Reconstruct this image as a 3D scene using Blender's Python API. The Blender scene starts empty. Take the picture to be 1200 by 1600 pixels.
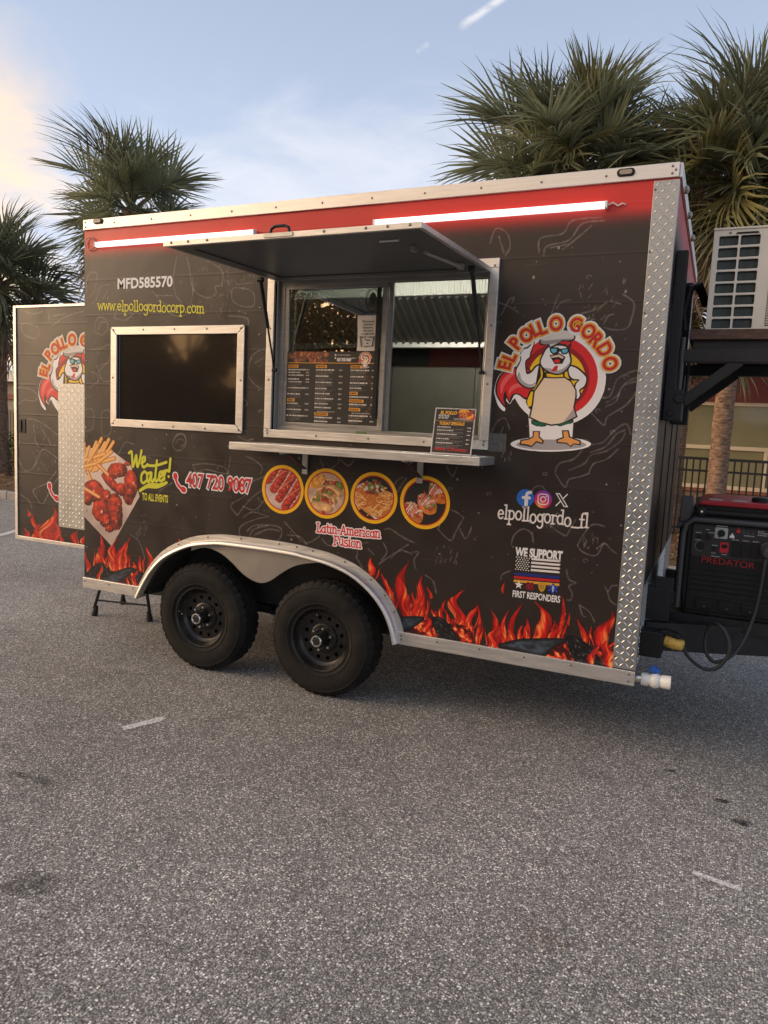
import bpy, bmesh, math, random
import numpy as np
from mathutils import Vector, Matrix, Euler
from mathutils.geometry import tessellate_polygon

S = bpy.context.scene
COL = S.collection
rad = math.radians

# ------------------------------------------------------------------ camera
YAW, PITCH, ROLL = -0.4237, 0.1154, -0.048
cam_d = bpy.data.cameras.new('camera')
cam = bpy.data.objects.new('camera', cam_d); COL.objects.link(cam)
def cam_axes():
    f = Vector((math.sin(YAW)*math.cos(PITCH), math.cos(YAW)*math.cos(PITCH), -math.sin(PITCH)))
    r = Vector((math.cos(YAW), -math.sin(YAW), 0)); d = f.cross(r)
    c, s = math.cos(ROLL), math.sin(ROLL)
    return c*r + s*d, -s*r + c*d, f
_r, _d, _f = cam_axes()
M = Matrix(((_r.x, -_d.x, -_f.x, 0), (_r.y, -_d.y, -_f.y, -3.825), (_r.z, -_d.z, -_f.z, 1.671), (0, 0, 0, 1)))
cam.matrix_world = M
cam_d.sensor_fit = 'VERTICAL'; cam_d.sensor_height = 24.0
cam_d.lens = 24.0*1138.85/1600
cam_d.clip_start = 0.05; cam_d.clip_end = 3000
S.camera = cam

# ------------------------------------------------------------------ light
SUN_AZ = rad(244)          # direction the light comes from, measured clockwise from +y
SUN_EL = rad(16)
W_ = bpy.data.worlds.new('World'); S.world = W_; W_.use_nodes = True
def build_world():
    nt = W_.node_tree; N = nt.nodes; L = nt.links; N.clear()
    out = N.new('ShaderNodeOutputWorld'); bg = N.new('ShaderNodeBackground')
    bg.inputs['Strength'].default_value = 0.10
    L.new(bg.outputs[0], out.inputs[0])
    sky = N.new('ShaderNodeTexSky'); sky.sky_type = 'NISHITA'; sky.sun_disc = False
    sky.sun_elevation = SUN_EL; sky.sun_rotation = SUN_AZ
    sky.air_density = 1.0; sky.dust_density = 1.6; sky.ozone_density = 1.2
    tc = N.new('ShaderNodeTexCoord')
    sep = N.new('ShaderNodeSeparateXYZ'); L.new(tc.outputs['Generated'], sep.inputs[0])
    def math_(op, a, b=None, c=None):
        n = N.new('ShaderNodeMath'); n.operation = op
        for i, v in enumerate((a, b, c)):
            if v is None: continue
            if isinstance(v, (int, float)): n.inputs[i].default_value = v
            else: L.new(v, n.inputs[i])
        return n.outputs[0]
    def ramp(v, a, b):
        n = N.new('ShaderNodeMapRange'); n.interpolation_type = 'SMOOTHSTEP'
        L.new(v, n.inputs[0]); n.inputs[1].default_value = a; n.inputs[2].default_value = b
        return n.outputs[0]
    def mixc(f, a, b):
        n = N.new('ShaderNodeMix'); n.data_type = 'RGBA'; n.clamp_factor = True
        if isinstance(f, (int, float)): n.inputs[0].default_value = f
        else: L.new(f, n.inputs[0])
        for i, v in ((6, a), (7, b)):
            if isinstance(v, tuple): n.inputs[i].default_value = (*v, 1)
            else: L.new(v, n.inputs[i])
        return n.outputs[2]
    z = sep.outputs['Z']
    zz = math_('ADD', math_('MAXIMUM', z, 0.0), 0.16)
    px = math_('DIVIDE', sep.outputs['X'], zz); py = math_('DIVIDE', sep.outputs['Y'], zz)
    comb = N.new('ShaderNodeCombineXYZ'); L.new(px, comb.inputs[0]); L.new(py, comb.inputs[1])
    def noise(scale, detail, rough, off, dist=0.0):
        mp = N.new('ShaderNodeMapping'); L.new(comb.outputs[0], mp.inputs[0]); mp.inputs['Location'].default_value = off
        n = N.new('ShaderNodeTexNoise'); n.inputs['Scale'].default_value = scale; n.inputs['Detail'].default_value = detail
        n.inputs['Roughness'].default_value = rough; n.inputs['Distortion'].default_value = dist
        L.new(mp.outputs[0], n.inputs['Vector']); return n.outputs['Fac']
    # soft haze veil, whiter towards the horizon
    veil = math_('SUBTRACT', 1.0, ramp(z, 0.02, 0.62))
    base = mixc(math_('MULTIPLY_ADD', veil, 0.42, 0.40), sky.outputs[0], (5.3, 6.0, 7.6))
    base = mixc(math_('MULTIPLY', math_('SUBTRACT', 1.0, ramp(z, 0.0, 0.30)), 0.55), base, (5.6, 5.95, 6.9))
    # wispy clouds, denser low down
    low = math_('SUBTRACT', 1.0, ramp(z, 0.20, 0.52))
    n1 = noise(0.62, 6, 0.58, (3.1, 1.7, 0), 0.6)
    n2 = noise(2.2, 5, 0.62, (0.4, 5.2, 0), 0.9)
    dens = math_('ADD', math_('MULTIPLY', n1, 0.70), math_('MULTIPLY', n2, 0.34))
    dens = math_('ADD', dens, math_('MULTIPLY', low, 0.16))
    mask = ramp(dens, 0.55, 0.76)
    # warm towards the sunset, which is behind the viewer's left shoulder
    def sdot(az, zc):
        n = N.new('ShaderNodeVectorMath'); n.operation = 'DOT_PRODUCT'; L.new(tc.outputs['Generated'], n.inputs[0])
        n.inputs[1].default_value = Vector((math.sin(rad(az)), math.cos(rad(az)), zc)).normalized(); return n.outputs['Value']
    sv = sdot(244, 0.22)
    warm = ramp(sv, 0.30, 0.72)
    ccol = mixc(warm, (6.9, 6.8, 7.1), (10.5, 8.0, 5.8))
    col = mixc(math_('MULTIPLY', mask, 0.55), base, ccol)
    sv2 = math_('ADD', sv, math_('ADD', math_('MULTIPLY_ADD', n1, 0.34, -0.17), math_('MULTIPLY_ADD', n2, 0.16, -0.08)))
    wmask = math_('MULTIPLY', ramp(sv2, 0.36, 0.50), math_('SUBTRACT', 1.0, ramp(math_('ADD', z, math_('MULTIPLY_ADD', n2, 0.2, -0.1)), 0.33, 0.42)))
    col = mixc(math_('MULTIPLY', wmask, 0.88), col, (9.4, 6.7, 4.1))
    glow = math_('POWER', ramp(sv, 0.42, 1.0), 1.3)
    gcol = mixc(ramp(z, 0.04, 0.34), (22.0, 11.5, 4.2), (16.0, 12.2, 8.8))
    col = mixc(math_('MULTIPLY', glow, 0.92), col, gcol)
    # one short bright wisp high up
    def wisp(col, c0, along, la, lw, amt):
        c0 = Vector(c0).normalized(); t = Vector(along); t = (t - c0*t.dot(c0)).normalized(); b = c0.cross(t)
        def dot(v):
            n = N.new('ShaderNodeVectorMath'); n.operation = 'DOT_PRODUCT'
            L.new(tc.outputs['Generated'], n.inputs[0]); n.inputs[1].default_value = v; return n.outputs['Value']
        u = math_('ABSOLUTE', dot(t)); v = math_('ABSOLUTE', math_('ADD', dot(b), math_('MULTIPLY_ADD', n2, 0.012, -0.006)))
        m = math_('MULTIPLY', math_('SUBTRACT', 1.0, ramp(u, la*0.55, la)), math_('SUBTRACT', 1.0, ramp(v, 0.0, lw)))
        m = math_('MULTIPLY', math_('MULTIPLY', m, ramp(dot(c0), 0.0, 0.5)), ramp(noise(14.0, 4, .7, (2, 3, 0)), .30, .55))
        return mixc(math_('MULTIPLY', m, amt), col, (7.0, 6.8, 6.8))
    for uv, uv2, la, lw, amt in (((757, 14), (790, -8), 0.036, 0.0065, 0.7), ((660, 74), (672, 66), 0.010, 0.004, 0.35)):
        d0 = (_r*((uv[0]-600)/1138.85) + _d*((uv[1]-800)/1138.85) + _f); d1 = (_r*((uv2[0]-600)/1138.85) + _d*((uv2[1]-800)/1138.85) + _f)
        col = wisp(col, d0, d1 - d0, la, lw, amt)
    L.new(col, bg.inputs['Color'])
build_world()
sun_d = bpy.data.lights.new('sun', 'SUN'); sun = bpy.data.objects.new('sun', sun_d); COL.objects.link(sun)
sun_d.energy = 1.5; sun_d.angle = rad(35); sun_d.color = (1.0, 0.74, 0.50)
sd = Vector((math.sin(SUN_AZ)*math.cos(SUN_EL), math.cos(SUN_AZ)*math.cos(SUN_EL), math.sin(SUN_EL)))
sun.rotation_euler = sd.to_track_quat('Z', 'Y').to_euler()
VS = S.view_settings
VS.view_transform = 'Standard'; VS.look = 'None'; VS.exposure = 0.58; VS.gamma = 1.0; VS.use_curve_mapping = False
S.cycles.max_bounces = 8; S.cycles.transparent_max_bounces = 16
try: S.cycles.use_denoising = True
except Exception: pass

# ------------------------------------------------------------------ materials
def mat(name, col, rough=0.5, metal=0.0, spec=0.5, coat=0.0, var=0.0, vscale=8.0, bump=0.0, bscale=60.0, emit=None, estr=0.0, stretch=None, rvar=0.0):
    m = bpy.data.materials.new(name); m.use_nodes = True
    nt = m.node_tree; b = nt.nodes['Principled BSDF']; L = nt.links; N = nt.nodes
    b.inputs['Base Color'].default_value = (*col, 1); b.inputs['Roughness'].default_value = rough
    b.inputs['Metallic'].default_value = metal; b.inputs['Specular IOR Level'].default_value = spec
    b.inputs['Coat Weight'].default_value = coat; b.inputs['Coat Roughness'].default_value = 0.15
    if emit: b.inputs['Emission Color'].default_value = (*emit, 1); b.inputs['Emission Strength'].default_value = estr
    tc = N.new('ShaderNodeTexCoord'); vec = tc.outputs['Object']
    if stretch:
        mp = N.new('ShaderNodeMapping'); mp.inputs['Scale'].default_value = stretch; L.new(vec, mp.inputs[0]); vec = mp.outputs[0]
    if var > 0 or rvar > 0:
        n = N.new('ShaderNodeTexNoise'); n.inputs['Scale'].default_value = vscale; n.inputs['Detail'].default_value = 6; n.inputs['Roughness'].default_value = 0.65
        L.new(vec, n.inputs['Vector'])
        if var > 0:
            r = N.new('ShaderNodeMapRange'); L.new(n.outputs['Fac'], r.inputs[0]); r.inputs[1].default_value = 0.3; r.inputs[2].default_value = 0.7
            r.inputs[3].default_value = 1-var; r.inputs[4].default_value = 1+var
            mx = N.new('ShaderNodeVectorMath'); mx.operation = 'SCALE'; mx.inputs[0].default_value = col; L.new(r.outputs[0], mx.inputs['Scale'])
            L.new(mx.outputs[0], b.inputs['Base Color'])
        if rvar > 0:
            r2 = N.new('ShaderNodeMapRange'); L.new(n.outputs['Fac'], r2.inputs[0]); r2.inputs[1].default_value = 0.3; r2.inputs[2].default_value = 0.7
            r2.inputs[3].default_value = max(0.02, rough-rvar); r2.inputs[4].default_value = rough+rvar; L.new(r2.outputs[0], b.inputs['Roughness'])
    if bump > 0:
        n2 = N.new('ShaderNodeTexNoise'); n2.inputs['Scale'].default_value = bscale; n2.inputs['Detail'].default_value = 4; L.new(vec, n2.inputs['Vector'])
        bp = N.new('ShaderNodeBump'); bp.inputs['Strength'].default_value = bump; bp.inputs['Distance'].default_value = 0.01
        L.new(n2.outputs['Fac'], bp.inputs['Height']); L.new(bp.outputs[0], b.inputs['Normal'])
    return m

MT = {}
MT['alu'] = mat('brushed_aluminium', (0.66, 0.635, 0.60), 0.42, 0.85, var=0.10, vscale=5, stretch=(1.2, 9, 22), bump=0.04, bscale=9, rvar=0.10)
MT['alu_dark'] = mat('shaded_aluminium', (0.36, 0.35, 0.335), 0.40, 0.85, var=0.15, vscale=5, stretch=(1.2, 9, 22), rvar=0.1)  # darker copy of the aluminium: shade under the awning put into the colour
MT['skirt'] = mat('satin_fender_sheet', (0.40, 0.365, 0.32), 0.42, 0.8, var=0.08, vscale=4, rvar=0.06)
MT['alu_plate'] = mat('bright_tread_aluminium', (0.40, 0.40, 0.385), 0.45, 0.9, var=0.10, vscale=9, rvar=0.08)
MT['lug'] = mat('polished_sheen_lug', (0.72, 0.72, 0.70), 0.30, 1.0)  # smoother than the plate; lug sheen also put into the paler colour
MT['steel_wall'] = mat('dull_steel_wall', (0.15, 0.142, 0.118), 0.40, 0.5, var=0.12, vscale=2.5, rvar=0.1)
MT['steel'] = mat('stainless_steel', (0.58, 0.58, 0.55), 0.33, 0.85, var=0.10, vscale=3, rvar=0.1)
MT['baffle'] = mat('greasy_baffle_steel', (0.36, 0.345, 0.31), 0.32, 0.85, var=0.2, vscale=6)
MT['hood_dark'] = mat('dark_baffle_steel', (0.22, 0.22, 0.21), 0.35, 0.8)
MT['black_metal'] = mat('black_painted_steel', (0.016, 0.016, 0.017), 0.45, 0.0, 0.35, var=0.35, vscale=14, bump=0.05, bscale=80, rvar=0.12)
MT['black_plastic'] = mat('black_plastic', (0.010, 0.010, 0.010), 0.5, spec=0.3, bump=0.06, bscale=300, rvar=0.08, var=0.2, vscale=20)
MT['grey_plastic'] = mat('dark_grey_plastic', (0.055, 0.055, 0.058), 0.45)
MT['rubber'] = mat('tyre_rubber', (0.015, 0.0135, 0.012), 0.80, spec=0.22, var=0.6, vscale=6, bump=0.05, bscale=90)
MT['rim'] = mat('black_rim_paint', (0.012, 0.011, 0.010), 0.30, spec=0.45, var=0.3, vscale=18, rvar=0.1)
MT['chrome'] = mat('zinc_plated', (0.72, 0.70, 0.66), 0.25, 1.0)
MT['screw'] = mat('screw_head', (0.25, 0.23, 0.20), 0.4, 0.8)
MT['frame_dark'] = mat('underbody_paint', (0.02, 0.02, 0.02), 0.7, var=0.3)
MT['awning'] = mat('awning_underside', (0.085, 0.088, 0.092), 0.42, spec=0.4, var=0.12, vscale=2, bump=0.02, bscale=4)
MT['white_pvc'] = mat('white_pvc', (0.78, 0.77, 0.72), 0.35, var=0.05, vscale=20)
MT['blue_handle'] = mat('blue_plastic', (0.02, 0.10, 0.42), 0.4)
MT['yellow_plug'] = mat('dirty_yellow_plastic', (0.52, 0.33, 0.06), 0.5, var=0.3, vscale=30)
MT['cord'] = mat('black_cord', (0.018, 0.018, 0.018), 0.5)
MT['ac_case'] = mat('cream_ac_casing', (0.72, 0.66, 0.56), 0.45, var=0.07, vscale=6)
MT['ac_coil'] = mat('dark_coil_fins', (0.035, 0.05, 0.05), 0.35, 0.4, bump=0.5, bscale=200, stretch=(1, 1, 0.02), var=0.4, vscale=10)
MT['rust_board'] = mat('rusty_brown_board', (0.085, 0.045, 0.030), 0.75, var=0.5, vscale=16, bump=0.2, bscale=40, stretch=(1, 1, 4))
MT['gen_red'] = mat('red_generator_cover', (0.36, 0.012, 0.022), 0.35, var=0.12, vscale=12)
MT['gen_panel'] = mat('generator_panel', (0.020, 0.018, 0.018), 0.4)
MT['print_red'] = mat('red_print', (0.55, 0.012, 0.02), 0.5)
MT['white_print'] = mat('white_print', (0.74, 0.72, 0.70), 0.5)
MT['grey_print'] = mat('grey_print', (0.45, 0.44, 0.43), 0.5)
MT['silver_print'] = mat('silver_print', (0.40, 0.41, 0.41), 0.4)
MT['amber_print'] = mat('amber_print', (0.75, 0.36, 0.02), 0.5)
MT['black_print'] = mat('black_print', (0.012, 0.012, 0.012), 0.5)
MT['marker_lens'] = mat('smoky_marker_lens', (0.25, 0.21, 0.16), 0.2, coat=0.5)
MT['led'] = mat('lit_led_tube', (0.9, 0.9, 0.9), 0.4, emit=(1.0, 0.98, 0.93), estr=1.0)
MT['led_in'] = mat('lit_ceiling_lamp', (0.9, 0.9, 0.9), 0.4, emit=(1.0, 0.98, 0.88), estr=40.0)
MT['led_end'] = mat('clear_tube_end', (0.7, 0.72, 0.74), 0.15, coat=0.4)
MT['wire_red'] = mat('reddish_wire', (0.45, 0.22, 0.18), 0.5)
MT['wire_white'] = mat('pale_wire', (0.7, 0.62, 0.55), 0.5)
MT['interior_red'] = mat('red_interior_panel', (0.22, 0.040, 0.032), 0.45, var=0.15, vscale=3)
MT['interior_rib'] = mat('ribbed_white_panel', (0.72, 0.74, 0.66), 0.4)
MT['rubber_black'] = mat('black_rubber', (0.012, 0.012, 0.012), 0.6)
MT['paper'] = mat('off_white_paper', (0.62, 0.56, 0.50), 0.8, var=0.08, vscale=14)
MT['acrylic_back'] = mat('dark_blind', (0.012, 0.012, 0.012), 0.5)
MT['bark'] = mat('palm_bark', (0.20, 0.130, 0.088), 0.9, spec=0.2, var=0.75, vscale=11, bump=1.0, bscale=22, stretch=(1, 1, 3.0))
MT['bark_dark'] = mat('tree_bark', (0.10, 0.075, 0.055), 0.9, spec=0.2, var=0.4, vscale=14, bump=0.6, bscale=25)
MT['stucco_red'] = mat('dark_red_fascia', (0.19, 0.034, 0.024), 0.65, var=0.10, vscale=2)
MT['cream'] = mat('cream_window_frame', (0.66, 0.54, 0.38), 0.55)
MT['brick_cap'] = mat('red_brick', (0.24, 0.085, 0.05), 0.8, var=0.25, vscale=12, bump=0.1)
MT['block'] = mat('tan_block', (0.19, 0.14, 0.095), 0.85, var=0.3, vscale=6, bump=0.2, bscale=30)
MT['roof_white'] = mat('white_roof_edge', (0.66, 0.66, 0.66), 0.6)
MT['wall_grey'] = mat('taupe_wall', (0.24, 0.21, 0.18), 0.7, var=0.1, vscale=2)
MT['fence'] = mat('black_fence_paint', (0.010, 0.010, 0.010), 0.45)
MT['blue_panel'] = mat('blue_panel', (0.03, 0.06, 0.20), 0.5)
MT['kerb'] = mat('kerb_concrete', (0.30, 0.28, 0.26), 0.85, var=0.2, vscale=5, bump=0.2, bscale=60)
MT['joint'] = mat('concrete_joint', (0.12, 0.11, 0.10), 0.9)
MT['mulch'] = mat('leaf_mulch', (0.135, 0.082, 0.048), 0.95, spec=0.15, var=0.6, vscale=16, bump=0.8, bscale=40)
MT['litter'] = mat('dry_leaf_litter', (0.23, 0.135, 0.07), 0.85, spec=0.2, var=0.3, vscale=3)

def leaf_mat(name, col, trans=0.25, var=0.35):
    m = bpy.data.materials.new(name); m.use_nodes = True; nt = m.node_tree; N = nt.nodes; L = nt.links
    b = N['Principled BSDF']; b.inputs['Roughness'].default_value = 0.36; b.inputs['Specular IOR Level'].default_value = 0.5
    oi = N.new('ShaderNodeObjectInfo'); tc = N.new('ShaderNodeTexCoord')
    n = N.new('ShaderNodeTexNoise'); n.inputs['Scale'].default_value = 3.0; n.inputs['Detail'].default_value = 3; L.new(tc.outputs['Object'], n.inputs['Vector'])
    hs = N.new('ShaderNodeHueSaturation'); hs.inputs['Color'].default_value = (*col, 1)
    r = N.new('ShaderNodeMapRange'); L.new(oi.outputs['Random'], r.inputs[0]); r.inputs[3].default_value = 1-var; r.inputs[4].default_value = 1+var
    r2 = N.new('ShaderNodeMapRange'); L.new(n.outputs['Fac'], r2.inputs[0]); r2.inputs[1].default_value = 0.3; r2.inputs[2].default_value = 0.7; r2.inputs[3].default_value = 0.75; r2.inputs[4].default_value = 1.3
    mu = N.new('ShaderNodeMath'); mu.operation = 'MULTIPLY'; L.new(r.outputs[0], mu.inputs[0]); L.new(r2.outputs[0], mu.inputs[1]); L.new(mu.outputs[0], hs.inputs['Value'])
    L.new(hs.outputs[0], b.inputs['Base Color'])
    t = N.new('ShaderNodeBsdfTranslucent'); L.new(hs.outputs[0], t.inputs['Color'])
    mx = N.new('ShaderNodeMixShader'); mx.inputs[0].default_value = trans; L.new(b.outputs[0], mx.inputs[1]); L.new(t.outputs[0], mx.inputs[2])
    L.new(mx.outputs[0], N['Material Output'].inputs[0]); return m
MT['frond'] = leaf_mat('palm_green', (0.185, 0.205, 0.125), 0.38)
MT['frond_y'] = leaf_mat('palm_olive', (0.20, 0.19, 0.085), 0.35)
MT['frond_dead'] = leaf_mat('palm_dead', (0.36, 0.27, 0.21), 0.2)
MT['petiole'] = mat('palm_petiole', (0.11, 0.105, 0.05), 0.5)
MT['seed'] = mat('seed_stalks', (0.17, 0.105, 0.055), 0.8)
MT['leaf_hedge'] = leaf_mat('hedge_leaf', (0.085, 0.105, 0.022))
MT['leaf_oak'] = leaf_mat('sunlit_oak_leaf', (0.27, 0.16, 0.055), 0.50)  # warm sunset light put into the leaf colour

def glass_mat(name, tint, refl, rough=0.0):
    m = bpy.data.materials.new(name); m.use_nodes = True; nt = m.node_tree; N = nt.nodes; L = nt.links; N.clear()
    o = N.new('ShaderNodeOutputMaterial'); t = N.new('ShaderNodeBsdfTransparent'); t.inputs[0].default_value = (*tint, 1)
    g = N.new('ShaderNodeBsdfGlossy'); g.inputs['Roughness'].default_value = rough; g.inputs[0].default_value = (1, 1, 1, 1)
    fr = N.new('ShaderNodeLayerWeight'); fr.inputs[0].default_value = 0.35
    mr = N.new('ShaderNodeMapRange'); L.new(fr.outputs['Facing'], mr.inputs[0]); mr.inputs[3].default_value = refl; mr.inputs[4].default_value = 0.9
    mx = N.new('ShaderNodeMixShader'); L.new(mr.outputs[0], mx.inputs[0]); L.new(t.outputs[0], mx.inputs[1]); L.new(g.outputs[0], mx.inputs[2]); L.new(mx.outputs[0], o.inputs[0])
    return m
MT['glass'] = glass_mat('window_glass', (0.80, 0.84, 0.80), 0.36)
MT['acrylic'] = mat('dark_tinted_acrylic', (0.014, 0.012, 0.011), 0.05, spec=0.8, coat=0.8, bump=0.03, bscale=2)
MT['olive_glass'] = mat('olive_tinted_glass', (0.24, 0.22, 0.125), 0.06, spec=0.5, var=0.12, vscale=1.2)

# ------------------------------------------------------------------ objects
def tag(o, label=None, cat=None, group=None, kind=None):
    for k, v in (('label', label), ('category', cat), ('group', group), ('kind', kind)):
        if v: o[k] = v
    return o
def empty(name, loc, label, cat, group=None, rz=0.0):
    o = bpy.data.objects.new(name, None); COL.objects.link(o); o.location = loc; o.rotation_euler = (0, 0, rz); o.empty_display_size = 0.2
    return tag(o, label, cat, group)
def wloc(o):
    v = Vector(o.location)
    while o.parent: o = o.parent; v += Vector(o.location)
    return v
def link(name, me, parent=None, loc=None):
    """me is in world coordinates unless loc (parent space) is given"""
    o = bpy.data.objects.new(name, me); COL.objects.link(o)
    if parent is not None:
        o.parent = parent; o.location = loc if loc is not None else -wloc(parent)
    elif loc is not None: o.location = loc
    return o

class MB:
    def __init__(s): s.v = []; s.f = []; s.mi = []; s.cur = 0
    def add(s, vs, fs):
        b = len(s.v); s.v += [tuple(v) for v in vs]; s.f += [tuple(b+i for i in f) for f in fs]; s.mi += [s.cur]*len(fs); return s
    def box(s, x0, x1, y0, y1, z0, z1):
        return s.add([(x0,y0,z0),(x1,y0,z0),(x1,y1,z0),(x0,y1,z0),(x0,y0,z1),(x1,y0,z1),(x1,y1,z1),(x0,y1,z1)],
                     [(0,3,2,1),(4,5,6,7),(0,1,5,4),(1,2,6,5),(2,3,7,6),(3,0,4,7)])
    def bar(s, p0, p1, w, h, up=(0,0,1)):
        p0 = Vector(p0); p1 = Vector(p1); d = (p1-p0).normalized(); a = d.cross(Vector(up))
        a = a.normalized() if a.length > 1e-5 else Vector((1,0,0)); b = a.cross(d)
        a *= w/2; b *= h/2
        q = [p+i*a+j*b for p in (p0,p1) for i,j in ((-1,-1),(1,-1),(1,1),(-1,1))]
        return s.add(q, [(0,1,2,3),(7,6,5,4),(0,4,5,1),(1,5,6,2),(2,6,7,3),(3,7,4,0)])
    def tube(s, path, r, n=10, cap=True):
        P = [Vector(p) for p in path]; R = r if isinstance(r, (list, tuple)) else [r]*len(P)
        t0 = (P[1]-P[0]).normalized(); a = t0.orthogonal().normalized(); base = len(s.v); rings = []
        for i, p in enumerate(P):
            t = (P[min(i+1,len(P)-1)]-P[max(i-1,0)]).normalized(); a = (a-t*a.dot(t)).normalized(); b = t.cross(a)
            rings.append([p+R[i]*(math.cos(k*2*math.pi/n)*a+math.sin(k*2*math.pi/n)*b) for k in range(n)])
        vs = [v for q in rings for v in q]; fs = []
        for i in range(len(P)-1):
            for k in range(n): fs.append((i*n+k, i*n+(k+1)%n, (i+1)*n+(k+1)%n, (i+1)*n+k))
        if cap: fs += [tuple(range(n-1,-1,-1)), tuple((len(P)-1)*n+k for k in range(n))]
        return s.add(vs, fs)
    def cyl(s, p0, p1, r, n=16): return s.tube([p0, p1], r, n)
    def lathe(s, c, axis, prof, n=32, mod=None):
        """prof: (radius, height along axis)"""
        c = Vector(c); ax = Vector(axis).normalized(); a = ax.orthogonal().normalized(); b = ax.cross(a); vs = []; fs = []
        for j, (r, h) in enumerate(prof):
            for k in range(n):
                rr = r if mod is None else mod(j, k, r)
                t = k*2*math.pi/n; vs.append(c+ax*h+rr*(math.cos(t)*a+math.sin(t)*b))
        for j in range(len(prof)-1):
            for k in range(n): fs.append((j*n+k, j*n+(k+1)%n, (j+1)*n+(k+1)%n, (j+1)*n+k))
        return s.add(vs, fs)
    def prism(s, outer, holes, y0, y1, plane='xz'):
        """flat shape with holes extruded from y0 to y1"""
        loops = [list(outer)]+[list(h) for h in holes]
        def T(p, y): return (p[0], y, p[1]) if plane == 'xz' else (y, p[0], p[1]) if plane == 'yz' else (p[0], p[1], y)
        tri = tessellate_polygon([[Vector((p[0], p[1], 0)) for p in l] for l in loops]); flat = [p for l in loops for p in l]; n = len(flat)
        vs = [T(p, y0) for p in flat]+[T(p, y1) for p in flat]
        fs = [tuple(t) for t in tri]+[tuple(n+i for i in reversed(t)) for t in tri]; b = 0
        for l in loops:
            m = len(l)
            for i in range(m): fs.append((b+i, b+(i+1)%m, n+b+(i+1)%m, n+b+i))
            b += m
        return s.add(vs, fs)
    def mesh(s, name, mats, smooth=False, ang=40):
        me = bpy.data.meshes.new(name); me.from_pydata([tuple(v) for v in s.v], [], s.f)
        for m in (mats if isinstance(mats, (list, tuple)) else [mats]): me.materials.append(m)
        if any(s.mi): me.polygons.foreach_set('material_index', s.mi)
        bm = bmesh.new(); bm.from_mesh(me); bmesh.ops.recalc_face_normals(bm, faces=bm.faces); bm.to_mesh(me); bm.free()
        if smooth: me.shade_smooth(); me.set_sharp_from_angle(angle=rad(ang))
        me.update(); return me
    def build(s, name, mats, parent=None, smooth=False, bevel=0.0, loc=None, ang=40):
        o = link(name, s.mesh(name, mats, smooth, ang), parent, loc)
        if bevel > 0:
            m = o.modifiers.new('edge', 'BEVEL'); m.width = bevel; m.segments = 2; m.limit_method = 'ANGLE'; m.angle_limit = rad(50)
        return o

def rrect(x0, x1, z0, z1, r, n=4):
    out = []
    for cx, cz, a in ((x1-r, z0+r, -90), (x1-r, z1-r, 0), (x0+r, z1-r, 90), (x0+r, z0+r, 180)):
        for i in range(n+1):
            t = rad(a+90*i/n); out.append((cx+r*math.cos(t), cz+r*math.sin(t)))
    return out
def circle(cx, cz, r, n=20): return [(cx+r*math.cos(2*math.pi*i/n), cz+r*math.sin(2*math.pi*i/n)) for i in range(n)]
def catmull(pts, n=6, closed=True):
    P = [np.array(p, float) for p in pts]; m = len(P); out = []
    for i in range(m if closed else m-1):
        g = (lambda k: P[k % m]) if closed else (lambda k: P[min(max(k, 0), m-1)])
        p0, p1, p2, p3 = g(i-1), g(i), g(i+1), g(i+2)
        for k in range(n):
            t = k/n; out.append(tuple(0.5*((2*p1)+(-p0+p2)*t+(2*p0-5*p1+4*p2-p3)*t*t+(-p0+3*p1-3*p2+p3)*t**3)))
    if not closed: out.append(tuple(P[-1]))
    return out
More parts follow.
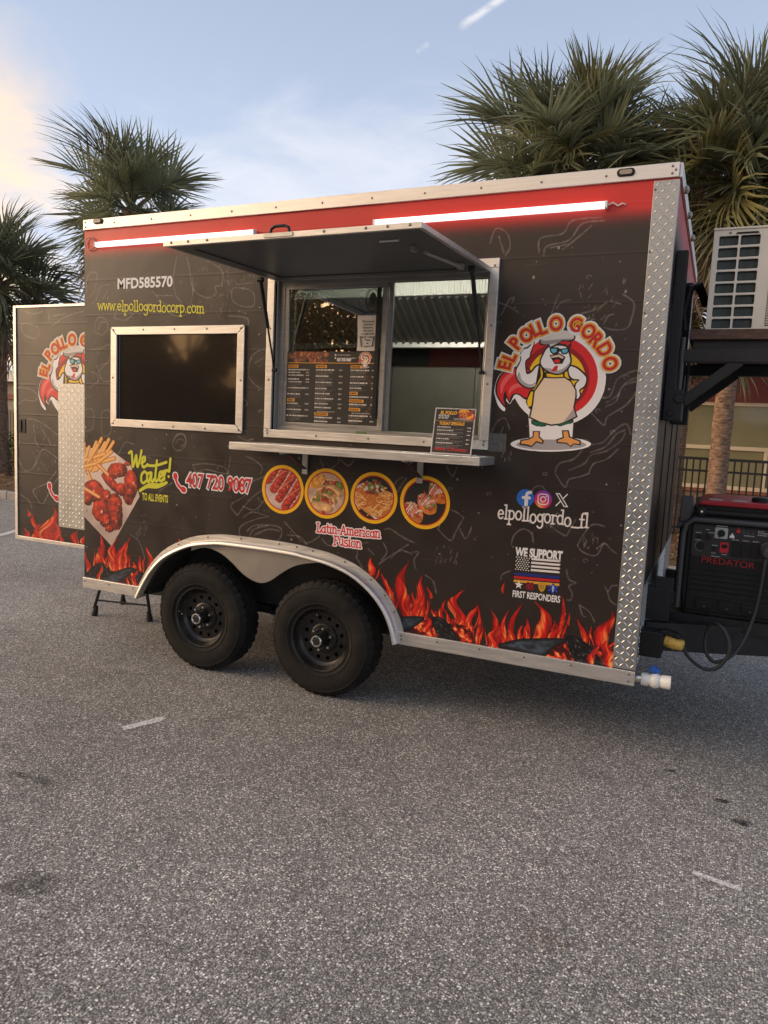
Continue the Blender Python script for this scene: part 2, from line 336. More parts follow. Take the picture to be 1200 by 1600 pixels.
# ------------------------------------------------------------------ flat print: a small painter for vinyl graphics
def sg(r, g, b): return (r/255, g/255, b/255)
def vnoise(X, Z, sc, seed):
    x = X*sc+seed*17.3+1000; z = Z*sc+seed*9.1+1000; xi = np.floor(x); zi = np.floor(z); fx = x-xi; fz = z-zi
    fx = fx*fx*(3-2*fx); fz = fz*fz*(3-2*fz)
    def h(a, b): v = np.sin(a*127.1+b*311.7+seed*74.7)*43758.5453; return v-np.floor(v)
    return (h(xi,zi)*(1-fx)+h(xi+1,zi)*fx)*(1-fz)+(h(xi,zi+1)*(1-fx)+h(xi+1,zi+1)*fx)*fz
def fbm(X, Z, sc, seed, o=3):
    v = 0; a = 0.5; t = 0
    for i in range(o): v = v+a*vnoise(X, Z, sc*2**i, seed+i); t += a; a *= 0.5
    return v/t
class Canvas:
    def __init__(s, x0, x1, z0, z1, ppm, bg=None):
        s.x0, s.x1, s.z0, s.z1, s.p = x0, x1, z0, z1, ppm
        s.w = int(round((x1-x0)*ppm)); s.h = int(round((z1-z0)*ppm))
        s.a = np.zeros((s.h, s.w, 4), np.float32)
        if bg is not None: s.a[..., :3] = bg; s.a[..., 3] = 1
    def reg(s, x0, x1, z0, z1):
        i0 = max(0, int((x0-s.x0)*s.p)-2); i1 = min(s.w, int((x1-s.x0)*s.p)+3); j0 = max(0, int((z0-s.z0)*s.p)-2); j1 = min(s.h, int((z1-s.z0)*s.p)+3)
        if i1 <= i0 or j1 <= j0: return None
        X, Z = np.meshgrid((np.arange(i0, i1)+0.5)/s.p+s.x0, (np.arange(j0, j1)+0.5)/s.p+s.z0)
        return (slice(j0, j1), slice(i0, i1)), X, Z
    def comp(s, sl, al, col):
        A = s.a[sl]; al = np.clip(al, 0, 1)[..., None].astype(np.float32); col = np.asarray(col, np.float32)
        oa = A[..., 3:4]; na = al+oa*(1-al); A[..., :3] = np.where(na > 1e-4, (col*al+A[..., :3]*oa*(1-al))/np.maximum(na, 1e-4), A[..., :3]); A[..., 3:4] = na
    def sdf(s, P, X, Z):
        d = np.full(X.shape, 1e9); ins = np.zeros(X.shape, bool); n = len(P)
        for i in range(n):
            (ax, az), (bx, bz) = P[i], P[(i+1) % n]; ex, ez = bx-ax, bz-az; L = ex*ex+ez*ez+1e-12
            t = np.clip(((X-ax)*ex+(Z-az)*ez)/L, 0, 1); d = np.minimum(d, (X-ax-t*ex)**2+(Z-az-t*ez)**2)
            c = ((az > Z) != (bz > Z)); ins ^= c & (X < (bx-ax)*(Z-az)/(ez if abs(ez) > 1e-12 else 1e-12)+ax)
        d = np.sqrt(d); return np.where(ins, -d, d)
    def poly(s, P, col, smooth=0, grow=0.0, alpha=1.0):
        if smooth: P = catmull(P, 5)
        xs = [p[0] for p in P]; zs = [p[1] for p in P]; q = s.reg(min(xs)-grow, max(xs)+grow, min(zs)-grow, max(zs)+grow)
        if q is None: return
        sl, X, Z = q; d = s.sdf(P, X, Z)-grow; al = np.clip(0.5-d*s.p, 0, 1)*alpha
        s.comp(sl, al, col(X, Z, d) if callable(col) else col)
    def stroke(s, P, w, col, alpha=1.0, w1=None):
        for i in range(len(P)-1):
            (ax, az), (bx, bz) = P[i], P[i+1]; r = w/2
            q = s.reg(min(ax,bx)-r, max(ax,bx)+r, min(az,bz)-r, max(az,bz)+r)
            if q is None: continue
            sl, X, Z = q; ex, ez = bx-ax, bz-az; t = np.clip(((X-ax)*ex+(Z-az)*ez)/(ex*ex+ez*ez+1e-12), 0, 1)
            d = np.sqrt((X-ax-t*ex)**2+(Z-az-t*ez)**2)-r
            s.comp(sl, np.clip(0.5-d*s.p, 0, 1)*alpha, col)
    def line_over(s, P, w, col, alpha):
        """a stroke whose overlaps do not add up"""
        xs = [p[0] for p in P]; zs = [p[1] for p in P]; q = s.reg(min(xs)-w, max(xs)+w, min(zs)-w, max(zs)+w)
        if q is None: return
        sl, X, Z = q; d = np.full(X.shape, 1e9)
        for i in range(len(P)-1):
            (ax, az), (bx, bz) = P[i], P[i+1]; ex, ez = bx-ax, bz-az; t = np.clip(((X-ax)*ex+(Z-az)*ez)/(ex*ex+ez*ez+1e-12), 0, 1)
            d = np.minimum(d, (X-ax-t*ex)**2+(Z-az-t*ez)**2)
        ww = w*(0.55+0.9*vnoise(X, Z, 40, 5)); s.comp(sl, np.clip(0.5-(np.sqrt(d)-ww/2)*s.p, 0, 1)*alpha*(0.6+0.5*vnoise(X, Z, 90, 8)), col)
    def ell(s, cx, cz, a, b, col, rot=0.0, alpha=1.0, wob=0.0, seed=0, soft=1.0):
        r = max(a, b)*1.25; q = s.reg(cx-r, cx+r, cz-r, cz+r)
        if q is None: return
        sl, X, Z = q; c, n = math.cos(rad(rot)), math.sin(rad(rot)); u = ((X-cx)*c+(Z-cz)*n)/a; v = (-(X-cx)*n+(Z-cz)*c)/b
        k = np.sqrt(u*u+v*v)
        if wob: k = k+wob*(fbm(X, Z, 1.6/min(a, b), seed)-0.5)*2
        al = np.clip((1-k)*min(a, b)*s.p*soft+0.5, 0, 1)*alpha
        s.comp(sl, al, col(u, v, k, X, Z) if callable(col) else col)
    # food: a glazed morsel seen in a printed photograph
    def morsel(s, cx, cz, a, b, rot, dark, light, seed, spark=0.5):
        def col(u, v, k, X, Z):
            sh = np.clip(0.62+0.42*v-0.30*u-0.55*np.clip(k, 0, 1)**3, 0, 1)
            n = fbm(X, Z, 2.6/min(a, b), seed+3, 4); sh = np.clip(sh*0.75+(n-0.5)*1.1+0.12, 0, 1)[..., None]
            c = np.array(dark)*(1-sh)+np.array(light)*sh
            sp = np.clip((fbm(X, Z, 5.0/min(a, b), seed+9, 2)-0.68)*7, 0, 1)*np.clip(1-k, 0, 1)*2*spark
            return c*(1-np.clip(sp, 0, 1)[..., None])+np.array((1.0, .80, .66))*np.clip(sp, 0, 1)[..., None]
        s.ell(cx, cz, a, b, col, rot, 1.0, 0.22, seed)
    def flame(s, bx, bz, tx, tz, w, seed):
        h = tz-bz; q = s.reg(min(bx, tx)-w*1.6, max(bx, tx)+w*1.6, bz-0.02, tz+0.02)
        if q is None or h <= 0: return
        sl, X, Z = q; t = (Z-bz)/h; tc = np.clip(t, 0, 1); ph = seed*1.7
        cx = bx+(tx-bx)*tc+w*0.45*np.sin(tc*5.2+ph)*(0.25+tc)+w*0.5*(fbm(X*0.0+seed, Z, 2.4/h, seed)-0.5)
        hw = w*0.5*np.clip(np.sin(np.pi*np.clip(tc*0.80+0.20, 0, 1))**0.75*(1-tc**3)+0.04, 0, 1)*(0.65+0.8*vnoise(X*0+seed*2, Z, 3.1/h, seed+4))
        e = 1-np.abs(X-cx)/np.maximum(hw, 1e-4)
        al = np.clip(e*hw*s.p*0.35, 0, 1)*np.clip((1-t)*h*s.p*0.3, 0, 1)*np.clip((t+0.02)*h*s.p*.5, 0, 1)
        st = fbm((X-cx)*1.0+.25*w*np.sin(Z*30+seed), Z*0.16, 6.5/w, seed+2, 4)
        k = np.clip(np.clip(e, 0, 1)*0.75+(st-0.5)*1.6-0.15*tc+0.12, 0, 1)[..., None]
        side = np.clip(0.5+(X-cx)/np.maximum(hw, 1e-4)*0.5*(1 if seed % 2 else -1)+(st-0.5)*0.9-0.25*tc+.05, 0, 1)[..., None]
        c0, c1, c2, c3 = [np.array(v) for v in (sg(130,12,8), sg(226,28,18), sg(246,82,30), sg(255,176,92))]
        c = c0*(1-k)+c1*k; hot = np.clip((side-0.38)*2.6, 0, 1)*np.clip(k*1.2,0,1); c = c*(1-hot)+c2*hot; hot2 = np.clip((side-0.60)*3.2, 0, 1)*np.clip(k*1.3, 0, 1)*np.clip(1.2-tc[..., None], 0, 1); c = c*(1-hot2)+c3*hot2
        s.comp(sl, al*(0.86+0.14*np.clip(e, 0, 1)), c)
    def logs(s, L):
        for i, (k, P) in enumerate(L):
            if k == 'e':
                def col(X, Z, d, i=i):
                    n = fbm(X*1.2+Z*.5, Z, 42, 31+i, 4)[..., None]; k2 = np.clip((n-0.40)*4, 0, 1); k3 = np.clip((n-0.60)*5, 0, 1)
                    return np.array(sg(60,8,6))*(1-k2)+np.array(sg(235,52,24))*k2*(1-k3)+np.array(sg(255,176,96))*k2*k3
            elif k == 'l':
                def col(X, Z, d, i=i):
                    n = fbm(X*0.7+Z*0.9, Z*2.4-X*.8, 40, 51+i, 4)[..., None]; m = np.clip((-d-0.004)*60, 0, 1)[..., None]*n
                    return np.array(sg(18,16,17))*(1-m)+np.array(sg(92,108,124))*m
            else:
                def col(X, Z, d, i=i):
                    n = fbm(X+Z*1.2, Z*.4-X*.4, 120, 71+i, 4)[..., None]; k2 = np.clip((n-0.55)*4, 0, 1)
                    return np.array(sg(12,11,12))*(1-k2)+np.array(sg(96,92,94))*k2
            s.poly(P, col, 1)
    def image(s, name):
        im = bpy.data.images.new(name, s.w, s.h, alpha=True); b = np.clip(s.a, 0, 1).copy()
        # bleed colour under the transparent edge
        im.pixels.foreach_set(np.ascontiguousarray(b).ravel()); im.update(); im.pack(); return im
    def material(s, name, rough=0.42, alpha=True, coat=0.0, spec=0.5, emit=0.0):
        m = bpy.data.materials.new(name); m.use_nodes = True; nt = m.node_tree; b = nt.nodes['Principled BSDF']
        t = nt.nodes.new('ShaderNodeTexImage'); t.image = s.image(name); t.extension = 'EXTEND'; t.image.alpha_mode = 'CHANNEL_PACKED'
        nt.links.new(t.outputs[0], b.inputs['Base Color'])
        if alpha: nt.links.new(t.outputs[1], b.inputs['Alpha'])
        b.inputs['Roughness'].default_value = rough; b.inputs['Coat Weight'].default_value = coat; b.inputs['Coat Roughness'].default_value = .2; b.inputs['Specular IOR Level'].default_value = spec
        return m
    def decal(s, name, parent, y, cell=0.008, thick=0.0006, rough=0.42, T=None):
        """thin vinyl cut to the printed shape; T maps (x, z, off) to world"""
        if T is None: T = lambda x, z, o: (x, y-o, z)
        k = max(1, int(round(cell*s.p))); rows = []; b = MB(); uv = []
        for j in range(0, s.h, k):
            on = [s.a[j:j+k, i:i+k, 3].max() > 0.03 for i in range(0, s.w, k)]; i = 0; n = len(on)
            while i < n:
                if not on[i]: i += 1; continue
                e = i
                while e < n and on[e]: e += 1
                a0, a1, c0, c1 = i*k, min(e*k, s.w), j, min(j+k, s.h)
                q = [(a0, c0), (a1, c0), (a1, c1), (a0, c1)]
                b.add([T(s.x0+x/s.p, s.z0+z/s.p, 0) for x, z in q], [(0, 1, 2, 3)]); uv += [(x/s.w, z/s.h) for x, z in q]; i = e
        me = bpy.data.meshes.new(name); me.from_pydata(b.v, [], b.f); me.materials.append(s.material(name+'_vinyl', rough))
        l = me.uv_layers.new(name='uv'); l.data.foreach_set('uv', [c for p in uv for c in p]); me.update()
        return link(name, me, parent)

# lettering as thin cut vinyl from the built-in font
def text_mesh(txt, size=0.1, bold=0.0, sx=1.0, shear=0.0, spacing=1.0, align='CENTER', ext=0.0):
    c = bpy.data.curves.new('lettering', 'FONT'); c.body = txt; c.size = size; c.offset = bold*size; c.shear = shear; c.space_character = spacing
    c.align_x = align; c.align_y = 'BOTTOM_BASELINE' if False else 'TOP_BASELINE' if False else 'CENTER' if align == 'CC' else 'BOTTOM_BASELINE'
    c.resolution_u = 4; c.fill_mode = 'FRONT'
    o = bpy.data.objects.new('lettering', c); me = bpy.data.meshes.new_from_object(o)
    n = len(me.vertices); co = np.zeros(n*3); me.vertices.foreach_get('co', co); co = co.reshape(-1, 3)
    fs = [tuple(p.vertices) for p in me.polygons]
    bpy.data.objects.remove(o); bpy.data.curves.remove(c); bpy.data.meshes.remove(me)
    co[:, 0] *= sx; return co, fs
class Letters:
    def __init__(s): s.b = MB()
    def put(s, txt, x, z, y, size, width=None, rot=0.0, T=None, slope=0.0, **kw):
        co, fs = text_mesh(txt, size, **kw)
        if len(co) == 0: return s
        if width:
            lo, hi = co[:, 0].min(), co[:, 0].max(); k = width/(hi-lo); al = kw.get('align', 'CENTER'); co[:, 0] = (co[:, 0]-(lo if al == 'LEFT' else (lo+hi)/2))*k
        c, n = math.cos(rad(rot)), math.sin(rad(rot)); X = x+co[:, 0]*c-co[:, 1]*n; Z = z+co[:, 0]*n+co[:, 1]*c+slope*co[:, 0]
        s.b.add([(a, y, b_) if T is None else T(a, b_, y) for a, b_ in zip(X, Z)], fs); return s
    def build(s, name, m, parent): 
        me = bpy.data.meshes.new(name); me.from_pydata([tuple(v) for v in s.b.v], [], s.b.f); me.materials.append(m); me.update()
        return link(name, me, parent)

# a bouncy slab lettering drawn as strokes (unit x-height)
def _arc(cx, cy, rx, ry, a0, a1, n=14): return [(cx+rx*math.cos(rad(a0+(a1-a0)*i/n)), cy+ry*math.sin(rad(a0+(a1-a0)*i/n))) for i in range(n+1)]
GL = {
 'w': (1.25, [[(0.05,1),(0.32,0)],[(0.32,0),(0.6,0.95)],[(0.6,0.95),(0.88,0)],[(0.88,0),(1.15,1)],[(-.08,1),(.2,1)],[(1.0,1),(1.28,1)]]),
 '.': (0.40, [[(0.18,0.04),(0.2,0.06)]]),
 'e': (0.92, [[(0.1,0.5),(0.76,0.56)], _arc(.44,.5,.35,.5,8,320)]),
 'l': (0.52, [[(0.25,1.62),(0.25,0.0)],[(0.02,1.6),(0.25,1.6)],[(0.06,0),(0.46,0)]]),
 'p': (1.0, [[(0.2,1.0),(0.2,-0.62)],[(0.0,0.98),(0.2,0.98)],[(0.0,-.62),(0.42,-.62)], _arc(.5,.5,.36,.5,150,-150)]),
 'o': (0.96, [_arc(.46,.5,.38,.5,0,360,22)]),
 'g': (0.96, [_arc(.44,.55,.34,.42,0,360,20), [(0.78,0.95),(0.95,1.08)], [(0.78,0.9),(0.80,-0.2)], _arc(.44,-.22,.36,.38,0,-150)]),
 'r': (0.72, [[(0.2,1.0),(0.2,0.0)],[(0.0,0.98),(0.2,0.98)],[(0.02,0),(0.42,0)], _arc(.5,.62,.3,.36,150,50)]),
 'd': (1.0, [[(0.78,1.62),(0.78,0.0)],[(0.56,1.6),(0.78,1.6)],[(0.78,0.02),(0.96,0.02)], _arc(.46,.5,.36,.5,30,330)]),
 'c': (0.84, [_arc(.46,.5,.38,.5,45,315)]),
 'm': (1.5, [[(0.2,1.0),(0.2,0.0)],[(0.0,0.98),(0.2,0.98)],[(0.04,0),(0.38,0)], _arc(.46,.62,.26,.36,170,0)+[(0.72,0.0)], [(0.58,0),(.88,0)], _arc(.98,.62,.26,.36,170,0)+[(1.24,0.0)], [(1.1,0),(1.42,0)]]),
 '_': (1.05, [[(0.05,-0.12),(0.95,-0.12)]]),
 'f': (0.66, [_arc(.5,1.25,.26,.36,50,180)+[(0.24,0.0)],[(0.0,0.9),(0.52,0.9)],[(0.04,0),(0.46,0)]]),
 'L': (0.9, [[(0.2,1.5),(0.2,0.0)],[(0.0,1.5),(0.42,1.5)],[(0.0,0),(0.78,0.02)],[(0.78,0.02),(0.82,0.35)]]),
 'a': (0.96, [_arc(.42,.45,.33,.45,20,340),[(0.76,0.98),(0.78,0.0)],[(0.78,0.02),(.95,0.04)]]),
 't': (0.66, [[(0.3,1.4),(0.3,0.25)], _arc(.5,.25,.2,.25,180,300),[(0.02,0.95),(0.58,0.95)]]),
 'i': (0.52, [[(0.25,1.0),(0.25,0.0)],[(0.05,0.98),(0.25,0.98)],[(0.06,0),(0.46,0)],[(0.25,1.36),(0.26,1.38)]]),
 'n': (1.02, [[(0.2,1.0),(0.2,0.0)],[(0.0,0.98),(0.2,0.98)],[(0.04,0),(0.38,0)], _arc(.5,.6,.28,.38,170,0)+[(0.78,0.0)],[(0.64,0),(.96,0)]]),
 '-': (0.62, [[(0.08,0.55),(0.54,0.55)]]),
 'A': (1.2, [[(0.12,0),(0.58,1.5)],[(0.58,1.5),(1.02,0)],[(0.3,0.55),(0.85,0.55)],[(-0.04,0),(0.3,0)],[(0.84,0),(1.18,0)]]),
 'F': (0.9, [[(0.2,1.5),(0.2,0.0)],[(0.0,1.5),(0.8,1.48)],[(0.2,0.8),(0.6,0.8)],[(0.0,0),(0.42,0)],[(0.8,1.48),(0.82,1.2)]]),
 'u': (1.0, [[(0.2,1.0),(0.2,0.35)]+_arc(.48,.34,.28,.34,180,360)[1:],[(0.76,1.0),(0.78,0.0)],[(0.02,.98),(.2,.98)],[(0.58,.98),(.76,.98)],[(.78,.02),(.95,.02)]]),
 's': (0.76, [_arc(.38,.74,.28,.25,40,250)+_arc(.38,.25,.3,.26,90,-140)]),
}
def hand(txt, x0, z0, width, xh, slope=0.0, jig=0.0, seed=0):
    rnd = random.Random(seed); tot = sum(GL[c][0] for c in txt); k = width/tot; x = 0; out = []
    for c in txt:
        adv, st = GL[c]; dz = rnd.uniform(-jig, jig)*xh
        for p in st: out.append([(x0+(x+a)*k, z0+b*xh+dz+slope*(x+a)*k) for a, b in p])
        x += adv
    return out
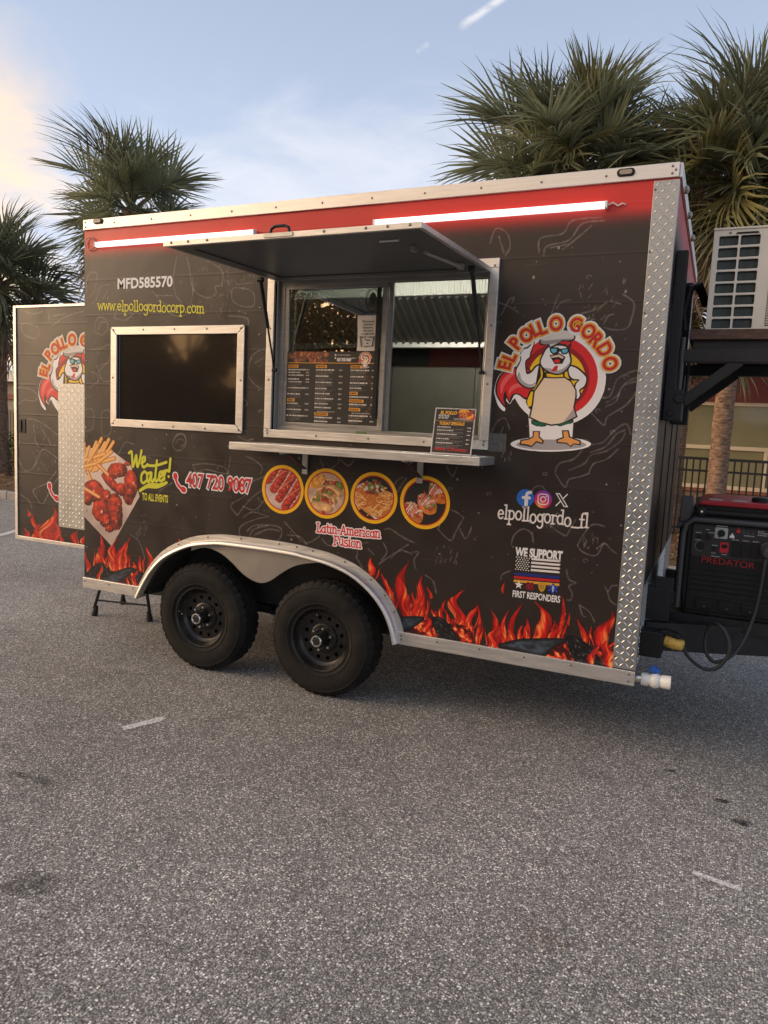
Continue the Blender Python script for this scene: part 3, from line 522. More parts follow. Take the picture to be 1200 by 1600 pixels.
ART = {
 'logo': (('w',((-1.114,1.897),(-1.099,1.963),(-1.06,2.003),(-0.995,2.026),(-0.904,1.894),(-0.969,1.875),(-1.008,1.849),(-1.024,1.826),(-1.048,1.84),(-1.049,1.787),(-1.085,1.813),(-1.105,1.857)),1),('w',((-0.542,1.972),(-0.542,1.941),(-0.545,1.91),(-0.553,1.881),(-0.564,1.852),(-0.579,1.826),(-0.597,1.802),(-0.619,1.78),(-0.644,1.762),(-0.671,1.746),(-0.7,1.735),(-0.73,1.728),(-0.762,1.724),(-0.794,1.725),(-0.827,1.73),(-0.858,1.739),(-0.889,1.752),(-0.917,1.769),(-0.944,1.79),(-0.968,1.813),(-0.988,1.84),(-1.005,1.869),(-1.018,1.9),(-1.027,1.931),(-1.031,1.964),(-1.031,1.997),(-1.027,2.028),(-1.018,2.059),(-1.006,2.088),(-0.989,2.115),(-0.969,2.139),(-0.945,2.16),(-0.919,2.178),(-0.891,2.192),(-0.861,2.202),(-0.83,2.207),(-0.798,2.209),(-0.767,2.207),(-0.735,2.2),(-0.705,2.19),(-0.676,2.176),(-0.649,2.159),(-0.624,2.138),(-0.602,2.115),(-0.583,2.089),(-0.567,2.062),(-0.555,2.033),(-0.547,2.002)),0),('w',((-0.922,1.786),(-0.686,1.794),(-0.685,1.664),(-0.905,1.653)),0),('w',((-0.589,1.637),(-0.591,1.632),(-0.595,1.627),(-0.603,1.621),(-0.615,1.616),(-0.629,1.611),(-0.646,1.607),(-0.666,1.602),(-0.687,1.598),(-0.711,1.595),(-0.736,1.592),(-0.763,1.589),(-0.79,1.587),(-0.817,1.586),(-0.844,1.585),(-0.87,1.586),(-0.896,1.586),(-0.919,1.588),(-0.94,1.59),(-0.959,1.593),(-0.975,1.596),(-0.988,1.6),(-0.998,1.605),(-1.003,1.61),(-1.006,1.615),(-1.004,1.62),(-0.999,1.625),(-0.99,1.631),(-0.978,1.636),(-0.963,1.641),(-0.944,1.646),(-0.923,1.65),(-0.9,1.654),(-0.876,1.658),(-0.85,1.661),(-0.823,1.663),(-0.796,1.665),(-0.769,1.666),(-0.742,1.666),(-0.717,1.666),(-0.692,1.664),(-0.67,1.663),(-0.65,1.66),(-0.632,1.658),(-0.618,1.654),(-0.606,1.65),(-0.597,1.646),(-0.591,1.642)),0),('red',((-0.582,1.976),(-0.582,1.951),(-0.585,1.925),(-0.591,1.9),(-0.6,1.877),(-0.613,1.855),(-0.628,1.835),(-0.646,1.817),(-0.667,1.802),(-0.689,1.789),(-0.714,1.78),(-0.739,1.774),(-0.766,1.771),(-0.792,1.772),(-0.819,1.776),(-0.845,1.784),(-0.871,1.795),(-0.894,1.809),(-0.916,1.826),(-0.936,1.846),(-0.953,1.868),(-0.967,1.892),(-0.978,1.917),(-0.985,1.944),(-0.989,1.97),(-0.989,1.997),(-0.985,2.024),(-0.978,2.049),(-0.967,2.073),(-0.954,2.096),(-0.937,2.116),(-0.918,2.133),(-0.896,2.148),(-0.873,2.159),(-0.848,2.168),(-0.822,2.173),(-0.796,2.174),(-0.769,2.172),(-0.743,2.167),(-0.718,2.159),(-0.693,2.147),(-0.671,2.133),(-0.65,2.116),(-0.632,2.096),(-0.616,2.075),(-0.603,2.052),(-0.593,2.027),(-0.586,2.002)),0),('dred',((-0.622,1.97),(-0.622,1.949),(-0.625,1.927),(-0.63,1.907),(-0.638,1.887),(-0.649,1.868),(-0.662,1.851),(-0.677,1.836),(-0.694,1.824),(-0.713,1.813),(-0.733,1.806),(-0.755,1.8),(-0.777,1.798),(-0.799,1.799),(-0.822,1.803),(-0.844,1.809),(-0.865,1.818),(-0.885,1.83),(-0.903,1.845),(-0.919,1.861),(-0.933,1.879),(-0.945,1.899),(-0.954,1.921),(-0.96,1.943),(-0.963,1.965),(-0.963,1.988),(-0.96,2.01),(-0.954,2.031),(-0.946,2.051),(-0.934,2.07),(-0.92,2.087),(-0.904,2.101),(-0.886,2.114),(-0.867,2.123),(-0.846,2.13),(-0.824,2.135),(-0.802,2.136),(-0.78,2.134),(-0.758,2.13),(-0.737,2.123),(-0.716,2.113),(-0.697,2.101),(-0.68,2.087),(-0.664,2.071),(-0.651,2.053),(-0.64,2.034),(-0.631,2.013),(-0.625,1.992)),0),('yel',((-0.643,1.965),(-0.642,1.946),(-0.644,1.928),(-0.649,1.91),(-0.656,1.893),(-0.665,1.877),(-0.677,1.862),(-0.69,1.85),(-0.705,1.839),(-0.721,1.83),(-0.739,1.823),(-0.757,1.819),(-0.776,1.817),(-0.795,1.817),(-0.815,1.821),(-0.834,1.826),(-0.852,1.834),(-0.869,1.844),(-0.885,1.857),(-0.899,1.871),(-0.911,1.887),(-0.921,1.904),(-0.928,1.922),(-0.934,1.941),(-0.936,1.96),(-0.936,1.98),(-0.934,1.999),(-0.929,2.017),(-0.921,2.035),(-0.911,2.051),(-0.9,2.065),(-0.886,2.078),(-0.87,2.088),(-0.853,2.097),(-0.836,2.103),(-0.817,2.107),(-0.798,2.108),(-0.779,2.107),(-0.76,2.103),(-0.741,2.097),(-0.724,2.089),(-0.707,2.078),(-0.692,2.066),(-0.679,2.052),(-0.667,2.037),(-0.658,2.02),(-0.65,2.002),(-0.645,1.984)),0),('gry',((-0.613,1.633),(-0.614,1.629),(-0.619,1.625),(-0.626,1.622),(-0.635,1.618),(-0.648,1.614),(-0.663,1.611),(-0.68,1.608),(-0.699,1.605),(-0.72,1.602),(-0.742,1.599),(-0.765,1.597),(-0.788,1.596),(-0.812,1.595),(-0.836,1.594),(-0.858,1.594),(-0.88,1.594),(-0.9,1.595),(-0.919,1.597),(-0.935,1.599),(-0.949,1.601),(-0.96,1.604),(-0.968,1.607),(-0.973,1.61),(-0.975,1.613),(-0.973,1.617),(-0.969,1.621),(-0.961,1.625),(-0.951,1.629),(-0.937,1.632),(-0.921,1.636),(-0.903,1.639),(-0.883,1.642),(-0.862,1.645),(-0.839,1.647),(-0.816,1.649),(-0.792,1.65),(-0.769,1.651),(-0.746,1.652),(-0.724,1.652),(-0.703,1.651),(-0.683,1.65),(-0.666,1.649),(-0.65,1.647),(-0.638,1.645),(-0.627,1.642),(-0.62,1.639),(-0.615,1.636)),0),('k',((-1.048,1.805),(-1.103,1.874),(-1.103,1.945),(-1.066,1.998),(-1.002,2.021),(-0.929,2.008),(-0.909,1.902),(-0.938,1.852),(-0.977,1.873),(-1.003,1.873),(-1.024,1.83),(-1.044,1.855)),1),('red',((-1.051,1.818),(-1.095,1.875),(-1.095,1.94),(-1.061,1.991),(-1,2.013),(-0.934,2.003),(-0.944,1.95),(-1.014,1.934),(-1.054,1.891),(-1.061,1.853)),1),('pnk',((-1.074,1.876),(-1.081,1.927),(-1.051,1.975),(-0.993,1.999),(-1.035,1.957),(-1.061,1.92)),1),('red',((-1.025,1.842),(-1.048,1.885),(-1.037,1.926),(-0.988,1.949),(-0.927,1.923),(-0.914,1.901),(-0.939,1.861),(-0.977,1.881),(-1.007,1.881),(-1.024,1.861)),1),('pnk',((-1.033,1.877),(-1.026,1.915),(-0.981,1.936),(-0.935,1.917),(-0.987,1.914),(-1.019,1.892)),1),('k',((-0.923,1.901),(-0.94,1.84),(-0.92,1.806),(-0.889,1.787),(-0.887,1.902)),0),('yel',((-0.915,1.894),(-0.934,1.843),(-0.924,1.813),(-0.903,1.823),(-0.896,1.895)),0),('k',((-0.984,2.058),(-0.99,2.087),(-0.977,2.115),(-0.949,2.125),(-0.924,2.152),(-0.914,2.143),(-0.927,2.09),(-0.93,2.069),(-0.949,2.048),(-0.947,2.012),(-0.939,1.994),(-0.92,2.005),(-0.9,2.029),(-0.864,2.037),(-0.851,1.97),(-0.871,1.931),(-0.918,1.906),(-0.969,1.922),(-1,1.96),(-1.007,2.004),(-0.994,2.036)),1),('bod',((-0.979,2.059),(-0.983,2.085),(-0.971,2.109),(-0.945,2.118),(-0.924,2.145),(-0.919,2.139),(-0.934,2.092),(-0.936,2.072),(-0.956,2.051),(-0.954,2.014),(-0.944,1.984),(-0.919,1.993),(-0.895,2.022),(-0.866,2.03),(-0.859,1.974),(-0.878,1.938),(-0.92,1.914),(-0.964,1.929),(-0.994,1.963),(-1,2.003),(-0.987,2.034)),1),('shd',((-0.984,1.993),(-0.966,1.951),(-0.923,1.93),(-0.885,1.946),(-0.92,1.914),(-0.964,1.929),(-0.994,1.963)),1),('k',((-0.884,2.034),(-0.86,2.034),(-0.843,1.953),(-0.875,1.892),(-0.913,1.894),(-0.894,1.93)),0),('yel',((-0.876,2.027),(-0.861,1.995),(-0.861,1.952),(-0.883,1.902),(-0.904,1.902),(-0.887,1.931),(-0.869,1.974)),0),('k',((-0.757,2.014),(-0.721,2.025),(-0.712,1.951),(-0.752,1.963)),0),('yel',((-0.751,2.007),(-0.726,1.995),(-0.723,1.962),(-0.746,1.968)),0),('k',((-0.736,2.03),(-0.69,2.025),(-0.644,1.989),(-0.631,1.962),(-0.639,1.923),(-0.661,1.904),(-0.656,1.878),(-0.677,1.854),(-0.693,1.882),(-0.696,1.934),(-0.682,1.954),(-0.708,1.955),(-0.729,1.976)),1),('bod',((-0.728,2.023),(-0.693,2.017),(-0.65,1.983),(-0.638,1.962),(-0.645,1.929),(-0.668,1.908),(-0.663,1.88),(-0.677,1.862),(-0.686,1.886),(-0.688,1.933),(-0.672,1.959),(-0.703,1.963),(-0.724,1.983)),1),('k',((-0.854,1.995),(-0.844,1.958),(-0.744,1.96),(-0.753,1.996)),0),('yel',((-0.842,1.987),(-0.836,1.967),(-0.752,1.968),(-0.759,1.988)),0),('k',((-0.858,1.972),(-0.904,1.894),(-0.907,1.83),(-0.918,1.757),(-0.858,1.731),(-0.798,1.72),(-0.738,1.729),(-0.666,1.771),(-0.684,1.815),(-0.678,1.872),(-0.682,1.907),(-0.712,1.952),(-0.745,1.973),(-0.798,1.969)),0),('apr',((-0.851,1.965),(-0.896,1.893),(-0.899,1.829),(-0.909,1.762),(-0.856,1.739),(-0.798,1.728),(-0.742,1.736),(-0.675,1.774),(-0.692,1.815),(-0.686,1.872),(-0.688,1.905),(-0.715,1.947),(-0.748,1.967),(-0.798,1.963)),0),('aps',((-0.716,1.772),(-0.69,1.814),(-0.675,1.774),(-0.742,1.736)),0),('k',((-0.842,2.128),(-0.874,2.08),(-0.882,2.043),(-0.862,2.009),(-0.817,1.985),(-0.773,1.982),(-0.734,2.006),(-0.717,2.046),(-0.726,2.091),(-0.755,2.132)),1),('bod',((-0.837,2.122),(-0.866,2.078),(-0.875,2.044),(-0.857,2.016),(-0.816,1.993),(-0.775,1.989),(-0.742,2.012),(-0.725,2.045),(-0.734,2.086),(-0.757,2.125)),1),('shd',((-0.857,2.016),(-0.816,1.993),(-0.775,1.989),(-0.742,2.012),(-0.725,2.045),(-0.749,2.021),(-0.783,2.004),(-0.823,2.013)),1),('k',((-0.839,2.129),(-0.881,2.132),(-0.892,2.157),(-0.877,2.19),(-0.835,2.21),(-0.778,2.213),(-0.731,2.203),(-0.709,2.177),(-0.716,2.154),(-0.762,2.146),(-0.786,2.136),(-0.83,2.116)),1),('hat',((-0.838,2.136),(-0.875,2.138),(-0.884,2.157),(-0.87,2.185),(-0.833,2.203),(-0.777,2.206),(-0.735,2.197),(-0.716,2.176),(-0.722,2.161),(-0.766,2.153),(-0.791,2.144),(-0.831,2.124)),1),('hsh',((-0.875,2.138),(-0.884,2.157),(-0.858,2.154),(-0.802,2.16),(-0.722,2.165),(-0.766,2.153),(-0.791,2.144),(-0.838,2.136)),1),('k',((-0.793,2.139),(-0.773,2.157),(-0.727,2.152),(-0.724,2.127),(-0.734,2.114),(-0.757,2.132)),0),('red',((-0.788,2.141),(-0.771,2.151),(-0.732,2.148),(-0.732,2.132),(-0.742,2.137),(-0.738,2.122),(-0.756,2.137)),0),('k',((-0.836,2.121),(-0.792,2.121),(-0.783,2.113),(-0.737,2.118),(-0.735,2.098),(-0.749,2.085),(-0.768,2.086),(-0.78,2.102),(-0.791,2.088),(-0.814,2.084),(-0.83,2.097)),0),('cyn',((-0.827,2.114),(-0.798,2.114),(-0.797,2.098),(-0.814,2.091),(-0.824,2.1)),0),('cyn',((-0.773,2.109),(-0.743,2.112),(-0.742,2.1),(-0.753,2.091),(-0.766,2.093)),0),('k',((-0.833,2.08),(-0.782,2.091),(-0.75,2.072),(-0.764,2.038),(-0.803,2.036)),0),('bek',((-0.827,2.076),(-0.782,2.085),(-0.757,2.07),(-0.77,2.059),(-0.795,2.067),(-0.819,2.065)),0),('k',((-0.822,2.067),(-0.785,2.072),(-0.766,2.063),(-0.78,2.038),(-0.803,2.039)),0),('red',((-0.776,2.051),(-0.776,2.048),(-0.778,2.045),(-0.782,2.043),(-0.786,2.041),(-0.791,2.041),(-0.796,2.041),(-0.8,2.043),(-0.804,2.045),(-0.806,2.047),(-0.807,2.051),(-0.807,2.054),(-0.805,2.056),(-0.801,2.059),(-0.797,2.06),(-0.792,2.06),(-0.787,2.06),(-0.783,2.059),(-0.779,2.056),(-0.777,2.054)),0),('red',((-0.818,2.002),(-0.799,2.028),(-0.785,2.028),(-0.789,2.004),(-0.806,1.997)),0),('k',((-0.905,1.747),(-0.827,1.734),(-0.823,1.718),(-0.862,1.71),(-0.901,1.726)),0),('grn',((-0.9,1.742),(-0.828,1.731),(-0.828,1.721),(-0.862,1.716),(-0.895,1.729)),0),('k',((-0.766,1.73),(-0.688,1.759),(-0.684,1.744),(-0.73,1.72),(-0.762,1.721)),0),('grn',((-0.762,1.728),(-0.691,1.753),(-0.691,1.745),(-0.732,1.725),(-0.758,1.725)),0),('bod',((-0.887,1.715),(-0.849,1.715),(-0.856,1.686),(-0.882,1.685)),0),('bod',((-0.746,1.721),(-0.706,1.736),(-0.703,1.697),(-0.74,1.692)),0),('k',((-0.891,1.69),(-0.853,1.691),(-0.853,1.663),(-0.829,1.642),(-0.834,1.624),(-0.867,1.631),(-0.891,1.605),(-0.917,1.61),(-0.958,1.614),(-0.954,1.641),(-0.913,1.649),(-0.891,1.661)),0),('org',((-0.884,1.686),(-0.86,1.687),(-0.859,1.659),(-0.837,1.641),(-0.839,1.631),(-0.87,1.638),(-0.892,1.612),(-0.916,1.618),(-0.95,1.621),(-0.948,1.635),(-0.909,1.644),(-0.886,1.657)),0),('k',((-0.741,1.7),(-0.706,1.702),(-0.696,1.67),(-0.64,1.652),(-0.64,1.628),(-0.676,1.631),(-0.688,1.616),(-0.714,1.632),(-0.761,1.633),(-0.767,1.652),(-0.735,1.665)),0),('org',((-0.734,1.695),(-0.711,1.696),(-0.702,1.666),(-0.647,1.647),(-0.647,1.634),(-0.677,1.636),(-0.691,1.622),(-0.712,1.638),(-0.755,1.639),(-0.759,1.648),(-0.727,1.661)),0)),
 'letters': (('E',(-1.068,2.027)),('L',(-1.045,2.071)),('P',(-1.018,2.142)),('O',(-0.962,2.185)),('L',(-0.92,2.212)),('L',(-0.883,2.222)),('O',(-0.811,2.242)),('G',(-0.71,2.236)),('O',(-0.643,2.201)),('R',(-0.603,2.161)),('D',(-0.558,2.113)),('O',(-0.525,2.041))),
 'logoc': (-0.78,1.968),
 'flames': ((-1.12,0.498,-1.116,0.751,0.029),(-1.03,0.509,-1.038,0.715,0.048),(-0.98,0.522,-0.951,0.727,0.038),(-0.924,0.541,-0.902,0.768,0.056),(-0.851,0.572,-0.846,0.677,0.026),(-0.773,0.59,-0.778,0.786,0.099),(-0.679,0.601,-0.658,0.863,0.03),(-0.537,0.597,-0.57,0.729,0.038),(-0.443,0.613,-0.446,0.788,0.076),(-0.414,0.518,-0.416,0.654,0.05),(-0.628,0.693,-0.637,0.756,0.017),(-0.99,0.817,-0.997,0.873,0.017),(-1.796,0.79,-1.771,0.908,0.055),(-1.671,0.658,-1.701,0.831,0.049),(-1.551,0.584,-1.575,0.914,0.108),(-1.504,0.597,-1.497,0.801,0.048),(-1.463,0.609,-1.446,0.863,0.047),(-1.411,0.729,-1.42,0.783,0.026),(-1.328,0.602,-1.344,0.733,0.05),(-1.231,0.606,-1.25,0.79,0.09),(-1.169,0.604,-1.159,0.721,0.051),(-1.619,0.597,-1.621,0.676,0.024),(-1.375,0.622,-1.395,0.658,0.023),(-2.537,0.879,-2.541,0.912,0.043),(-4.031,0.515,-4.042,0.7,0.056),(-3.994,0.523,-3.935,0.628,0.056),(-3.924,0.557,-3.91,0.832,0.077),(-3.881,0.602,-3.924,0.742,0.051),(-3.791,0.589,-3.768,0.816,0.104),(-3.735,0.604,-3.716,0.805,0.07),(-3.684,0.611,-3.661,0.85,0.045),(-3.546,0.612,-3.567,0.732,0.048),(-3.462,0.615,-3.455,0.792,0.091),(-3.623,0.618,-3.603,0.66,0.049),(-3.021,0.873,-3.022,0.91,0.047),(-3.205,0.838,-3.21,0.875,0.019)),
 'logs': (('e',((-0.756,0.485),(-0.698,0.551),(-0.633,0.595),(-0.577,0.498))),('e',((-0.457,0.524),(-0.498,0.604),(-0.413,0.609),(-0.391,0.5))),('l',((-1.003,0.508),(-0.92,0.556),(-0.828,0.581),(-0.635,0.61),(-0.698,0.551),(-0.748,0.491),(-0.85,0.497))),('b',((-0.636,0.622),(-0.574,0.626),(-0.514,0.592),(-0.439,0.514),(-0.498,0.489),(-0.586,0.498))),('e',((-1.534,0.495),(-1.398,0.613),(-1.356,0.502))),('e',((-1.282,0.614),(-1.159,0.633),(-1.151,0.503),(-1.23,0.506))),('l',((-1.599,0.577),(-1.439,0.604),(-1.5,0.535),(-1.571,0.501),(-1.595,0.503))),('b',((-1.392,0.606),(-1.317,0.609),(-1.23,0.503),(-1.345,0.502))),('e',((-3.765,0.495),(-3.622,0.603),(-3.577,0.507))),('b',((-4.055,0.505),(-3.956,0.606),(-3.871,0.616),(-3.839,0.52))),('l',((-3.902,0.509),(-3.684,0.611),(-3.602,0.611),(-3.745,0.497))),('b',((-3.61,0.612),(-3.522,0.59),(-3.482,0.573),(-3.521,0.508),(-3.585,0.509)))),
 'paper': ((-4.077,0.937),(-3.809,0.752),(-3.558,1.124),(-3.64,1.333),(-3.813,1.423),(-4.077,1.432)),
 'wings': ((-3.761,1.287,0.097,0.056,-10),(-3.67,1.339,0.028,0.015,0),(-3.811,1.194,0.106,0.04,35),(-3.644,1.179,0.068,0.117,12),(-3.729,1.157,0.049,0.047,0),(-3.968,1.13,0.097,0.082,20),(-3.863,1.091,0.062,0.063,0),(-3.904,0.993,0.088,0.088,-20),(-3.851,0.926,0.083,0.051,10),(-3.777,1.004,0.074,0.132,-4),(-4.038,1.085,0.055,0.068,0),(-3.83,0.873,0.045,0.026,0)),
 'fries': (((-4.064,1.266),(-4.069,1.456)),((-4.053,1.283),(-3.954,1.473)),((-4.032,1.284),(-3.906,1.5)),((-4.011,1.275),(-3.875,1.471)),((-3.979,1.272),(-3.838,1.498)),((-3.954,1.279),(-3.797,1.481)),((-4.069,1.322),(-4.022,1.435)),((-4.064,1.296),(-3.788,1.37)),((-4.069,1.337),(-3.875,1.396)),((-4.032,1.253),(-3.996,1.184)),((-3.937,1.314),(-3.849,1.254)),((-4.064,1.139),(-3.932,1.09)),((-3.927,1.338),(-3.813,1.415)),((-4.022,1.34),(-3.937,1.455))),
 'doodles': (((-0.757,1.475),(-0.704,1.408),(-0.685,1.449),(-0.634,1.466),(-0.585,1.487)),((-0.764,1.205),(-0.735,1.181),(-0.68,1.155),(-0.665,1.179),(-0.635,1.245)),((-0.616,1.112),(-0.587,1.08),(-0.518,1.07),(-0.489,1.135)),((-0.616,1.112),(-0.586,1.178),(-0.547,1.227),(-0.487,1.224)),((-0.52,1.105),(-0.48,1.136),(-0.453,1.113),(-0.418,1.091)),((-0.965,1.074),(-0.951,1.131),(-0.907,1.168),(-0.86,1.15),(-0.847,1.105)),((-1.009,0.881),(-1.001,0.91),(-0.96,0.934)),((-0.663,0.981),(-0.645,0.928),(-0.609,0.915),(-0.643,0.892),(-0.623,0.858),(-0.628,0.821),(-0.646,0.819)),((-0.583,0.8),(-0.529,0.772),(-0.499,0.722)),((-0.578,0.792),(-0.562,0.749),(-0.544,0.743)),((-0.463,0.916),(-0.444,0.892),(-0.429,0.921),(-0.405,0.929)),((-0.448,0.892),(-0.432,0.849),(-0.401,0.827)),((-0.875,1.367),(-0.859,1.396),(-0.823,1.403),(-0.804,1.386)),((-0.836,2.293),(-0.817,2.358),(-0.805,2.385)),((-0.492,2.376),(-0.444,2.341),(-0.435,2.308),(-0.443,2.255),(-0.453,2.222),(-0.478,2.206),(-0.531,2.206),(-0.569,2.217)),((-0.573,2.234),(-0.556,2.271),(-0.531,2.28)),((-0.813,2.317),(-0.788,2.347),(-0.747,2.356)),((-0.686,2.287),(-0.619,2.306),(-0.568,2.338)),((-0.657,2.262),(-0.622,2.258)),((-0.502,2.33),(-0.549,2.344)),((-0.6,1.794),(-0.533,1.734),(-0.517,1.779),(-0.435,1.837),(-0.391,1.906)),((-0.561,1.871),(-0.518,1.876),(-0.501,1.918),(-0.485,1.966),(-0.441,1.993),(-0.394,2.011)),((-0.531,1.827),(-0.483,1.856),(-0.467,1.911),(-0.438,1.953),(-0.394,1.974)),((-0.529,1.848),(-0.478,1.884),(-0.456,1.932),(-0.389,1.957)),((-0.758,1.484),(-0.74,1.528),(-0.671,1.554),(-0.633,1.599)),((-0.587,1.633),(-0.533,1.647),(-0.49,1.697),(-0.453,1.734),(-0.42,1.742),(-0.4,1.695)),((-0.591,1.594),(-0.518,1.626),(-0.469,1.692),(-0.431,1.714)),((-0.688,1.496),(-0.614,1.536),(-0.583,1.581),(-0.51,1.606),(-0.447,1.658),(-0.427,1.7)),((-0.589,1.488),(-0.566,1.539),(-0.506,1.564),(-0.457,1.616)),((-1.114,1.668),(-1.087,1.729),(-1.043,1.749),(-1.017,1.695)),((-1.067,1.663),(-1.051,1.701)),((-1.118,2.352),(-1.06,2.329),(-1.014,2.3)),((-1.102,2.288),(-1.063,2.365),(-1.041,2.375),(-1.047,2.35)),((-3.269,2.697),(-3.294,2.565),(-3.273,2.452),(-3.227,2.401),(-3.317,2.339),(-3.189,2.33),(-3.138,2.448),(-3.14,2.559)),((-3.187,2.686),(-3.159,2.587),(-3.148,2.518),(-3.102,2.461),(-3.014,2.43),(-2.953,2.456),(-2.963,2.497),(-2.912,2.509),(-2.905,2.577),(-2.949,2.62),(-3.037,2.658)),((-3.431,2.456),(-3.301,2.452)),((-3.469,2.486),(-3.355,2.397),(-3.245,2.38)),((-4.054,2.49),(-4.044,2.594),(-4.003,2.63),(-3.952,2.606),(-3.982,2.502),(-4.023,2.466)),((-3.961,2.442),(-3.921,2.53),(-3.84,2.542)),((-3.9,2.448),(-3.84,2.527)),((-3.798,2.319),(-3.759,2.378),(-3.64,2.346),(-3.699,2.303),(-3.798,2.319)),((-3.679,2.317),(-3.621,2.345)),((-3.971,2.232),(-3.971,2.292),(-3.93,2.329),(-3.869,2.305),(-3.858,2.246),(-3.909,2.208),(-3.961,2.224)),((-3.94,2.246),(-3.92,2.291),(-3.879,2.291)),((-2.834,2.466),(-2.809,2.485),(-2.684,2.461),(-2.665,2.38),(-2.739,2.369),(-2.824,2.405),(-2.834,2.466)),((-2.793,2.505),(-2.71,2.509)),((-2.855,2.317),(-2.72,2.301),(-2.702,2.26)),((-2.78,2.342),(-2.721,2.328)),((-4.002,2.11),(-3.919,2.118),(-3.838,2.14),(-3.837,2.05),(-3.939,1.958)),((-4.022,1.849),(-3.939,1.897),(-3.96,1.943),(-4.002,1.957)),((-3.837,2.02),(-3.939,1.989),(-3.898,1.898),(-3.816,1.899)),((-4.064,1.693),(-3.991,1.695),(-3.99,1.571),(-4.064,1.544)),((-3.907,1.683),(-3.835,1.693),(-3.824,1.547),(-3.906,1.528),(-3.907,1.683)),((-3.284,1.513),(-3.247,1.559),(-3.192,1.562),(-3.172,1.519),(-3.209,1.48)),((-2.693,1.96),(-2.679,2.056),(-2.631,2.097),(-2.582,2.11)),((-2.692,1.946),(-2.657,1.905),(-2.59,1.866)),((-2.645,2.029),(-2.588,2.056)),((-2.721,1.807),(-2.695,1.78),(-2.711,1.759)),((-3.114,1.367),(-3.077,1.319),(-3.005,1.345),(-2.845,1.328),(-2.863,1.369),(-3.006,1.382),(-3.114,1.367)),((-2.813,1.444),(-2.828,1.343),(-2.844,1.299)),((-2.765,1.574),(-2.696,1.549),(-2.646,1.559)),((-2.75,1.069),(-2.804,1.129),(-2.703,1.195),(-2.654,1.284),(-2.539,1.335)),((-2.75,1.069),(-2.651,1.185),(-2.536,1.265)),((-2.676,0.881),(-2.729,0.948),(-2.714,1.007),(-2.596,1.062),(-2.513,1.084)),((-2.659,0.898),(-2.628,0.987),(-2.511,1.028)),((-3.283,1.49),(-3.247,1.551),(-3.192,1.561),(-3.169,1.511),(-3.199,1.465),(-3.255,1.455),(-3.283,1.49)),((-3.256,1.499),(-3.228,1.53),(-3.191,1.524)),((-3.645,0.852),(-3.564,0.814),(-3.513,0.71)),((-3.751,1.404),(-3.691,1.484),(-3.611,1.473)),((-3.61,1.351),(-3.532,1.401),(-3.473,1.39)),((-3.411,1.137),(-3.373,1.185),(-3.279,1.237)),((-2.696,1.449),(-2.63,1.429),(-2.571,1.385),(-2.584,1.348)),((-2.708,1.131),(-2.62,1.115),(-2.55,1.182)),((-2.706,1.058),(-2.634,1.101),(-2.532,1.086)),((-2.674,0.974),(-2.617,1.017),(-2.488,1.03),(-2.417,1.013),(-2.428,0.951),(-2.484,0.927),(-2.614,0.931)),((-2.615,0.956),(-2.515,1.003),(-2.43,1)),((-2.398,1.063),(-2.347,1.02),(-2.248,0.947),(-2.169,0.979),(-2.143,1.006)),((-2.374,0.981),(-2.277,0.98),(-2.234,0.937)),((-2.129,0.984),(-2.088,0.953),(-2.035,0.947)),((-2.336,1.447),(-2.253,1.394),(-2.269,1.463)),((-2.163,1.469),(-2.121,1.403),(-2.044,1.442),(-2.033,1.477)),((-2.02,1.467),(-1.967,1.436),(-1.931,1.478)),((-1.388,1.118),(-1.342,1.22),(-1.298,1.229),(-1.24,1.197)),((-1.388,1.118),(-1.31,1.061),(-1.28,1.118),(-1.24,1.197)),((-1.258,1.131),(-1.221,1.081),(-1.192,1.148)),((-1.718,1.084),(-1.676,1.088),(-1.601,1.051),(-1.528,1.026)),((-1.89,0.894),(-1.869,0.977),(-1.819,0.994)),((-1.877,0.884),(-1.849,0.841)),((-1.738,0.878),(-1.656,0.944),(-1.563,1.011)),((-1.72,1.005),(-1.693,0.951),(-1.727,0.902)),((-1.667,0.92),(-1.609,0.972),(-1.536,0.958)),((-1.537,0.969),(-1.496,0.974),(-1.522,0.926),(-1.508,0.878)),((-1.817,0.96),(-1.778,0.93)),((-1.447,0.847),(-1.399,0.82),(-1.377,0.756)),((-1.651,1.302),(-1.596,1.389)),((-1.688,1.311),(-1.654,1.368),(-1.62,1.393)),((-1.358,1.476),(-1.321,1.42),(-1.296,1.474)),((-0.924,2.597),(-0.921,2.668),(-0.809,2.684),(-0.765,2.744),(-0.626,2.749)),((-0.898,2.579),(-0.885,2.626),(-0.774,2.651),(-0.717,2.725),(-0.609,2.733)),((-0.803,2.606),(-0.728,2.664),(-0.669,2.714)),((-0.868,2.617),(-0.789,2.629)),((-1.186,2.659),(-1.161,2.731),(-1.099,2.703),(-1.078,2.637),(-1.1,2.59)),((-1.141,2.689),(-1.11,2.606))),
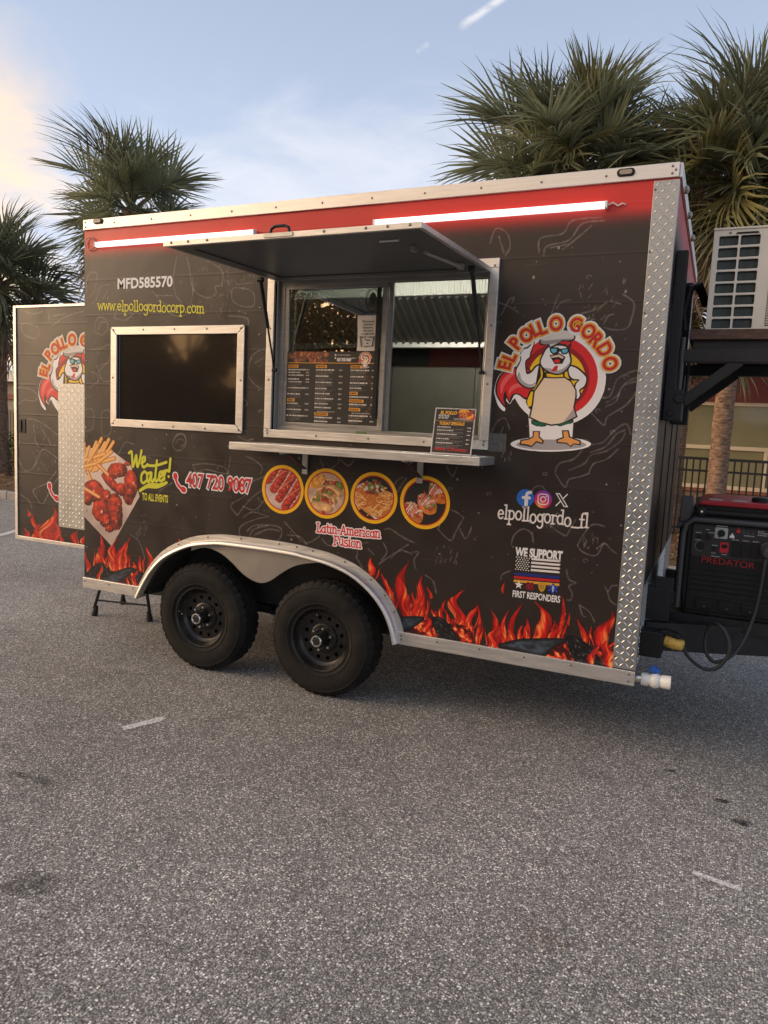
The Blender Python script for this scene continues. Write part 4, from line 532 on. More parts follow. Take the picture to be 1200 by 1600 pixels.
 'doordood': (((-5.022,2.437),(-4.924,2.418),(-4.827,2.433)),((-5.061,2.318),(-5.036,2.343),(-4.876,2.316),(-4.889,2.23),(-5.024,2.257),(-5.061,2.318)),((-4.767,2.432),(-4.732,2.331),(-4.613,2.379),(-4.497,2.41),(-4.406,2.424)),((-4.707,2.397),(-4.59,2.412)),((-5.118,1.847),(-4.98,1.841),(-4.893,1.799),(-4.919,1.747),(-5.031,1.752),(-5.107,1.715)),((-5.099,1.385),(-5.072,1.53),(-4.982,1.604),(-4.834,1.575),(-4.677,1.495)),((-4.933,1.553),(-4.91,1.431),(-4.86,1.38)),((-4.835,1.522),(-4.738,1.405)),((-4.854,2.025),(-4.892,1.99),(-4.831,1.939)),((-5.113,1.302),(-5.038,1.19),(-4.937,1.224),(-4.836,1.372),(-4.678,1.311)),((-4.914,0.992),(-4.84,0.936),(-4.74,1.078),(-4.655,1.172)),((-4.914,0.992),(-4.939,1.044),(-4.789,1.11),(-4.691,1.205)),((-5.092,0.996),(-4.99,0.95),(-4.965,0.898))),
 'doorflames': ((-5.032,0.645,-5.044,0.726,0.051),(-4.943,0.655,-4.895,0.85,0.092),(-4.88,0.661,-4.886,0.779,0.065),(-4.767,0.664,-4.778,0.929,0.124),(-4.706,0.667,-4.681,0.817,0.058),(-4.645,0.668,-4.64,0.767,0.039),(-4.477,0.678,-4.489,0.765,0.052),(-4.406,0.685,-4.401,0.756,0.038),(-4.992,0.841,-4.996,0.877,0.031)),
}
# ------------------------------------------------------------------ the food trailer
XL, XR, ZT, ZB, TW = -4.07, -0.283, 2.975, 0.424, 2.5
trailer = empty('food_trailer', (-2.18, 1.25, 0), 'black and red food trailer with flame wrap and open serving hatch', 'food trailer')
TR = trailer
FEND = [(-3.537,.43),(-3.50,.50),(-3.431,.609),(-3.35,.70),(-3.268,.761),(-3.16,.815),(-3.056,.852),(-2.92,.876),(-2.8,.886),(-2.506,.886),(-2.3,.88),(-2.227,.872),(-2.10,.858),(-2.004,.838),(-1.91,.808),(-1.829,.765),(-1.76,.715),(-1.698,.652),(-1.655,.59),(-1.62,.516),(-1.597,.43)]
ARCH = catmull(FEND, 3, False)

# side wall: wrap printed on the panel
def paint_wrap():
    c = Canvas(XL, XR, 0.49, 2.915, 420)
    q = c.reg(XL, XR, 0.49, 2.915); sl, X, Z = q
    t = np.clip((Z+0.012*(fbm(X, Z, 3, 2)-.5)-2.672)/0.120, 0, 1); t = (t*t*(3-2*t))[..., None]
    base = np.array(sg(42,33,28)); rd = np.array(sg(196,40,35)); dk = np.array(sg(120,26,26))
    rr = rd*(1-0.0*t); col = base*(1-t)+(dk*(1-t)+rr*t)*t
    c.a[..., :3] = col; c.a[..., 3] = 1
    chalk = sg(158,150,145)
    for P in ART['doodles']: c.line_over(catmull(P, 4, False) if len(P) > 2 else P, 0.0080, chalk, 0.50)
    rnd = random.Random(5)
    # short chalk ticks and crumbs between the drawings
    for (cx, cz, w, h, n, slant) in ((-2.98,2.45,.20,.25,26,.2),(-2.83,2.43,.13,.2,16,.2),(-.62,2.33,.2,.16,22,1.0),(-2.85,1.30,.1,.15,14,.2),(-3.98,1.95,.06,.2,10,.5),(-2.55,1.16,.08,.1,10,.3),(-1.32,.98,.12,.1,12,.8),(-.72,1.22,.1,.05,12,.3),(-.55,1.13,.06,.05,12,.3),(-3.55,.87,.08,.06,10,.5),(-1.02,1.55,.06,.05,8,.4)):
        for _ in range(n):
            x = cx+rnd.uniform(-w, w)/1.5; z = cz+rnd.uniform(-h, h)/1.5; l = rnd.uniform(.008, .03); c.line_over([(x, z), (x+l*slant*rnd.uniform(-.3, 1), z+l)], 0.005, chalk, 0.5)
    for _ in range(420):
        x = rnd.uniform(XL, XR); z = rnd.uniform(.9, 2.62); r = abs(rnd.gauss(0, .0022))+.0012
        if rnd.random() < .12: c.line_over([(x+.012*math.cos(a*.9), z+.009*math.sin(a*.9)) for a in range(6)], .004, chalk, .6)
        else: c.ell(x, z, r, r*rnd.uniform(.7, 1.3), sg(190,184,178), alpha=.65)
    # scuffs
    for _ in range(46):
        x = rnd.uniform(XL, XR); z = rnd.choice((.93,1.17,1.40,1.62,1.86,2.10,2.33,2.54))+rnd.uniform(-.012, .012); l = rnd.uniform(.05, .35)
        c.line_over([(x, z), (x+l*.5, z+rnd.uniform(-.004, .004)), (x+l, z+rnd.uniform(-.004, .004))], .0035, sg(96,88,82), rnd.uniform(.12, .38))
    return c
wrap = paint_wrap()
def wrap_material(c, name):
    m = c.material(name, 0.36, False, 0.0, 0.5); nt = m.node_tree; N = nt.nodes; L = nt.links; b = N['Principled BSDF']
    tc = N.new('ShaderNodeTexCoord'); sp = N.new('ShaderNodeSeparateXYZ'); L.new(tc.outputs['Object'], sp.inputs[0])
    # shallow horizontal panel ribs and a slight oil-canning of the sheet
    w = N.new('ShaderNodeMath'); w.operation = 'PINGPONG'; L.new(sp.outputs['Z'], w.inputs[0]); w.inputs[1].default_value = 0.117
    r = N.new('ShaderNodeMapRange'); r.interpolation_type = 'SMOOTHSTEP'; L.new(w.outputs[0], r.inputs[0]); r.inputs[1].default_value = 0.0; r.inputs[2].default_value = 0.010; r.inputs[3].default_value = 0.0012; r.inputs[4].default_value = 0
    n = N.new('ShaderNodeTexNoise'); n.inputs['Scale'].default_value = 2.2; n.inputs['Detail'].default_value = 2; L.new(tc.outputs['Object'], n.inputs['Vector'])
    a = N.new('ShaderNodeMath'); a.operation = 'MULTIPLY_ADD'; L.new(n.outputs['Fac'], a.inputs[0]); a.inputs[1].default_value = 0.010; L.new(r.outputs[0], a.inputs[2])
    bp = N.new('ShaderNodeBump'); bp.inputs['Strength'].default_value = 0.32; bp.inputs['Distance'].default_value = 1.0; L.new(a.outputs[0], bp.inputs['Height']); L.new(bp.outputs[0], b.inputs['Normal'])
    n2 = N.new('ShaderNodeTexNoise'); n2.inputs['Scale'].default_value = 5; n2.inputs['Detail'].default_value = 6; L.new(tc.outputs['Object'], n2.inputs['Vector'])
    rr = N.new('ShaderNodeMapRange'); L.new(n2.outputs['Fac'], rr.inputs[0]); rr.inputs[1].default_value = .3; rr.inputs[2].default_value = .7; rr.inputs[3].default_value = .30; rr.inputs[4].default_value = .46; L.new(rr.outputs[0], b.inputs['Roughness'])
    return m
wrap_m = wrap_material(wrap, 'trailer_wrap')
def uv_xz(o, x0, x1, z0, z1, fn=None):
    me = o.data; l = me.uv_layers.new(name='uv')
    for lp in me.loops:
        v = me.vertices[lp.vertex_index].co; x, z = fn(v) if fn else (v.x, v.z)
        l.data[lp.index].uv = ((x-x0)/(x1-x0), (z-z0)/(z1-z0))
def rect(x0, x1, z0, z1): return [(x0,z0),(x1,z0),(x1,z1),(x0,z1)]
HATCH = rect(-2.50, -1.165, 1.61, 2.53); SWIN = rect(-3.77, -2.77, 1.635, 2.215)
outer = [(XL,.47)]+[(x, max(z,.47)) for x, z in ARCH if z > .47]+[(XR,.47),(XR,2.92),(XL,2.92)]
outer = [(XL,.47),(-3.515,.47)]+[p for p in ARCH if p[1] > .472]+[(-1.61,.47),(XR,.47),(XR,2.92),(XL,2.92)]
o = MB().prism(outer, [HATCH, SWIN], 0.0, 0.045).build('side_wall', wrap_m, TR); uv_xz(o, XL, XR, .49, 2.915)
SIDE = o
# printed flames along the bottom edge, cut out of the wheel arch
c = Canvas(XL+.003, XR-.004, 0.498, 0.96, 600)
c.logs([a for a in ART['logs'] if a[0] == 'e'])
for i, f in enumerate(sorted(ART['flames'], key=lambda f: -f[3])):
    c.flame(f[0], max(f[1]-.01, .498), f[2], f[3]+.012, f[4]*.92, i+1)
    if f[3]-f[1] > .11:
        for s_ in (-1, 1): c.flame(f[0]+s_*f[4]*.62, max(f[1]-.015, .498), f[2]+s_*f[4]*(.9+.3*math.sin(i*2.1)), f[1]+(f[3]-f[1])*(.42+.25*abs(math.sin(i*1.3+s_))), f[4]*.24, 141+i*2+s_)
    if f[3]-f[1] > .19: c.flame(f[0]+f[4]*.55, max(f[1]-.02, .498), f[2]+f[4]*.7, f[1]+(f[3]-f[1])*.55, f[4]*.5, i+41)
c.logs([a for a in ART['logs'] if a[0] != 'e'])
for i, (x, z) in enumerate(((-1.03,.53),(-.50,.53),(-1.43,.55),(-.42,.56),(-3.60,.53),(-3.93,.53))): c.flame(x, z-.03, x+.01, z+.09, .05, 90+i)
sl, X, Z = c.reg(XL, XR, .49, .97)
ins = c.sdf(ARCH, X, Z); c.a[sl][..., 3] *= np.clip((ins-.028)*c.p, 0, 1)
c.decal('flame_print', TR, -0.0012, 0.012)['kind'] = 'stuff'
# plate of wings and fries, top left corner
c = Canvas(XL+.002, -3.40, 0.74, 1.60, 700)
pp = [(max(x, XL), z) for x, z in ART['paper']]
def paperc(X, Z, d):
    n = fbm(X, Z, 9, 4, 4)[..., None]; f = np.clip((Z-.80)/.5, 0, 1)[..., None]; return np.array(sg(224,196,178))*(1-.25*(n-.3))*(0.86+.16*f)
c.poly(pp, paperc)
for i, (a, b) in enumerate(ART['fries']):
    for q_, (w, cc) in enumerate(((.030, sg(150,84,30)), (.025, sg(226,150,66)), (.012, sg(244,186,104)))): c.stroke([(a[0]-.003*q_, a[1]), (b[0]-.003*q_, b[1])], w, cc)
for i, w in enumerate(ART['wings']): c.morsel(w[0], w[1], w[2]*.98, w[3]*.98, -w[4], sg(66,8,6), sg(244,66,30), 11+i*3, .55)
for i, (a, b) in enumerate((ART['fries'][10], ART['fries'][11])):
    for w, cc in ((.028, sg(170,90,34)), (.022, sg(236,150,76)), (.008, sg(246,190,120))): c.stroke([a, b], w, cc)
c.decal('wings_and_fries_print', TR, -0.0016, 0.010)

# four round food pictures
def food_disc(cx, cz, kind):
    R = .151; c = Canvas(cx-R-.004, cx+R+.004, cz-R-.004, cz+R+.004, 900); rnd = random.Random(kind*7+1)
    c.ell(cx, cz, R, R, sg(236,176,24)); c.ell(cx, cz, R*.865, R*.865, sg(176,26,22)); c.ell(cx, cz, R*.82, R*.82, sg(34,30,28))
    P = Canvas(c.x0, c.x1, c.z0, c.z1, 900); r = R*.82; r0 = r; r = r*(1.22, 1.10, 1.26, 1.20)[kind]
    def X(u): return cx+u*r
    def Zz(v): return cz+v*r
    if kind == 0:
        P.poly([(X(a), Zz(b)) for a, b in ((-.95,.35),(0,.95),(.95,.5),(1,-.6),(.3,-1),(-.7,-.8))], lambda X_, Z_, d: np.array(sg(206,176,164))*(.86+.2*fbm(X_, Z_, 20, 3)[..., None]))
        for k in range(6):
            for j in range(6):
                u = -.62+k*.30+j*.13-.1; v = .62-k*.36+j*.20-.25; P.morsel(X(u*.95), Zz(v*.95), r*.235, r*.185, 35+rnd.uniform(-15, 15), sg(110,14,10), sg(226,70,52), 100+k*9+j, .8)
        for k in range(4): P.stroke([(X(-.55+k*.3), Zz(.3-k*.36)), (X(.2+k*.3), Zz(.85-k*.36))], .004, sg(216,170,120), .8)
    elif kind == 1:
        P.ell(cx, cz, r, r, lambda u, v, k, a, b: np.array(sg(196,160,140))*(.75+.4*fbm(a, b, 25, 5)[..., None]))
        for k in range(14): P.morsel(X(-.5+rnd.uniform(-.35, .3)), Zz(.55+rnd.uniform(-.25, .35)), r*.2, r*.13, rnd.uniform(0, 90), sg(190,110,34), sg(240,186,84), 140+k, .2)
        for k, (u, v, rt) in enumerate(((.35,.28,-12),(.02,-.12,-10),(-.18,-.48,-8))):
            P.ell(X(u), Zz(v), r*.62, r*.36, lambda a, b, q_, x_, z_: np.array(sg(224,178,128))*(.8+.35*fbm(x_, z_, 40, 9)[..., None]), rt)
            for j in range(40):
                a = rnd.uniform(10, 170); P.morsel(X(u+.50*math.cos(rad(a))*rnd.uniform(.7, 1)), Zz(v+.30*math.sin(rad(a))*rnd.uniform(.5, 1)), r*.12, r*.085, rnd.uniform(0, 180), *rnd.choice(((sg(120,24,16), sg(206,66,44)), (sg(60,80,22), sg(128,160,60)), (sg(140,70,40), sg(220,160,110)))), 200+j+k*40, .3)
            P.ell(X(u-.02), Zz(v-.12), r*.60, r*.25, lambda a, b, q_, x_, z_: np.array(sg(232,178,118))*(.62+.6*fbm(x_, z_, 40, 12)[..., None])*np.clip(1.15-.45*q_[..., None]**2, 0, 1.1), rt)
        P.morsel(X(-.1), Zz(-.85), r*.09, r*.09, 0, sg(150,20,12), sg(220,50,34), 3)
    elif kind == 2:
        P.poly([(X(a), Zz(b)) for a, b in ((-.9,.3),(-.3,.62),(.95,.15),(.85,-.35),(.35,-.95),(-.8,-.25))], sg(206,196,188))
        P.poly([(X(a), Zz(b)) for a, b in ((-.82,.25),(-.3,.52),(.86,.1),(.8,-.3),(.32,-.82),(-.72,-.25))], sg(190,106,44))
        for k in range(120):
            u = rnd.uniform(-.75, .75); v = rnd.uniform(-.62, .45)
            if abs(u)*.7+abs(v+.05) > .72: continue
            a = rnd.uniform(-50, 60); l = r*rnd.uniform(.12, .24); dx, dz = l*math.cos(rad(a)), l*math.sin(rad(a)); s_ = rnd.choice((sg(226,138,58), sg(238,164,84), sg(206,110,42), sg(244,190,120)))
            P.stroke([(X(u)-dx, Zz(v)-dz), (X(u)+dx, Zz(v)+dz)], .0085, tuple(.6*q_ for q_ in s_)); P.stroke([(X(u)-dx, Zz(v)-dz+.001), (X(u)+dx, Zz(v)+dz+.001)], .006, s_)
        for k in range(60):
            a = rnd.uniform(0, 360); q_ = rnd.random()**.6; P.morsel(X(-.02+.42*q_*math.cos(rad(a))), Zz(.40+.26*q_*math.sin(rad(a))), r*.075, r*.055, a, *rnd.choice(((sg(66,26,14), sg(156,80,44)), (sg(70,84,26), sg(140,156,74)), (sg(120,24,16), sg(200,70,46)), (sg(176,160,140), sg(236,226,206)))), 300+k, .2)
    else:
        for k, (u, v, rt) in enumerate(((.52,.48,-35),(.08,.02,-38),(-.46,-.38,-38))):
            P.ell(X(u+.03), Zz(v-.10), r*.44, r*.33, lambda a, b, q_, x_, z_: np.array(sg(214,118,44))*(.7+.5*fbm(x_, z_, 40, 15)[..., None]), rt, wob=.08, seed=k)
            for j in range(70):
                a = rnd.uniform(0, 360); q_ = rnd.random()**.5; du = .36*q_*math.cos(rad(a)); dv = .26*q_*math.sin(rad(a)); P.morsel(X(u+du*.8+dv*.6), Zz(v+.04+dv*.8-du*.6), r*.075, r*.05, a, *rnd.choice(((sg(120,40,26), sg(206,104,70)), (sg(150,26,20), sg(222,76,60)), (sg(80,84,34), sg(160,160,90)), (sg(170,120,90), sg(232,196,160)))), 400+j+k*80, .3)
            for j in range(6):
                o_ = -.26+j*.1; P.stroke([(X(u+o_-.12), Zz(v-.2+j*.03)), (X(u+o_), Zz(v+.05)), (X(u+o_+.14), Zz(v+.26-.04*j))], .0065, rnd.choice((sg(240,226,210), sg(230,140,130))), .9)
    q = P.reg(c.x0, c.x1, c.z0, c.z1); sl, A, B = q; k = np.sqrt((A-cx)**2+(B-cz)**2); P.a[sl][..., 3] *= np.clip((r0-k)*900+.5, 0, 1)
    c.comp(sl, P.a[sl][..., 3], P.a[sl][..., :3]); return c
for k, cx in enumerate((-2.417, -2.110, -1.795, -1.476)):
    o = food_disc(cx, 1.261, k).decal('food_picture', TR, -0.0016, 0.006)
    o['label'] = ('round picture of red glazed skewers', 'round picture of three tacos', 'round picture of loaded fries in a tray', 'round picture of three topped round cakes')[k]

# emblem with the cook
PAL = dict(w=sg(240,233,228), red=sg(218,32,38), dred=sg(150,18,24), yel=sg(246,196,28), gry=sg(168,160,158), k=sg(26,20,20), pnk=sg(238,98,98), bod=sg(240,235,231), shd=sg(176,166,166), apr=sg(238,212,180), aps=sg(176,162,154), hat=sg(212,204,196), hsh=sg(150,142,140), cyn=sg(96,190,205), bek=sg(226,196,168), grn=sg(16,98,66), org=sg(232,158,84))
LET = ART['letters']; LC = ART['logoc']
def emblem(parent, T=None, y=-0.0016, clip=None):
    c = Canvas(-1.16, -.44, 1.58, 2.32, 900)
    for k, P, s in ART['logo']: c.poly(P, PAL[k], s)
    if clip: c.a[:int((clip-c.z0)*c.p), :, 3] = 0
    o = c.decal('emblem_print', parent, y, 0.006, T=T) if T else c.decal('emblem_print', parent, y, 0.006)
    for nm, bold, m, off in (('emblem_letter_outline', .20, MT['white_print'], .0010), ('emblem_letter_rim', .115, MT['amber_print'], .0015), ('emblem_letter', .030, MT['print_red'], .0020)):
        b = Letters()
        for i, (ch, (x, z)) in enumerate(LET):
            rot = math.degrees(math.atan2(z-LC[1], x-LC[0]))-90
            zz = .036*math.cos(rad(rot)); xx = -.036*math.sin(rad(rot))
            b.put(ch, x-xx, z-zz, (y-off-i*2e-5) if T is None else off+i*2e-5, .098, rot=rot, bold=bold, sx=.86, T=T)
        b.build(nm, m, o)
    return o
emblem(TR)

# lettering on the side
MT['yellow_print'] = mat('yellow_print', (0.66, 0.60, 0.035), 0.5)
Letters().put('MFD585570', -3.534, 2.512, -.0015, .092, width=.468, bold=.03).build('lettering', MT['white_print'], TR)
def stroke_decal(name, strokes, w, col, outline=None, ow=0.0, y=-.0016, pad=.03, parent=TR, T=None, cell=.008):
    xs = [p[0] for s in strokes for p in s]; zs = [p[1] for s in strokes for p in s]; c = Canvas(min(xs)-pad, max(xs)+pad, min(zs)-pad, max(zs)+pad, 900)
    if outline:
        for s in strokes: c.stroke(s, w+2*ow, outline)
    for s in strokes: c.stroke(s, w, col)
    return c.decal(name, parent, y, cell, T=T)
stroke_decal('lettering', hand('www.elpollogordocorp.com', -3.945, 2.378, .905, .042, -.046, .08, 3), .0080, sg(206,196,40))
stroke_decal('lettering', hand('elpollogordo_fl', -1.050, 1.212, .482, .046, -.006, .10, 5), .0088, sg(226,216,208))
stroke_decal('lettering', hand('Latin-American', -2.165, 1.024, .425, .036, .016, .06, 7)+hand('Fusion', -2.045, .958, .185, .036, .006, .06, 8), .0078, sg(204,24,40), sg(232,222,218), .0065)
b = Letters().put('407 720 9087', -2.905, 1.222, -.0014, .128, width=.535, bold=.085, slope=-.01).build('lettering', MT['white_print'], TR)
Letters().put('407 720 9087', -2.905, 1.222, -.0020, .128, width=.515, bold=.022, slope=-.01).build('lettering', MT['print_red'], b)
def handset(cx, cz, s): return [(cx-.95*s, cz+.85*s), (cx-.75*s, cz+.1*s), (cx-.25*s, cz-.55*s), (cx+.5*s, cz-.9*s)]
def phone_icon(cx, cz, s, parent, T=None, y=-.0018):
    c = Canvas(cx-2*s, cx+2*s, cz-2*s, cz+2*s, 900); P = catmull(handset(cx, cz, s), 6, False)
    for w, cc in ((.62, sg(232,222,218)), (.34, sg(204,24,40))):
        c.stroke(P, w*s, cc); c.stroke([P[0], P[2]], (w+.34)*s, cc); c.stroke([P[-1], P[-3]], (w+.34)*s, cc)
    return c.decal('phone_icon', parent, y, .006, T=T)
phone_icon(-3.205, 1.245, .052, TR)
# script line
def script():
    S_ = []
    W_ = lambda pts, n=6: S_.append([(-3.652+(p[0]+3.652)*.90, p[1]) for p in catmull(pts, n, False)])
    x, z = -3.652, 1.352
    W_([(x-.005,z+.062),(x+.020,z+.072),(x+.028,z+.01),(x+.034,z-.03),(x+.055,z+.02),(x+.068,z+.05),(x+.072,z-.005),(x+.082,z-.025),(x+.104,z+.03),(x+.118,z+.085)])
    W_([(x+.118,z+.0),(x+.150,z+.018),(x+.150,z+.042),(x+.130,z+.035),(x+.124,z-.005),(x+.142,z-.026),(x+.178,z-.005)])
    x, z = -3.535, 1.232
    W_([(x+.050,z+.055),(x+.030,z+.064),(x+.004,z+.04),(x+.002,z+.0),(x+.022,z-.014),(x+.052,z+.004)])
    W_([(x+.092,z+.060),(x+.064,z+.052),(x+.058,z+.012),(x+.076,z+.0),(x+.098,z+.06),(x+.098,z+.012),(x+.112,z+.002),(x+.126,z+.02)])
    W_([(x+.150,z+.145),(x+.136,z+.03),(x+.146,z+.006),(x+.168,z+.022)]); W_([(x+.060,z+.108),(x+.140,z+.112),(x+.24,z+.140)])
    W_([(x+.170,z+.03),(x+.200,z+.05),(x+.198,z+.074),(x+.178,z+.064),(x+.174,z+.025),(x+.192,z+.010),(x+.214,z+.028)])
    W_([(x+.218,z+.08),(x+.222,z+.022)]); W_([(x+.222,z+.05),(x+.238,z+.084),(x+.258,z+.082)])
    W_([(x+.278,z+.165),(x+.268,z+.08)]); W_([(x+.262,z+.046),(x+.263,z+.045)])
    W_([(x-.012,z-.066),(x+.08,z-.020),(x+.17,z-.016),(x+.245,z+.004),(x+.16,z-.032),(x+.06,z-.038),(x-.010,z-.070)])
    return S_
stroke_decal('lettering', script(), .0185, sg(206,202,44))
Letters().put('TO ALL EVENTS', -3.425, 1.103, -.0016, .068, width=.225, bold=.03).build('lettering', MT['yellow_print'], TR)
# social icons
R = .047
c = Canvas(-.906-R-.01, -.906+R+.01, 1.335-R-.01, 1.335+R+.01, 1100); c.ell(-.906, 1.335, R, R, sg(36,104,186))
for P, w in (([(-.900,1.288),(-.900,1.345)],.019), (catmull([(-.900,1.34),(-.897,1.360),(-.880,1.367)],5,False),.017), ([(-.918,1.337),(-.884,1.337)],.016)): c.stroke(P, w, sg(228,220,214))
c.decal('round_blue_icon', TR, -.0016, .006)
c = Canvas(-.811-R-.01, -.811+R+.01, 1.336-R-.01, 1.336+R+.01, 1100)
def insta(u, v, k, X, Z):
    t = np.clip(np.sqrt((u+.4)**2+(v+.9)**2)/1.9, 0, 1)[..., None]; a, b_, d_ = np.array(sg(244,176,66)), np.array(sg(214,36,92)), np.array(sg(124,44,160)); return np.where(t < .5, a*(1-2*t)+b_*2*t, b_*(2-2*t)+d_*(2*t-1))
c.ell(-.811, 1.336, R, R, insta)
rr_ = rrrr = rrect(-.838, -.784, 1.309, 1.363, .016); c.stroke(rr_+[rr_[0]], .0055, sg(232,224,220)); c.stroke(circle(-.811, 1.336, .0135)+[(-.7975, 1.336)], .0055, sg(232,224,220)); c.ell(-.795, 1.352, .0035, .0035, sg(232,224,220))
c.decal('round_pink_icon', TR, -.0016, .006)
c = Canvas(-.765, -.665, 1.29, 1.39, 1100); wt = sg(232,224,220)
c.stroke([(-.688,1.372),(-.742,1.308)], .006, wt); c.poly([(-.747,1.373),(-.727,1.373),(-.681,1.307),(-.701,1.307)], wt, grow=.0015); c.poly([(-.740,1.369),(-.729,1.369),(-.688,1.311),(-.699,1.311)], sg(34,30,28))
c.decal('crossed_strokes_icon', TR, -.0016, .006)
# first responders sticker
Letters().put('WE SUPPORT', -.814, 1.022, -.0016, .066, width=.252, bold=.05, slope=.02).build('lettering', MT['white_print'], TR)
Letters().put('FIRST RESPONDERS', -.811, .797, -.0016, .050, width=.255, bold=.025, slope=.012).build('lettering', MT['white_print'], TR)
c = Canvas(-.950, -.680, .82, 1.04, 1200)
fx = lambda u: -.938+u*.245
fz = lambda v, u=0: .838+v*.182+.010*u
wt = sg(222,214,208)
for i in range(4):
    z0 = .97-i*.108; rag = [(1-.02*((k*37+i*13) % 5)/2, z0-.062*k/4) for k in range(5)]
    P = [(fx(.36), fz(z0,.36))]+[(fx(u), fz(v,u)) for u, v in rag]+[(fx(.36), fz(z0-.062,.36))]; c.poly(P, wt)
c.poly([(fx(0),fz(1.0)),(fx(.34),fz(1.0,.34)),(fx(.34),fz(.56,.34)),(fx(0),fz(.56))], sg(30,27,26))
for r_ in range(7):
    for k in range(5 if r_ % 2 else 6): c.ell(fx(.028+k*.057+(.028 if r_ % 2 else 0)), fz(.965-r_*.06), .0036, .0036, wt)
for z0, cc in ((.50, sg(30,44,120)), (.395, sg(190,28,36)), (.285, sg(206,152,48))): c.poly([(fx(0),fz(z0)),(fx(1),fz(z0,1)),(fx(1),fz(z0-.075,1)),(fx(0),fz(z0-.075))], cc)
st = [(fx(.12)+(.024 if i % 2 == 0 else .010)*math.sin(i*math.pi/5), .864+(.024 if i % 2 == 0 else .010)*math.cos(i*math.pi/5)) for i in range(10)]; c.poly(st, wt)
mal = [(fx(.37)+(.026 if i % 3 else .017)*math.sin(i*math.pi/6), .866+(.026 if i % 3 else .017)*math.cos(i*math.pi/6)) for i in range(12)]; c.poly(mal, sg(150,20,30)); c.poly(mal, sg(40,14,16), grow=-.005); c.ell(fx(.37), .866, .012, .012, sg(160,26,34)); c.ell(fx(.37), .866, .006, .006, sg(30,14,14))
c.poly([(fx(.63)-.019,.885),(fx(.63),.893),(fx(.63)+.019,.885),(fx(.63)+.016,.858),(fx(.63),.842),(fx(.63)-.016,.858)], sg(186,140,44), 1); c.ell(fx(.63), .869, .009, .009, sg(110,80,24)); c.ell(fx(.63), .869, .005, .005, sg(200,160,70))
for a in (90, 30, 150): c.stroke([(fx(.87)-.022*math.cos(rad(a)), .868-.022*math.sin(rad(a))), (fx(.87)+.022*math.cos(rad(a)), .868+.022*math.sin(rad(a)))], .013, sg(34,66,160))
c.stroke([(fx(.87), .852), (fx(.87), .884)], .0035, wt); c.stroke(catmull([(fx(.87)-.005,.879),(fx(.87)+.005,.873),(fx(.87)-.005,.866),(fx(.87)+.004,.859)],4,False), .0025, wt)
c.decal('flag_sticker', TR, -.0016, .008)
# small square plain sticker beside the hatch
MB().box(-1.125, -1.030, -.003, -.0004, 1.570, 1.668).build('square_sticker', mat('grey_sticker', (.10,.10,.095), .35, var=.4, vscale=60), TR)
# ------------------------------------------------------------------ trailer body
SCREW = MB().lathe((0,0,0), (0,-1,0), [(.0001,.004),(.004,.0035),(.006,.0012),(.0065,0)], 10).mesh('screw', MT['screw'], True)
def screws(parent, pts):
    base = wloc(parent)
    for p in pts: link('screw', SCREW, parent, Vector(p)-base)
def grid(a, b, n): return [a+(b-a)*i/(n-1) for i in range(n)]
# front wall, roof, rear wall, floor
c = Canvas(.04, TW, .45, 2.93, 160); sl, X, Z = c.reg(.04, TW, .45, 2.93); t = np.clip((Z-2.66)/.13, 0, 1)[..., None]
c.a[..., :3] = np.array(sg(44,36,33))*(1-t)+np.array(sg(176,24,30))*t; c.a[..., 3] = 1
for k in range(26):
    rnd = random.Random(k); z = rnd.uniform(.9, 2.5); y = rnd.uniform(.1, 2.2); c.line_over([(y, z), (y+rnd.uniform(-.05, .05), z-rnd.uniform(.1, .4))], .006, sg(96,88,82), .25)
fm = wrap_material(c, 'front_wrap')
o = MB().box(XR-.045, XR, .047, TW, .47, 2.92).build('front_wall', fm, TR); uv_xz(o, .04, TW, .45, 2.93, lambda v: (v.y, v.z)); FRONT = o
for y in (.62, 1.24, 1.86): MB().box(XR+.0005, XR+.006, y-.012, y+.012, .94, 2.66).build('panel_seam', MT['frame_dark'], FRONT)
def vis_lugs(b, x0, x1, z0, z1, pitch, T, L=.011, Wd=.0032, H=.0018):
    nx = int((x1-x0)/pitch); nz = int((z1-z0)/pitch); vs = []; fs = []
    for j in range(nz+1):
        for i in range(nx+1):
            x = x0+(i+.5)*(x1-x0)/(nx+1); z = z0+(j+.5)*(z1-z0)/(nz+1); s = 1 if (i+j) % 2 else -1
            d = (.7071, .7071*s); n = (-d[1], d[0])
            P = [(x+d[0]*L, z+d[1]*L, 0), (x+n[0]*Wd, z+n[1]*Wd, 0), (x-d[0]*L, z-d[1]*L, 0), (x-n[0]*Wd, z-n[1]*Wd, 0), (x+d[0]*L*.55, z+d[1]*L*.55, H), (x-d[0]*L*.55, z-d[1]*L*.55, H)]
            k = len(vs); vs += [T(*p) for p in P]; fs += [(k,k+1,k+4),(k+1,k+5,k+4),(k+1,k+2,k+5),(k+2,k+3,k+5),(k+3,k+4,k+5),(k+3,k,k+4)]
    return b.add(vs, fs)
def lugs(parent, *a, **k):
    o = vis_lugs(MB(), *a, **k).build('tread_lugs', MT['lug'], parent); o['kind'] = 'stuff'; return o
o = MB().box(-.393, XR+.004, -.0035, -.0006, .503, 2.900).box(XR+.0012, XR+.004, -.0006, .05, .503, 2.900).build('corner_tread_plate', MT['alu_plate'], TR, bevel=.001)
lugs(o, -.389, XR, .508, 2.896, .031, lambda x, z, h: (x, -.0036-h, z), L=.0165, Wd=.0040, H=.0020)
screws(o, [(-.386, -.004, z) for z in grid(.56, 2.86, 9)])
o = MB().prism([(.051,.50),(TW-.02,.50),(TW-.02,.93),(.051,.93)], [], XR+.0008, XR+.0035, 'yz').build('stone_guard', MT['alu_plate'], TR)
